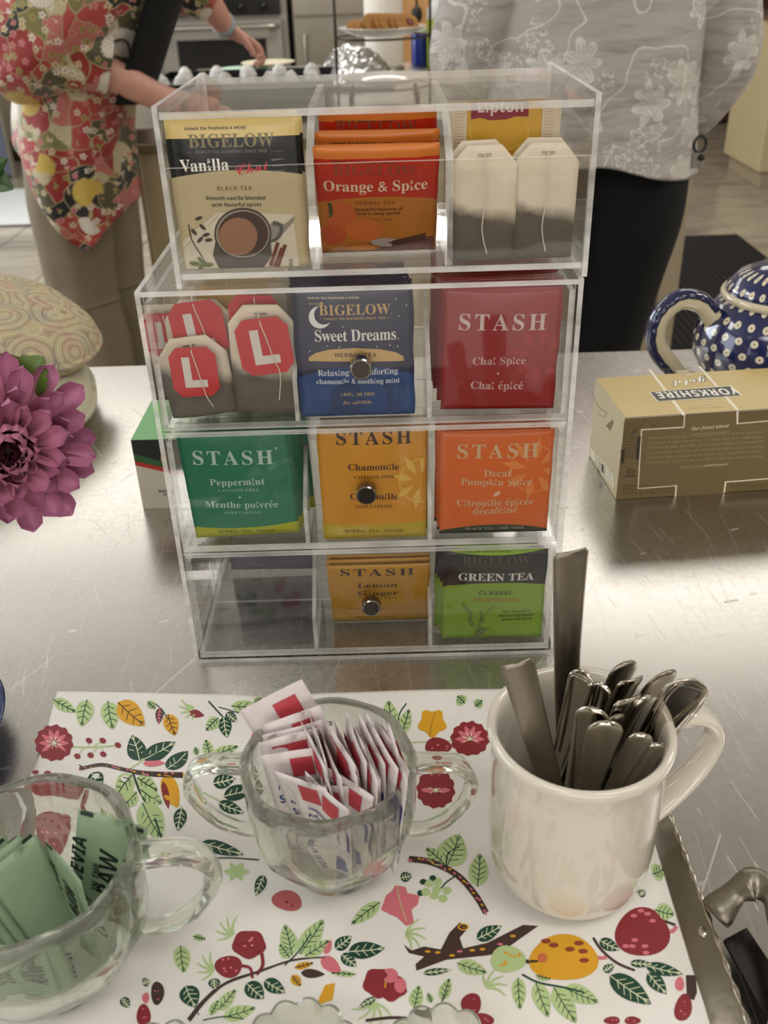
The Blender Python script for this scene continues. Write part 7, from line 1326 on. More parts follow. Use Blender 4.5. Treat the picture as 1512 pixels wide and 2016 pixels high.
gb = m.build('tea_box', [M_GT, M_GS, M_GE]); tag(gb, 'gold tea box with printed panels in front of the dotted teapot', 'box')
pt = Print(Plane(bp(0, 0, LZ), ex, ey), h=.0001); ps_ = Print(Plane(bp(0, 0, 0), ex, V((0, 0, 1))), h=.0001); pe = Print(Plane(bp(0, LY, 0), -ey, V((0, 0, 1))), h=.0001)
W_ = '#e6dfc8'; ST = '#4a4a46'
for p in (pt, ps_, pe): p.pxmode = True
pt.poly([(1276, 727), (1281, 727), (1350, 817), (1343, 818)], W_).poly([(1374, 721), (1379, 721), (1456, 808), (1449, 808)], W_); pt.up()
def txt(p, s_, a, b, col, st, h, dy=0): p.text(s_, a, b, col, st, 0, 1, 0, h)
pt.poly([(1277, 772), (1439, 759), (1462, 779), (1294, 791)], W_); pt.up(); pt.poly([(1280, 772.5), (1436, 760.5), (1458, 778.5), (1296, 790)], ST); pt.up()
pt.text('YORKSHIRE', (1448, 764), (1288, 773), '#ece8dc', 'sansb', .03, 1.0, 0, .0125)
pt.text('gold', (1389, 745), (1317, 750), '#55554f', 'script', 0, 1., 0, .0150); pt.up(2); pt.text('gold', (1386, 746), (1319, 750.5), '#ece8dc', 'script', 0, 1., 0, .0142); pt.up()
pt.text('TAYLORS OF HARROGATE', (1412, 783), (1336, 789), '#d9d2bc', 'sansb', .05, 1, 0, .0022)
pt.text('Our', (1362, 738), (1345, 739), '#e6dfc8', 'sansb', 0, 1, 0, .004); pt.text('finest', (1358, 733.5), (1335, 735), '#e6dfc8', 'sansb', 0, 1, 0, .004); pt.text('blend', (1354, 729.5), (1331, 731), '#e6dfc8', 'sansb', 0, 1, 0, .004)
pt.text('40 TEA BAGS', (1362, 723.5), (1296, 727.5), '#6c5b2a', 'serif', .15, 1, 0, .0030)
pt.text('RICH, SMOOTH', (1405, 795), (1368, 797), '#d9cfa5', 'sansb', 0, 1, 0, .0024); pt.text('AND WONDERFULLY GOLDEN', (1424, 798.5), (1356, 802), '#d9cfa5', 'sansb', 0, 1, 0, .0026)
pt.build('printed_lid', gb)
PN = '#6e5b38'
ps_.poly([(1262, 845), (1345, 840), (1347, 817), (1454, 809), (1453, 833), (1530, 826), (1528, 942), (1430, 950), (1427, 970), (1328, 979), (1330, 957), (1255, 963)], W_); ps_.up()
ps_.poly([(1264, 847), (1347, 842), (1349, 816), (1450, 809), (1450, 835), (1530, 828), (1527, 940), (1427, 948), (1424, 971), (1331, 979), (1333, 955), (1257, 961)], PN); ps_.up()
ps_.text('Our finest blend', (1361, 847), (1434, 841), '#c9bd9a', 'sansi', 0, 1.); ps_.line([(1358, 855), (1435, 850)], 1, '#a4946c')
lines = ['Yorkshire Gold is our finest tea - a glorious golden brew made with the very best leaves from the', 'top tea growers in Kenya, Rwanda and Assam. It is a carefully crafted blend, rich and rewarding.', 'The English adore tea, and their curiously fine of occasion. They will be pleased to', 'find a really refreshing flavour, so our tasters search out tea estates to ensure it is always perfect', 'We work hard to make a true and fine tea and each of you, we are its kind of tea and of', 'around the world, care in every leaf, and building a long and lasting relations with the people', 'and communities we source from.']
for k, ln in enumerate(lines):
    v = 865+k*9.6; a, b = (1276, 1504) if k < 6 else (1345, 1430)
    ps_.text(ln, (a-k*1.2, v), (b-k*.6, v-(b-a)*.058), '#94865f', 'sans', 0, 1.)
ps_.text('Find out more at', (1340, 921), (1383, 918), '#94865f', 'sans'); ps_.text('yorkshiretea.com', (1386, 918), (1434, 915), '#c9bd9a', 'sansb')
# drystone cottage drawing around the panel
LNc = '#2f2716'
def stones(p, x0, y0, x1, y1, nx, ny, col):
    for j in range(ny):
        for i in range(nx):
            cx = x0+(x1-x0)*(i+.5+.25*(j % 2))/nx; cy = y0+(y1-y0)*(j+.5)/ny; r = (x1-x0)/nx*.42
            p.line([(cx-r, cy-2), (cx, cy-3+RN.uniform(-1, 1)), (cx+r, cy-1), (cx+r*.8, cy+2.5)], .7, col)
stones(ps_, 1224, 832, 1254, 905, 4, 12, LNc); stones(ps_, 1222, 955, 1325, 975, 10, 3, LNc); stones(ps_, 1432, 952, 1525, 962, 8, 2, LNc)
ps_.line([(1240, 858), (1272, 826), (1290, 842)], 1.2, LNc).poly([(1222, 885), (1230, 885), (1228, 912), (1222, 912)], LNc).poly([(1255, 860), (1262, 858), (1258, 905), (1252, 905)], LNc)
ps_.disc((1242, 930), 9, 7, LNc, 12); ps_.up(); ps_.disc((1242, 930), 8, 6, '#5c4c2e', 12); ps_.line([(1228, 938), (1256, 938)], 1, LNc); ps_.build('printed_side', gb)
for k in range(7): pe.line([(1165, 820+k*9), (1180, 832+k*10), (1208, 862+k*12)], .9, '#d9d0ac')
pe.line([(1165, 770), (1178, 800), (1195, 812)], .8, LNc, 3).line([(1178, 815), (1190, 822), (1196, 812)], .8, LNc); pe.poly([(1193, 838), (1206, 826), (1208, 832), (1202, 848)], '#6a5c35')
pe.poly([(1163, 880), (1172, 892), (1172, 912), (1163, 900)], '#ddd5bc').poly([(1175, 895), (1190, 912), (1190, 940), (1175, 917)], '#ddd5bc').poly([(1193, 916), (1208, 934), (1208, 962), (1193, 944)], '#ddd5bc'); pe.up()
for k in range(4): pe.line([(1177, 902+k*7), (1183, 909+k*7)], 1.6, '#3a3423').line([(1195, 922+k*7), (1206, 935+k*7)], 1, '#3a3423')
pe.poly([(1184, 910), (1189, 916), (1189, 934), (1184, 928)], '#2a261c'); pe.build('printed_end', gb)

# ============================================================ green tea carton (left, behind the rack)
A = un(282, 1001, z=0); G0 = V((A.x, A.y, 0)); gx = V((1, -.01, 0)).normalized(); gy = V((.01, 1, 0)).normalized(); GX, GY, GZ = .140, .085, .0655
def gp(x, y, z): return G0+gx*x+gy*y+V((0, 0, z))
M_GA, M_GB, M_GC = mat('green_card_top', '#3f9a3c', .3, nscale=10), mat('white_card', '#c9c1b2', .4), mat('dark_green_card', '#1c4a22', .4)
m = MB(); vs = [gp(x, y, z) for z in (0, GZ) for x, y in ((0, 0), (GX, 0), (GX, GY), (0, GY))]
m.add(vs, [(3, 2, 1, 0), (4, 5, 6, 7), (0, 1, 5, 4), (1, 2, 6, 5), (2, 3, 7, 6), (3, 0, 4, 7)], [2, 0, 1, 2, 2, 2])
gc = m.build('tea_carton', [M_GA, M_GB, M_GC]); tag(gc, 'green topped tea carton with black and red front behind the left of the rack', 'box')
pf = Print(Plane(gp(0, 0, 0), gx, V((0, 0, 1))), h=.0001); pf.pxmode = False
ptc = Print(Plane(gp(0, 0, GZ), gx, gy), h=.0001); ptc.pxmode = False
def arc(y0, dip, n=16, x0=0, x1=GX): return [(x0+(x1-x0)*i/n, y0-dip*math.sin(PI*.5*min(1, 1.2*i/n))) for i in range(n+1)]
pf.poly([(0, GZ)]+arc(.042, .022)+[(GX, GZ)], '#b5281e').up(); pf.poly([(0, GZ)]+arc(.046, .022)+[(GX, GZ)], '#2a5a2c').up(); pf.poly([(0, GZ)]+arc(.053, .026)+[(GX, GZ)], '#101512').up()
pf.disc((.030, .047), .008, .008, '#9a7a34', 22).up(); pf.disc((.030, .047), .0062, .0062, '#6b5322', 22).up()
pf.text('REFRESHING', (.0155, .0155), (.046, .0155), '#2a2622', 'sansb', .05, 1., 0, .0021); pf.text('& FULL BODIED', (.0195, .0125), (.056, .0125), '#2a2622', 'sansb', .05, 1., 0, .0021); pf.build('printed_front', gc)
for k, (x, y, r) in enumerate(((.020, .062, .016), (.055, .045, .026), (.034, .016, .014), (.105, .05, .03))): ptc.disc((x, y), r, r*.8, ('#67b84e', '#7cc85c')[k % 2], 24); ptc.up()
ptc.text('green tea', (.03, .03), (.11, .03), '#e0ead6', 'script'); ptc.build('printed_lid', gc)

# ============================================================ dotted teapot
TP = V((.400, .400, 0))
def m_dots():
    t = NT('navy_dotted_glaze'); o = t.obj(); s = t.n('ShaderNodeSeparateXYZ'); t.l(o, s.inputs[0])
    ang = t.ma('ARCTAN2', s.outputs[1], s.outputs[0]); row = t.ma('DIVIDE', s.outputs[2], .0125); ri = t.ma('FLOOR', row); par = t.ma('MULTIPLY', t.ma('MODULO', ri, 2), .5)
    col = t.ma('ADD', t.ma('MULTIPLY', ang, 30/(2*PI)), par); fx = t.ma('SUBTRACT', t.ma('FRACT', t.ma('ADD', col, 100.)), .5); fy = t.ma('SUBTRACT', t.ma('FRACT', row), .5)
    d = t.ma('SQRT', t.ma('ADD', t.ma('MULTIPLY', t.ma('MULTIPLY', fx, fx), 1.3), t.ma('MULTIPLY', fy, fy)))
    navy = t.mix(t.noise(o, 30, 3), srgb('#0f1438'), srgb('#1d2458')); cream = srgb('#d5cbb0')
    c = t.mix(t.ma('LESS_THAN', d, .27), navy, cream); c = t.mix(t.ma('LESS_THAN', d, .06), c, srgb('#3b3a3a'))
    # cream band below a scalloped navy edge
    sc = t.ma('ADD', t.ma('MULTIPLY', t.ma('ABSOLUTE', t.ma('SINE', t.ma('MULTIPLY', ang, 15))), -.006), .040)
    c = t.mix(t.ma('LESS_THAN', s.outputs[2], sc), c, t.mix(t.ma('GREATER_THAN', t.noise(o, 70, 1), .62), cream, srgb('#5d6a52')))
    t.bc(c); t.p(Roughness=.12, Coat_Weight=.7, Coat_Roughness=.04); return t.m
M_DOT = m_dots(); M_CRG = mat('cream_glaze', '#cfc3a4', .12, Coat_Weight=.6, Coat_Roughness=.05); M_NAVY = mat('navy_glaze', '#161b45', .12, Coat_Weight=.6)
tp_ = thing('teapot', 'navy blue teapot with white dots and cream handle behind the gold box', 'teapot', TP)
body = [(.002, .004), (.040, .004), (.044, 0), (.047, .003), (.050, .010), (.066, .028), (.0765, .050), (.0775, .068), (.070, .088), (.061, .101), (.053, .107)]
MB().lathe(body, 64).build('pot_body', M_DOT, tp_, True, world=False, origin=(0, 0, 0))
MB().lathe([(.050, .104), (.0565, .106), (.058, .110), (.0565, .1135), (.050, .113)], 56, caps=False).build('collar', M_CRG, tp_, True, world=False, origin=(0, 0, 0))
lid = MB().lathe([(.052, .111), (.054, .113), (.052, .119), (.042, .130), (.026, .138), (.010, .141)], 56).build('lid', M_DOT, tp_, True, world=False, origin=(0, 0, 0))
MB().ball((0, 0, .150), .011, 16, (1, 1, .9)).build('lid_knob', M_CRG, lid, True, world=False, origin=(0, 0, 0))
hd = V((-1, -.12, 0)).normalized(); hp = smoothpath([hd*.066+V((0, 0, .088)), hd*.082+V((0, 0, .106)), hd*.104+V((0, 0, .110)), hd*.121+V((0, 0, .094)), hd*.122+V((0, 0, .070)), hd*.108+V((0, 0, .048)), hd*.090+V((0, 0, .030)), hd*.066+V((0, 0, .022))], 7)
ho = MB().tube(hp, [(.0068, .0095)]*len(hp), 14, up=(0, 1, 0)).build('handle', M_CRG, tp_, True, world=False, origin=(0, 0, 0))
m = MB()
hc = hd*.100+V((0, 0, .070))
tp2 = []
hp2 = smoothpath(hp[3:44], 4)
m.tube([p+(p-hc).normalized()*.0030 for p in hp2], [(.0046, .0088+.0014*abs(math.sin(i*.30))) for i in range(len(hp2))], 14, up=(0, 1, 0)) if False else m.tube([p+(p-hc).normalized()*.0060 for p in hp2], [(.0078+.0012*abs(math.sin(i*.26)), .0046) for i in range(len(hp2))], 14, up=(0, 1, 0))
for i in range(6, len(hp2)-4, 12):
    p = hp2[i]; d = (p-hc).normalized(); MB().ball(p+d*.0070, .0026, 8).build('painted_dot', M_CRG, ho, True, world=False, origin=(0, 0, 0))
m.build('scalloped_trim', M_NAVY, ho, True, world=False, origin=(0, 0, 0))
MB().tube(smoothpath([(.066, 0, .045), (.090, 0, .060), (.104, 0, .085), (.118, 0, .106)], 5), [.016-.0085*min(1, i/15) for i in range(16)], 16).build('spout', M_DOT, tp_, True, world=False, origin=(0, 0, 0))

# ============================================================ quilted cosies on the left
def m_paisley():
    t = NT('paisley_cotton'); o = t.obj(); n = t.noise(o, 9, 2, .5, 0, True); v = t.vm('ADD', o, t.vm('SCALE', t.vm('SUBTRACT', n, (.5, .5, .5)))); v.node.inputs[0]
    for nd in t.t.nodes:
        if nd.type == 'VECT_MATH' and nd.operation == 'SCALE': nd.inputs['Scale'].default_value = .05
    vo = t.vor(v, 26); ring = t.ma('FRACT', t.ma('MULTIPLY', vo.outputs['Distance'], 5.)); c1 = t.ramp(ring, [(0, srgb('#bfb092')), (.3, srgb('#a9a489')), (.5, srgb('#cfc29a')), (.68, srgb('#8b8a80')), (.82, srgb('#c59a8a')), (.93, srgb('#4d5146'))])
    c2 = t.ramp(t.noise(o, 38, 3), [(.35, srgb('#a8a695')), (.5, srgb('#c9bb8e')), (.62, srgb('#c28f85')), (.7, srgb('#b8b59a'))]); t.bc(t.mix(.42, c1, c2)); t.p(Roughness=.9); t.bump(t.noise(o, 45, 3), .5, .003); return t.m
M_PAI = m_paisley()
def cushion(name, label, cat, c, ux, uy, uz, a, b, h, material, pw=2.6):
    ux, uy, uz = V(ux).normalized(), V(uy).normalized(), V(uz).normalized(); m = MB(); rings = []; N = 48
    for k in range(13):
        ph = -PI/2+PI*k/12; rr = max(.02, math.cos(ph))**.55; zz = math.sin(ph)*h
        rings.append([V(c)+ux*(a*rr*math.copysign(abs(math.cos(2*PI*i/N))**(2/pw), math.cos(2*PI*i/N)))+uy*(b*rr*math.copysign(abs(math.sin(2*PI*i/N))**(2/pw), math.sin(2*PI*i/N)))+uz*(zz*(1+.08*math.sin(i*.8)*rr)) for i in range(N)])
    m.loft(rings); o = m.build(name, [material], None, True); tag(o, label, cat)
    pts = [V(c)+ux*(a*1.0*math.copysign(abs(math.cos(2*PI*i/N))**(2/pw), math.cos(2*PI*i/N)))+uy*(b*1.0*math.copysign(abs(math.sin(2*PI*i/N))**(2/pw), math.sin(2*PI*i/N))) for i in range(N+1)]
    MB().tube(pts, .0035, 8, up=uz).build('piping', material, o, True); return o
cushion('tea_cosy', 'paisley quilted tea cosy lying at the left behind the dahlia', 'tea cosy', (-.405, .455, .088), (1, -.1, -.30), (.12, 1, .04), (.30, 0, 1), .118, .085, .036, M_PAI, 2.3)
M_CRM = mat('cream_cotton', '#bdb89e', .9, nscale=20, namt=.12, bump=.6, bscale=25, bdist=.004)
co = cushion('oven_mitt', 'cream padded oven mitt with a mauve flower under the paisley cosy', 'oven mitt', (-.372, .400, .0225), (1, .30, 0), (-.30, 1, 0), (0, 0, 1), .082, .105, .0225, M_CRM, 3.0)
m = MB(); m.ball((0, 0, 0), .01); 
fm = Print(Plane((-.345, .425, .0472), (1, 0, 0), (0, 1, 0)), h=0); fm.pxmode = False
for k in range(6): a = k*PI/3; fm.disc((.010*math.cos(a)+.022, .008*math.sin(a)), .0075, .006, '#8a6a78', 10)
fm.up(); fm.disc((.022, 0), .004, .0035, '#5d4352', 10); fm.build('printed_flower', co)

# ============================================================ dahlia bouquet in its vase at the left edge
def m_petal():
    t = NT('dahlia_petal'); o = t.obj(); s = t.n('ShaderNodeSeparateXYZ'); t.l(o, s.inputs[0]); c = t.ramp(t.ma('MULTIPLY', s.outputs[1], 22.), [(.0, srgb('#d9b49c')), (.3, srgb('#c58590')), (.75, srgb('#c0789a')), (1, srgb('#d08fb2'))])
    st = t.noise(t.mapping(o, (900, 25, 1)), 1, 2); t.bc(t.mix(t.ma('MULTIPLY', st, .45), c, srgb('#ad6486'))); t.p(Roughness=.5); return t.m
M_PET = m_petal(); M_PETD = mat('dark_petal', '#3b0d1e', .55); M_LEAF = mat('leaf_green', '#2f4f1e', .4, nscale=40, namt=.25); M_LEAF2 = mat('light_leaf_green', '#5d7a30', .4, nscale=40, namt=.2); M_STEM = mat('stem_green', '#40602c', .5)
def petal_mesh(L, W, cup, curl):
    vs = []; fs = []; NX, NY = 6, 10
    for j in range(NY+1):
        s = j/NY; w_ = W/2*(.30+.70*math.sin(PI*min(1, s*.62+.0)))*(1 if s < .8 else math.sqrt(max(0, 1-((s-.8)/.2)**2))*.98+.02)
        for i in range(NX+1):
            u = 2*i/NX-1; vs.append((u*w_, s*L, cup*W*(u*u)*(1-.35*s)+curl*L*(s*s)-.15*L*s*(1-s)))
    n = len(vs); vs += [(x, y, z-.0005) for x, y, z in vs]
    for j in range(NY):
        for i in range(NX): k = j*(NX+1)+i; fs += [(k, k+1, k+NX+2, k+NX+1), (n+k, n+k+NX+1, n+k+NX+2, n+k+1)]
    return vs, fs
DC = un(14, 880, y=.02); vf = (CP-DC).normalized(); fz = (vf+V((.05, -.10, -.15))).normalized(); fxx = V((1, .2, 0)); fxx = (fxx-fz*fxx.dot(fz)).normalized(); fyy = fz.cross(fxx)
dah = thing('dahlia', 'mauve pink dahlia bloom with dark centre at the left edge', 'flower', DC)
MB().ball((0, 0, 0), .0125, 12, (1, 1, .8)).build('flower_heart', M_PETD, dah, True, world=False, origin=(0, 0, 0))
PM = [petal_mesh(.043, .0150, .55, .05), petal_mesh(.036, .0125, .6, .12), petal_mesh(.026, .0095, .7, .2), petal_mesh(.015, .0055, .8, .3)]
pobj = []
rings_ = [(13, 0, .012, -.10), (13, 0, .008, .12), (15, 1, .006, .33), (15, 1, .005, .55), (16, 2, .004, .78), (16, 2, .003, 1.0), (18, 3, .004, 1.15), (16, 3, .002, 1.32)]
me_c = {}
for rk, (n, kind, r0, elev) in enumerate(rings_):
    for k in range(n):
        a = 2*PI*(k+.5*(rk % 2))/n+RN.uniform(-.07, .07); e = elev+RN.uniform(-.08, .08)
        if kind not in me_c:
            vs, fs = PM[kind]; m = MB(); m.add(vs, fs); o = m.build('petal', [M_PET if kind < 3 else M_PETD], dah, True, world=False, origin=(0, 0, 0)); me_c[kind] = o
        else: o = me_c[kind].copy(); C.objects.link(o)
        rad = fxx*math.cos(a)+fyy*math.sin(a); y = rad*math.cos(e)+fz*math.sin(e); x = y.cross(fz if elev < 1.2 else rad).normalized(); z = x.cross(y)
        tw = RN.uniform(-.25, .25); x2 = x*math.cos(tw)+z*math.sin(tw); z2 = x2.cross(y)
        o.rotation_mode = 'QUATERNION'; o.rotation_quaternion = MX((x2, y, z2)).transposed().to_quaternion(); o.location = rad*r0+fz*(rk*.0022-.006)
        sc = RN.uniform(.9, 1.08); o.scale = (sc, sc, sc)
def leaf(name, mb, base, tip, up, w, parent, material, lob=0):
    base, tip, up = V(base), V(tip), V(up); ax = tip-base; L = ax.length; ax.normalize(); sx = ax.cross(up).normalized(); nz = sx.cross(ax); vs = []; fs = []; NX, NY = 4, 14
    for j in range(NY+1):
        s = j/NY; w_ = w/2*math.sin(PI*s**.8)**.8*(1+lob*(j % 2)) if 0 < j < NY else .0004
        for i in range(NX+1): u = 2*i/NX-1; vs.append(base+ax*(L*s)+sx*(u*w_)+nz*(abs(u)*w_*.35+L*.10*math.sin(PI*s)+.0))
    n = len(vs); vs += [p-nz*.0005 for p in vs]
    for j in range(NY):
        for i in range(NX): k = j*(NX+1)+i; fs += [(k, k+1, k+NX+2, k+NX+1), (n+k, n+k+NX+1, n+k+NX+2, n+k+1)]
    m = MB(); m.add(vs, fs); return m.build(name, [material], parent, True)
VB = V((-.297, -.078, 0))
for b, t, w_, mm, lb_ in (((-14, 760), (28, 700), .030, M_LEAF, .0), ((20, 770), (88, 745), .026, M_LEAF2, .2), ((45, 765), (84, 702), .026, M_LEAF2, .25), ((110, 902), (152, 905), .014, M_LEAF, .1)):
    leaf('leaf', None, un(*b, y=.05), un(*t, y=.055), (0, -1, .5), w_, dah, mm, lb_)
st_ = smoothpath([DC-fz*.006, DC-fz*.03+V((-.01, 0, -.02)), VB+V((.0, .015, .12)), VB+V((.004, .004, .012))], 8)
MB().tube(st_, .0026, 8).build('stem', M_STEM, dah, True)
lb2 = thing('leafy_sprig', 'pointed green leaves poking in at the upper left edge', 'sprig', VB+V((0, 0, .012)))
tipq = un(-20, 350, y=.02)
MB().tube(smoothpath([VB+V((-.01, 0, .012)), VB+V((-.02, .02, .14)), tipq+V((-.02, 0, -.05)), tipq+V((-.012, 0, .01))], 6), .0018, 8).build('stem', M_STEM, lb2, True)
for b, t in (((-30, 350), (14, 312)), ((-30, 345), (26, 372)), ((-40, 330), (-10, 290))): leaf('leaf', None, un(*b, y=.02), un(*t, y=.02), (0, -1, .6), .013, lb2, M_LEAF)
vs_ = thing('flower_vase', 'clear glass vase on a blue glazed saucer at the left edge', 'vase', VB+V((0, 0, .017)))
MB().lathe([(.002, 0), (.045, 0), (.050, .004), (.052, .02), (.050, .09), (.044, .135), (.046, .145), (.0435, .145), (.0415, .135), (.047, .09), (.049, .022), (.044, .007), (.002, .006)], 48).build('vase_body', M_GLASS, vs_, True, world=False, origin=(0, 0, 0))
MB().lathe([(.002, 0), (.048, 0), (.0485, .035), (.0475, .06), (.002, .06)], 40, c=(0, 0, .0085)).build('water', glassm('water', (.97, .98, .97, 1), .5, 1.33), vs_, True, world=False, origin=(0, 0, 0)).scale = (.93, .93, 1)
sau = MB().lathe([(.002, .002), (.05, .002), (.055, 0), (.060, .003), (.068, .008), (.074, .014), (.076, .020), (.073, .0205), (.064, .014), (.050, .010), (.002, .010)], 56, c=VB+V((0, 0, .0))).build('glazed_saucer', mat('blue_glaze', '#1b3263', .15, nscale=30, namt=.5, Coat_Weight=.5), None, True)
tag(sau, 'deep blue glazed saucer under the flower vase at the left edge', 'saucer'); vs_.location.z = .0105

# ============================================================ things on the island
M_BLK = mat('black_enamel', '#0d0d0f', .3, nscale=120, namt=.3); M_WCH = mat('white_china', '#d9d4c8', .15, Coat_Weight=.5); M_PAPW = mat('white_paper', '#dcdad4', .7); M_RODM = mat('dark_bronze_rod', '#33291c', .35, .8)
cr = thing('cone_tray', 'black serving tray on a low black crate holding white paper cones', 'tray', (-.34, 2.72, .0))
MB().rbox(-.66, -.135, 2.53, 2.90, 0, .062, .006).build('crate', M_BLK, cr)
m = MB(); m.rbox(-.675, -.125, 2.515, 2.915, .062, .070, .002)
for b in ((-.675, -.667, 2.515, 2.915), (-.133, -.125, 2.515, 2.915), (-.667, -.133, 2.515, 2.523), (-.667, -.133, 2.907, 2.915)): m.box(*b, .070, .090)
m.build('tray_rim', M_BLK, cr)
i0 = None
for k in range(13):
    x, y = (-.64+.0655*k, 2.60) if k < 8 else (-.60+.10*(k-8), 2.80)
    m = MB(); n = 14; rings = [[(r*math.cos(2*PI*i/n+.15*k)*(1+.12*math.cos(3*i)), r*.8*math.sin(2*PI*i/n+.15*k), z) for i in range(n)] for r, z in ((.024, 0), (.027, .012), (.020, .030), (.008, .042))]
    m.loft(rings); o = m.build('paper_cone', M_PAPW, None, False, origin=(0, 0, 0), world=False); o.location = (x, y, .0705); o.rotation_euler = (.0, .12*math.sin(k*2.), .3*k)
    tag(o, '%s white folded paper cone from the left in the %s row of the black tray' % ((ORD[k], 'front') if k < 8 else (ORD[k-8], 'back')), 'paper cone', 'paper cones in the %s row' % ('front' if k < 8 else 'back'))
cols = ['#a9cfd0', '#cfd9cf', '#d8b9b4', '#bcd8c4', '#d9cfae']
for k, cc in enumerate(cols):
    x, y = -.52+.075*(k % 3)+.01*k, 3.28+.10*(k//2)
    o = MB().lathe([(.002, .002), (.06, .002), (.10, .010), (.103, .012), (.10, .0135), (.06, .0045), (.002, .0045)], 28, c=(x, y, .012*k)).build('paper_plate', mat('pastel_card_%d' % k, cc, .6), None, True)
    tag(o, ('pale blue', 'off white', 'pale pink', 'mint green', 'cream')[k]+' paper plate in the loose pile beyond the reaching hand', 'paper plate')
# crumpled foil over a dish
M_FOILS = mat('aluminium_foil', '#cfcfcf', .18, 1., nscale=20, bump=.5, bscale=40, bdist=.01)
m = MB(); N = 30; vs = []
for j in range(N+1):
    for i in range(N+1):
        a, b = i/N, j/N; x = -.22+.29*a; y = 3.02+.50*b; d = math.hypot((a-.5)*2, (b-.5)*2); z = .012+.105*max(0, 1-d**2.2)+.020*abs(noise.noise(V((x*22, y*22, 0))))+.012*abs(noise.noise(V((x*60, y*60, 4)))); vs.append((x, y, z))
m.add(vs, [(j*(N+1)+i, j*(N+1)+i+1, (j+1)*(N+1)+i+1, (j+1)*(N+1)+i) for j in range(N) for i in range(N)])
o = m.build('foil_cover', M_FOILS); so = o.modifiers.new('t', 'SOLIDIFY'); so.thickness = .002; tag(o, 'crumpled silver foil sheet over a dish left of the cookie stand', 'foil')
# tiered stand
SX, SY, SR = .030, 2.70, .145
st = thing('tiered_stand', 'dark wire two-tier stand carrying white plates above the tea rack', 'cake stand', (SX, SY, 0))
m = MB()
for s_ in (-1, 1): m.tube([(SX+s_*SR*.98, SY-.02, .004), (SX+s_*SR*.98, SY-.02, .44)], .0042, 8)
for k, s_ in enumerate((-1, 1)): MB().tube([(SX+s_*SR*.98, SY-.02, .0), (SX+s_*SR*.98, SY-.02, .44)], .0042, 8).build('rod', M_RODM, st, True)
for z in (.052, .188):
    MB().tube([(SX+SR*.985*math.cos(2*PI*i/40), SY+SR*.985*math.sin(2*PI*i/40), z) for i in range(41)], .0032, 6).build('ring', M_RODM, st, True)
MB().tube(smoothpath([(SX-SR*.98, SY-.02, .44), (SX-.07, SY-.02, .50), (SX+.07, SY-.02, .50), (SX+SR*.98, SY-.02, .44)], 6), .0042, 8).build('carrying_handle', M_RODM, st, True)
for k in range(4): MB().ball((SX+SR*.98*math.cos(PI/4+k*PI/2), SY+SR*.98*math.sin(PI/4+k*PI/2), .026), .026, 10, (.25, .25, 1)).build('foot', M_RODM, st, True)
def plate(label, z, r):
    o = MB().lathe([(.002, .003), (r*.6, .003), (r*.62, 0), (r*.66, .002), (r*.97, .020), (r, .0235), (r*.985, .0245), (r*.66, .0075), (r*.6, .006), (.002, .006)], 60, c=(SX, SY, z)).build('plate', M_WCH, None, True); return tag(o, label, 'plate')
plate('white china plate of cookies on the upper tier', .191, SR*.93); lp_ = plate('white china plate on the lower tier of the stand', .055, SR*.93)
M_CK = mat('cookie_dough', '#a9783c', .8, nscale=50, namt=.25, bump=.5); M_JAM = mat('red_jam', '#6b1f12', .25)
for k in range(11):
    t = k/10; x = SX-.080+.160*t; y = SY+.005*math.sin(k*2); tl = (.30 if k < 3 else .95-.02*k); r = .031
    m = MB(); m.lathe([(.001, 0), (r*.85, 0), (r, .003), (r, .006), (r*.85, .0075), (.001, .0078)], 20); o = m.build('cookie', M_CK, None, True, origin=(0, 0, 0), world=False)
    o.rotation_euler = (.75, tl*.75, 0); o.location = (x, y, .1985+r*math.sin(tl)); tag(o, '%s golden cookie from the left in the row on the upper plate' % ORD[k] if k < 10 else 'cookie with red jam at the right end of the row', 'cookie', 'golden cookies on the upper plate' if k < 10 else None)
    if k == 10: MB().lathe([(.001, .0074), (.013, .0076), (.011, .0098), (.001, .0105)], 16).build('jam_centre', M_JAM, o, True, world=False, origin=(0, 0, 0))
# towel roll
tq = un(757, 132, z=0); tq.y = min(tq.y, 3.72)
tw = thing('paper_towel_roll', 'white paper towel roll standing behind the cookie plate', 'paper towels', (tq.x, tq.y, 0))
MB().lathe([(.022, .012), (.074, .012), (.076, .016), (.076, .285), (.074, .289), (.022, .289)], 44, c=(tq.x, tq.y, 0)).build('roll', mat('paper_towel', '#dcd3c6', .9, bump=.4, bscale=150), tw, True, auto=.6)
MB().lathe([(.001, 0), (.080, 0), (.080, .008), (.014, .012), (.001, .012)], 36, c=(tq.x, tq.y, 0)).build('base', M_STEEL2, tw, True)
MB().tube([(tq.x, tq.y, .01), (tq.x, tq.y, .32)], .008, 10).build('spindle', M_STEEL2, tw, True)
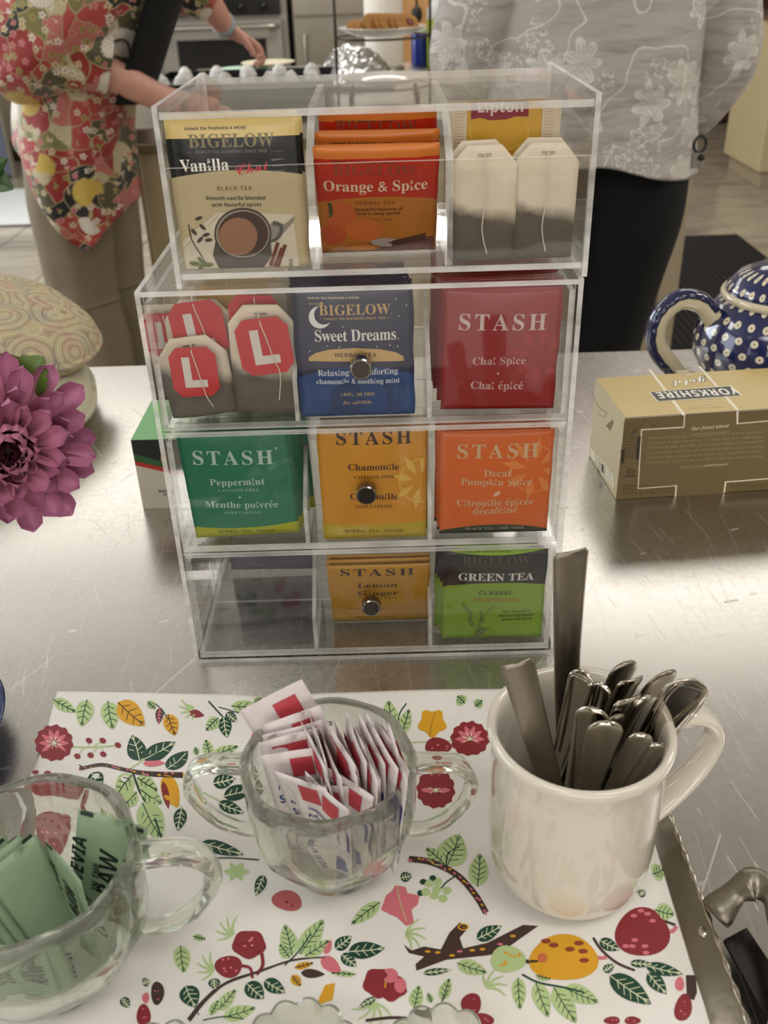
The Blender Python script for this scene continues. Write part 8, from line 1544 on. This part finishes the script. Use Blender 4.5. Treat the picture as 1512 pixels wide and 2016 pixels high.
# bottles
M_LIME = mat('lime_label', '#a9b818', .3); M_WHC = mat('white_cap_plastic', '#dcdfdc', .3); M_BLUEC = mat('blue_can', '#0b2c8a', .25)
b = un(853, 118, z=0); b.y = min(b.y, 3.8); bt = thing('spray_bottle', 'lime green bottle with white shoulders right of the cookie stand', 'bottle', (b.x, b.y, 0))
MB().lathe([(.002, 0), (.036, 0), (.038, .004), (.038, .165), (.036, .17)], 32, c=(b.x, b.y, 0)).build('bottle_body', M_LIME, bt, True, auto=.6)
MB().lathe([(.0365, .168), (.038, .175), (.037, .20), (.028, .225), (.013, .24), (.012, .25)], 32, c=(b.x, b.y, 0)).build('shoulder', M_WHC, bt, True)
MB().lathe([(.013, .245), (.015, .247), (.015, .285), (.012, .29), (.001, .29)], 24, c=(b.x, b.y, 0)).build('cap', M_DARK, bt, True)
q = un(822, 112, z=0); q.y = min(q.y, 3.85); bc_ = thing('blue_canister', 'deep blue canister beside the lime bottle', 'canister', (q.x, q.y, 0))
MB().lathe([(.002, 0), (.036, 0), (.038, .004), (.038, .115), (.036, .119), (.002, .12)], 32, c=(q.x, q.y, 0)).build('can_body', M_BLUEC, bc_, True, auto=.6)
MB().lathe([(.001, .119), (.039, .119), (.039, .131), (.036, .134), (.001, .134)], 32, c=(q.x, q.y, 0)).build('lid', M_WHC, bc_, True, auto=.6)
q = un(820, 28, y=7.34); ld = thing('black_ladle', 'black ladle hanging on the peach cupboard', 'ladle', (q.x, 7.29, q.z))
MB().ball((q.x, 7.28, q.z), .045, 14, (.9, .35, 1.3)).build('ladle_bowl', M_DARK, ld, True)
MB().tube([(q.x, 7.28, q.z+.04), (q.x, 7.285, q.z+.34)], .008, 8).build('ladle_handle', M_DARK, ld, True)
MB().tube([(q.x, 7.368, q.z+.33), (q.x, 7.275, q.z+.33)], .006, 8).build('hook', M_STEEL2, ld, True)

# ============================================================ the two people
M_SKIN = mat('skin', '#cf9a86', .5, nscale=60, namt=.1); M_HAIR = mat('grey_brown_hair', '#6b5a48', .6, nscale=140, namt=.4)
def skin_body(name, chains, parent, material, sub=2):
    """chains: lists of (point, radius); the first chain carries the root, later chains start at a point of an earlier one when it matches"""
    vs = []; rd = []; es = []; idx = {}; roots = []
    for ch in chains:
        prev = None
        for p, r in ch:
            key = tuple(round(c, 4) for c in p)
            if key in idx: i = idx[key]
            else:
                i = len(vs); idx[key] = i; vs.append(p); rd.append(r)
                if prev is None: roots.append(i)
            if prev is not None: es.append((prev, i))
            prev = i
    me = bpy.data.meshes.new(name); me.from_pydata(vs, es, []); o = bpy.data.objects.new(name, me); C.objects.link(o)
    md = o.modifiers.new('skin', 'SKIN'); md.use_smooth_shade = True; o.modifiers.new('s', 'SUBSURF').levels = sub
    sv = me.skin_vertices[0].data
    for i, r in enumerate(rd): sv[i].radius = r if isinstance(r, tuple) else (r, r)
    for i in roots: sv[i].use_root = True
    dg = bpy.context.evaluated_depsgraph_get(); m2 = bpy.data.meshes.new_from_object(o.evaluated_get(dg)); bpy.data.objects.remove(o)
    m2.name = name; m2.materials.clear(); m2.materials.append(material)
    for p in m2.polygons: p.use_smooth = True
    w_ = wl(parent)
    for v in m2.vertices: v.co -= w_
    o = bpy.data.objects.new(name, m2); C.objects.link(o); o.parent = parent; return o
def fingers(wrist, palm_dir, side, down, L=.085, spread=.020, curl=.5, thumb=1):
    """chains for a hand: palm plus four curling fingers and a thumb"""
    w_, d, s, n = V(wrist), V(palm_dir).normalized(), V(side).normalized(), V(down).normalized(); out = []
    pc = w_+d*.045; out.append([(tuple(w_), .026), (tuple(w_+d*.022), (.034, .018)), (tuple(pc), (.038, .016)), (tuple(w_+d*.078), (.036, .013))])
    for k in range(4):
        off = s*((k-1.5)*spread); base = w_+d*.066+off*.8; l = L*(.86, 1., .95, .76)[k]; p = base; dd = d.copy(); ch = [(tuple(base), .0095)]
        for seg, f in enumerate((.42, .32, .26)):
            a = curl*(.35+.45*seg); dd = (d*math.cos(a*(seg+.6))+n*math.sin(a*(seg+.6))+s*((k-1.5)*.06)).normalized(); p = p+dd*(l*f); ch.append((tuple(p), (.0088, .0080, .0062)[seg]))
        out.append(ch)
    b = w_+d*.020+s*(-thumb*.024); t1 = b+d*.022+s*(-thumb*.020)+n*.010; t2 = t1+d*.022+s*(-thumb*.006)+n*.020; out.append([(tuple(b), .012), (tuple(t1), .0110), (tuple(t2), .0095), (tuple(t2+d*.010+n*.018), .0075)])
    return out
def headof(parent, c, fdir, material, hair, s=1.):
    """head with brow, nose, lips, ears and short hair; c = centre"""
    f = V(fdir).normalized(); r = f.cross(V((0, 0, 1))).normalized(); u = V((0, 0, 1)); m = MB(); rings = []; N = 32
    for k in range(21):
        ph = -PI/2+PI*k/20; z = math.sin(ph)*.115*s; ring = []
        for i in range(N):
            a = 2*PI*i/N; cr_ = max(.03, math.cos(ph))
            x = .075*s*cr_*math.cos(a)*(1-.18*max(0, -math.sin(ph))); y = .095*s*cr_*math.sin(a)
            fr_ = max(0, math.sin(a))**6
            nose = .020*s*fr_*math.exp(-((z+.015*s)/(.022*s))**2)*max(0, 1-abs(x)/(.016*s)); lip = .006*s*fr_*(math.exp(-((z+.052*s)/.006)**2)+math.exp(-((z+.064*s)/.006)**2))*max(0, 1-abs(x)/(.028*s)); eye = -.008*s*max(0, math.sin(a))*math.exp(-((z-.008*s)/(.012*s))**2)*math.exp(-((abs(x)-.032*s)/(.012*s))**2); brow = .004*s*fr_*math.exp(-((z-.03*s)/.01)**2)
            p = V(c)+r*x+f*(y+nose+lip+eye+brow)+u*z; ring.append(p)
        rings.append(ring)
    m.loft(rings); h = m.build('head', material, parent, True)
    for sg in (-1, 1):
        MB().ball(tuple(V(c)+r*(sg*.032*s)+f*(.083*s)+u*(.008*s)), .0115*s, 12).build('eye', mat('eye_white', '#cfc8bd', .2), h, True)
        MB().ball(tuple(V(c)+r*(sg*.076*s)), .018*s, 12, (.5, .7, 1.5)).build('ear', material, h, True)
    m = MB(); rings = []
    for k in range(14):
        ph = -PI*.16+(PI*.66)*k/13; rings.append([V(c)+r*(.086*s*math.cos(ph)*math.cos(2*PI*i/40)*(1+.03*math.sin(i*2.3)))+f*(-.018*s+.098*s*math.cos(ph)*math.sin(2*PI*i/40)*(.80 if math.sin(2*PI*i/40) > 0 and k < 7 else 1.04))+u*(math.sin(ph)*.128*s+.012*s) for i in range(40)])
    m.loft(rings); m.build('hair', hair, parent, True); return h
def garment(name, rings_spec, material, parent, n=48, fold=.006, nf=7, seed=0, caps=False, hem=None, solid=.0022):
    """rings_spec: (centre, axis_x_vec, axis_y_vec) ellipses from top to hem, with soft vertical folds"""
    rings = []; K = len(rings_spec)
    for k, (c, ax, ay) in enumerate(rings_spec):
        t = k/(K-1); ring = []
        for i in range(n):
            a = 2*PI*i/n; d = V(ax)*math.cos(a)+V(ay)*math.sin(a); f = 1+(fold/max(.02, d.length))*t*(math.sin(nf*a+seed+1.5*math.sin(3*t+seed))+.6*math.sin((nf+4)*a+2*seed+2*t))
            p = V(c)+d*f; p += V((0, 0, 1))*(.004*noise.noise(V((a*2, t*4, seed))))
            d2 = noise.noise(p*9+V((seed, 0, 0)))*fold*1.0; p += d.normalized()*d2
            if hem and k == K-1: p = hem(p)
            if hem and k == K-2: q = hem(p.copy()); p = p.lerp(V((p.x, p.y, (p.z+q.z)/2)), .7)
            ring.append(p)
        rings.append(ring)
    m = MB(); m.loft(rings, True, caps); o = m.build(name, [material], parent, True)
    if solid: so = o.modifiers.new('t', 'SOLIDIFY'); so.thickness = solid; so.offset = 1
    o.modifiers.new('s', 'SUBSURF').levels = 1; o.modifiers['s'].render_levels = 1
    return o
def tubeg(name, pts, material, parent, n=32, fold=.005, nf=5, seed=1, per=5):
    """sleeve or trouser leg: pts = [(centre, radius)]"""
    c = smoothpath([p for p, r in pts], per); rr = []
    for i in range(len(pts)-1):
        for k in range(per): t = k/per; rr.append(pts[i][1]*(1-t)+pts[i+1][1]*t)
    rr.append(pts[-1][1]); spec = []; ref = V((0, 1, .1))
    for k, p in enumerate(c):
        t = (c[min(k+1, len(c)-1)]-c[max(k-1, 0)]).normalized(); a = ref-t*ref.dot(t)
        a = a.normalized(); b = t.cross(a); spec.append((p, b*rr[k], a*rr[k]))
    return garment(name, spec, material, parent, n, fold, nf, seed)

# ---- fabrics
def petal_mask(t, vec, vo, n, R0, R1):
    """radial petal figure around each voronoi point; returns (fill, outline)"""
    d = t.vm('SUBTRACT', vec, vo.outputs['Position']); s = t.n('ShaderNodeSeparateXYZ'); t.l(d, s.inputs[0]); ang = t.ma('ARCTAN2', s.outputs[2], s.outputs[0])
    r = t.ma('SQRT', t.ma('ADD', t.ma('MULTIPLY', s.outputs[0], s.outputs[0]), t.ma('MULTIPLY', s.outputs[2], s.outputs[2])))
    edge = t.ma('ADD', t.ma('MULTIPLY', t.ma('ABSOLUTE', t.ma('COSINE', t.ma('MULTIPLY', ang, n/2))), R1), R0); return r, edge, ang
def m_floral():
    t = NT('kimono_floral_fabric'); o = t.obj(); sc = t.vm('MULTIPLY', o, (1, .6, 1)); n = t.noise(o, 7, 2, .5, 0, True); dv = t.vm('SCALE', t.vm('SUBTRACT', n, (.5, .5, .5))); dv.node.inputs['Scale'].default_value = .16; w_ = t.vm('ADD', sc, dv)
    v1 = t.vor(w_, 19.); cs = t.n('ShaderNodeSeparateColor'); t.l(v1.outputs['Color'], cs.inputs[0])
    base = t.ramp(cs.outputs[0], [(0, srgb('#8f2420')), (.24, srgb('#4b452c')), (.40, srgb('#a63c36')), (.56, srgb('#0f0d10')), (.68, srgb('#b8ab86')), (.80, srgb('#b0635a')), (.92, srgb('#76703c'))], True)
    # gold thread outlines between the patches
    ve = t.vor(w_, 19., 'DISTANCE_TO_EDGE'); base = t.mix(t.ma('LESS_THAN', ve.outputs['Distance'], .022), base, srgb('#a89a70'))
    # small blossoms
    s2 = t.vm('MULTIPLY', o, (1, .7, 1)); v2 = t.vor(t.vm('MULTIPLY', s2, (42, 42, 42)), 1.); r, e, a = petal_mask(t, t.vm('MULTIPLY', s2, (42, 42, 42)), v2, 5, .16, .20)
    c2 = t.n('ShaderNodeSeparateColor'); t.l(v2.outputs['Color'], c2.inputs[0]); bl = t.ramp(c2.outputs[1], [(0, srgb('#c9bd97')), (.35, srgb('#c07b76')), (.6, srgb('#94904e')), (.8, srgb('#d9cfc0'))], True)
    mk = t.ma('MULTIPLY', t.ma('LESS_THAN', r, e), t.ma('GREATER_THAN', c2.outputs[0], .38)); base = t.mix(mk, base, bl); base = t.mix(t.ma('MULTIPLY', t.ma('LESS_THAN', r, .10), mk), base, srgb('#9a2a26'))
    # large chrysanthemums
    s3 = t.vm('MULTIPLY', o, (10, 5, 10)); v3 = t.vor(s3, 1.); r3, e3, a3 = petal_mask(t, s3, v3, 22, .30, .05); c3 = t.n('ShaderNodeSeparateColor'); t.l(v3.outputs['Color'], c3.inputs[0])
    pc = t.ramp(c3.outputs[1], [(0, srgb('#d6cdbd')), (.45, srgb('#c9a838')), (.62, srgb('#d2c8b6')), (.85, srgb('#b8524c'))], True); pc = t.mix(t.ma('LESS_THAN', t.ma('ABSOLUTE', t.ma('SINE', t.ma('MULTIPLY', a3, 11))), .30), pc, srgb('#8f7f6c'))
    mk3 = t.ma('MULTIPLY', t.ma('LESS_THAN', r3, e3), t.ma('GREATER_THAN', c3.outputs[0], .52)); t.bc(t.mix(mk3, base, pc)); t.p(Roughness=.55, Sheen_Weight=.2); t.bump(t.noise(o, 26, 3), .3, .006); return t.m
def m_blouse():
    t = NT('embroidered_voile'); o = t.obj(); base = t.mix(t.noise(o, 6, 3), srgb('#a19a92'), srgb('#b8b1a8')); n = t.noise(o, 14, 2, .5, 0, True); dv = t.vm('SCALE', t.vm('SUBTRACT', n, (.5, .5, .5))); dv.node.inputs['Scale'].default_value = .028
    w_ = t.vm('ADD', o, dv); s3 = t.vm('MULTIPLY', w_, (11, 4, 11)); v3 = t.vor(s3, 1.); r, e, a = petal_mask(t, s3, v3, 7, .16, .22); c3 = t.n('ShaderNodeSeparateColor'); t.l(v3.outputs['Color'], c3.inputs[0]); on = t.ma('GREATER_THAN', c3.outputs[0], .34)
    ol = t.ma('LESS_THAN', t.ma('ABSOLUTE', t.ma('SUBTRACT', r, e)), .030); vein = t.ma('MULTIPLY', t.ma('LESS_THAN', r, e), t.ma('LESS_THAN', t.ma('ABSOLUTE', t.ma('SINE', t.ma('MULTIPLY', a, 3.5))), .16)); f1 = t.ma('MULTIPLY', t.ma('MAXIMUM', ol, vein), on)
    s4 = t.vm('MULTIPLY', w_, (34, 12, 34)); v4 = t.vor(s4, 1.); r4, e4, a4 = petal_mask(t, s4, v4, 5, .14, .26); pm = t.ma('GREATER_THAN', t.noise(o, 7, 1), .50); f2 = t.ma('MULTIPLY', t.ma('LESS_THAN', t.ma('ABSOLUTE', t.ma('SUBTRACT', r4, e4)), .06), pm)
    vn = t.noise(t.vm('MULTIPLY', w_, (1, .3, 1)), 8, 1); f3 = t.ma('LESS_THAN', t.ma('ABSOLUTE', t.ma('SUBTRACT', vn, .5)), .006); f = t.ma('MAXIMUM', t.ma('MAXIMUM', f1, f2), f3); fill = t.ma('MULTIPLY', t.ma('MULTIPLY', t.ma('LESS_THAN', r, e), on), .35)
    t.bc(t.mix(t.ma('MAXIMUM', t.ma('MULTIPLY', f, .8), fill), base, srgb('#ddd8d0'))); t.p(Roughness=.7, Sheen_Weight=.3)
    fold = t.noise(t.mapping(o, (1, 1, 3.2), (0, .55, 0)), 5, 3); t.bump(t.ma('ADD', t.ma('MULTIPLY', f, .06), fold), .9, .034); return t.m
M_FLO, M_BLO = m_floral(), m_blouse()
M_KHA = mat('khaki_cotton', '#7d715c', .85, nscale=25, namt=.08, bump=.35, bscale=9, bdist=.02); M_BLKC = mat('black_cloth', '#020203', .95, nscale=30, bump=.3, bscale=12, bdist=.01); M_SHOE = mat('dark_leather', '#1a1614', .4); M_TRIM = mat('dark_piping', '#1b1512', .8)

# ---- the woman in the floral top, leaning over the island
p1 = thing('person', 'person in a red floral top and khaki trousers reaching towards the black tray', 'person', (-.86, 2.46, FZ))
SH1, SH2 = (-.72, 2.32, .36), (-.70, 2.62, .36)
OFF = V((.075, -.30, .02)); W2 = un(446, 56, y=2.56)-OFF; HD = un(530, 108, y=2.60)-OFF
hd = (HD-W2).normalized()
chains = [[((-.87, 2.46, -.04), (.15, .13)), ((-.84, 2.46, .10), (.14, .12)), ((-.76, 2.46, .26), (.15, .12)), ((-.69, 2.46, .37), (.12, .09)), ((-.64, 2.46, .43), .055), ((-.61, 2.46, .49), .052)],
 [((-.69, 2.46, .37), .1), (SH1, .065), ((-.86, 2.26, .225), .046), ((-.74, 2.29, .172), .044), ((-.60, 2.37, .085), .034), ((-.545, 2.42, .070), .027)],
 [((-.69, 2.46, .37), .1), (SH2, .065), ((-.60, 2.69, .345), .046), ((-.53, 2.72, .30), .045), (tuple(W2), .030)],
 [((-.87, 2.46, -.04), .15), ((-.90, 2.38, -.14), .09), ((-.905, 2.38, -.48), .060), ((-.91, 2.40, -.84), .040), ((-.88, 2.36, -.885), .033), ((-.78, 2.34, -.895), .025)],
 [((-.87, 2.46, -.04), .15), ((-.86, 2.55, -.14), .075), ((-.855, 2.565, -.48), .050), ((-.855, 2.575, -.84), .036), ((-.83, 2.57, -.885), .030), ((-.74, 2.56, -.895), .022)]]
chains += fingers((-.545, 2.42, .070), (.8, .5, -.22), (.5, -.8, 0), (.1, .1, -1), thumb=1)
chains += fingers(tuple(W2), tuple(hd), (.30, -.90, .25), (.05, 0, -1), L=.105, curl=.75, spread=.026, thumb=-1)
skin_body('body', chains, p1, M_SKIN)
headof(p1, (-.575, 2.46, .585), (1, .05, -.25), M_SKIN, M_HAIR)
def hem1(p):
    x = p.x; pts = [(-1.10, .08), (-1.0, .05), (-.96, -.10), (-.90, -.17), (-.84, -.255), (-.81, -.255), (-.745, -.19), (-.71, -.17), (-.5, -.16)]
    z = pts[0][1]
    for (a, za), (b, zb) in zip(pts, pts[1:]):
        if a <= x <= b: z = za+(zb-za)*(x-a)/(b-a)
    if p.y > 2.5: z = max(z, -.10)
    return V((p.x, p.y, z))
spec = []
for z, cx, rx, ry in ((.43, -.655, .06, .08), (.40, -.67, .10, .17), (.34, -.695, .135, .195), (.24, -.765, .145, .20), (.14, -.825, .145, .20), (.06, -.855, .145, .205), (-.02, -.87, .14, .225), (-.08, -.865, .135, .235), (-.14, -.86, .13, .24)): spec.append((V((cx, 2.46, z)), V((rx, 0, -.25*rx if z > .1 else 0)), V((0, ry, 0))))
garment('floral_top', spec, M_FLO, p1, 64, .010, 6, 2, hem=hem1)
tubeg('sleeve', [(V((-.70, 2.34, .36)), .085), (V((-.78, 2.28, .29)), .110), (V((-.88, 2.25, .215)), .115), (V((-.965, 2.25, .155)), .060)], M_FLO, p1, seed=3, fold=.008)
tubeg('sleeve', [(V((-.92, 2.25, .22)), .085), (V((-.84, 2.255, .21)), .092), (V((-.77, 2.275, .195)), .078), (V((-.700, 2.295, .172)), .067)], M_FLO, p1, seed=5, fold=.006)
MB().tube([V((-.699, 2.295, .171))+V((-.45*.0, 0, 0))+V((.35, 0, .55)).normalized()*(.066*math.cos(2*PI*i/30))+V((.3, .95, -.1)).normalized()*(.066*math.sin(2*PI*i/30)) for i in range(31)], .0028, 6).build('cuff_piping', M_TRIM, p1, True)
tubeg('sleeve', [(V((-.70, 2.58, .36)), .085), (V((-.62, 2.66, .345)), .085), (V((-.555, 2.69, .325)), .078), (V((-.50, 2.71, .292)), .064)], M_FLO, p1, seed=7, fold=.005)
# black apron worn over the front of the top
m = MB(); rings = []
for k in range(14):
    z = .40-.29*k/13; cx = -.650-.21*min(1, max(0, (.42-z)/.42)); rx = .152; rings.append([V((cx+rx*math.cos(a), 2.46+.215*math.sin(a), z-.25*rx*math.cos(a)*(1 if z > .1 else 0))) for a in [-.85+1.45*i/16 for i in range(17)]])
m.loft(rings, closed=False, caps=False); ap = m.build('apron', [M_BLKC], p1, True); so = ap.modifiers.new('t', 'SOLIDIFY'); so.thickness = .003; so.offset = 1
for nm, cy, cx, sd in (('trouser_leg', 2.40, -.895, 1), ('trouser_leg', 2.565, -.855, 4)):
    tubeg(nm, [(V((cx+.015, cy+.02, .0)), .108), (V((cx, cy, -.16)), .108), (V((cx-.005, cy, -.36)), .095), (V((cx-.012, cy, -.43)), .102), (V((cx, cy, -.47)), .088), (V((cx+.005, cy, -.62)), .092), (V((cx+.0, cy+.01, -.80)), .080), (V((cx, cy+.01, -.875)), .078)], M_KHA, p1, seed=sd, fold=.008, nf=5)
for (x, y) in ((-.84, 2.36), (-.80, 2.575)):
    m = MB(); m.loft([[(x+.0+.125*math.cos(2*PI*i/24)*sx_, y+.048*math.sin(2*PI*i/24)*sx_, z) for i in range(24)] for z, sx_ in ((FZ-.02, 1), (FZ+.0, 1.02), (FZ+.025, .9), (FZ+.05, .6))]); m.build('shoe', [M_SHOE], p1, True)
a_ = hd; 
tb_ = V(W2)-(V(W2)-V((-.53, 2.72, .30))).normalized()*.02; ax_ = (V(W2)-V((-.53, 2.72, .30))).normalized(); n1 = ax_.orthogonal().normalized(); n2 = ax_.cross(n1)
wt_ = MB(); wt_.loft([[tb_+ax_*dx+n1*(r*math.cos(2*PI*i/28))+n2*(r*math.sin(2*PI*i/28)) for i in range(28)] for dx, r in ((-.011, .0325), (-.009, .0345), (.009, .0335), (.011, .0315))], True, True)
wo = wt_.build('wristwatch', mat('pale_grey_strap', '#9aa5ab', .5), None, True); wo.location += OFF; p1.location += OFF; tag(wo, 'pale grey watch strap on the reaching wrist', 'watch')

# ---- the woman seen from behind in the embroidered blouse
PX, PY = .415, 1.42
p2 = thing('person', 'person seen from behind in a grey white embroidered blouse and black trousers', 'person', (PX, PY, FZ))
chains = [[((PX, PY, -.04), (.17, .12)), ((PX, PY, .12), (.155, .11)), ((PX, PY, .30), (.16, .11)), ((PX, PY, .42), (.13, .08)), ((PX, PY, .49), .055), ((PX, PY+.01, .55), .052)],
 [((PX, PY, .42), .12), ((PX+.17, PY, .415), .06), ((PX+.232, PY+.01, .20), .045), ((PX+.205, PY+.08, .135), .034), ((PX+.180, PY+.13, .100), .026)],
 [((PX, PY, .42), .12), ((PX-.17, PY, .415), .06), ((PX-.235, PY+.05, .22), .045), ((PX-.18, PY+.20, .17), .032), ((PX-.14, PY+.26, .16), .026)],
 [((PX, PY, -.04), .16), ((PX+.065, PY, -.14), .070), ((PX+.035, PY, -.48), .045), ((PX+.03, PY+.01, -.84), .034), ((PX+.03, PY+.05, -.89), .03), ((PX+.03, PY+.14, -.898), .022)],
 [((PX, PY, -.04), .16), ((PX-.075, PY, -.14), .070), ((PX-.085, PY, -.48), .045), ((PX-.08, PY+.01, -.84), .034), ((PX-.08, PY+.05, -.89), .03), ((PX-.08, PY+.14, -.898), .022)]]
chains += fingers((PX+.180, PY+.13, .100), (-.35, .8, -.35), (-.8, -.35, .1), (-.1, -.1, -1), thumb=1)
chains += fingers((PX-.14, PY+.26, .16), (.35, .9, -.1), (.9, -.35, 0), (0, 0, -1), thumb=1)
skin_body('body', chains, p2, M_SKIN)
headof(p2, (PX, PY+.02, .635), (0, 1, -.15), M_SKIN, mat('silver_hair', '#a39c92', .6, nscale=140, namt=.3))
def hem2(p): return V((p.x, p.y, .048+.014*math.sin(p.x*17+1.2)+.018*((p.x-PX)/.2)**2*(-1 if p.x > PX else .4)))
spec = [(V((PX, PY, z)), V((rx, 0, 0)), V((0, ry, 0))) for z, rx, ry in ((.49, .06, .06), (.465, .12, .09), (.43, .185, .12), (.36, .195, .135), (.26, .190, .14), (.17, .192, .145), (.10, .198, .15), (.05, .203, .155))]
garment('embroidered_blouse', spec, M_BLO, p2, 64, .009, 6, 9, hem=hem2)
tubeg('sleeve', [(V((PX+.15, PY, .425)), .075), (V((PX+.205, PY, .33)), .072), (V((PX+.235, PY+.01, .23)), .064), (V((PX+.225, PY+.04, .155)), .050), (V((PX+.212, PY+.065, .120)), .046)], M_BLO, p2, seed=11, fold=.006)
tubeg('sleeve', [(V((PX-.15, PY, .425)), .075), (V((PX-.205, PY+.01, .33)), .080), (V((PX-.232, PY+.04, .22)), .076), (V((PX-.20, PY+.13, .175)), .060), (V((PX-.175, PY+.20, .165)), .052)], M_BLO, p2, seed=13, fold=.006)
tubeg('trouser_leg', [(V((PX+.072, PY, .09)), .120), (V((PX+.070, PY, -.06)), .122), (V((PX+.038, PY, -.28)), .108), (V((PX+.03, PY, -.55)), .090), (V((PX+.03, PY, -.88)), .084)], M_BLKC, p2, seed=15, fold=.003)
tubeg('trouser_leg', [(V((PX-.072, PY, .09)), .118), (V((PX-.085, PY, -.06)), .120), (V((PX-.085, PY, -.28)), .104), (V((PX-.082, PY, -.55)), .088), (V((PX-.08, PY, -.88)), .082)], M_BLKC, p2, seed=17, fold=.003)
for sx_ in (-1, 1):
    m = MB(); m.loft([[(PX-.025+.056*sx_+.046*math.cos(2*PI*i/24)*s_, PY+.08+.125*math.sin(2*PI*i/24)*s_, z) for i in range(24)] for z, s_ in ((FZ, 1), (FZ+.02, 1.02), (FZ+.045, .9), (FZ+.07, .6))]); m.build('shoe', [M_SHOE], p2, True)
q = un(1376, 300, y=1.36)
kc = thing('key_clip', 'small black and silver key clip hanging at her right hip', 'key clip', q)
MB().tube([q+V((.011*math.cos(2*PI*i/20), 0, .014+.015*math.sin(2*PI*i/20))) for i in range(21)], .0028, 8).build('ring', M_DARK, kc, True)
MB().rbox(q.x-.012, q.x+.010, q.y-.004, q.y+.004, q.z-.028, q.z+.001, .003).build('clip_body', M_STEEL2, kc)
MB().ball((q.x+.004, q.y-.006, q.z-.008), .007, 10).build('bead', M_DARK, kc, True)
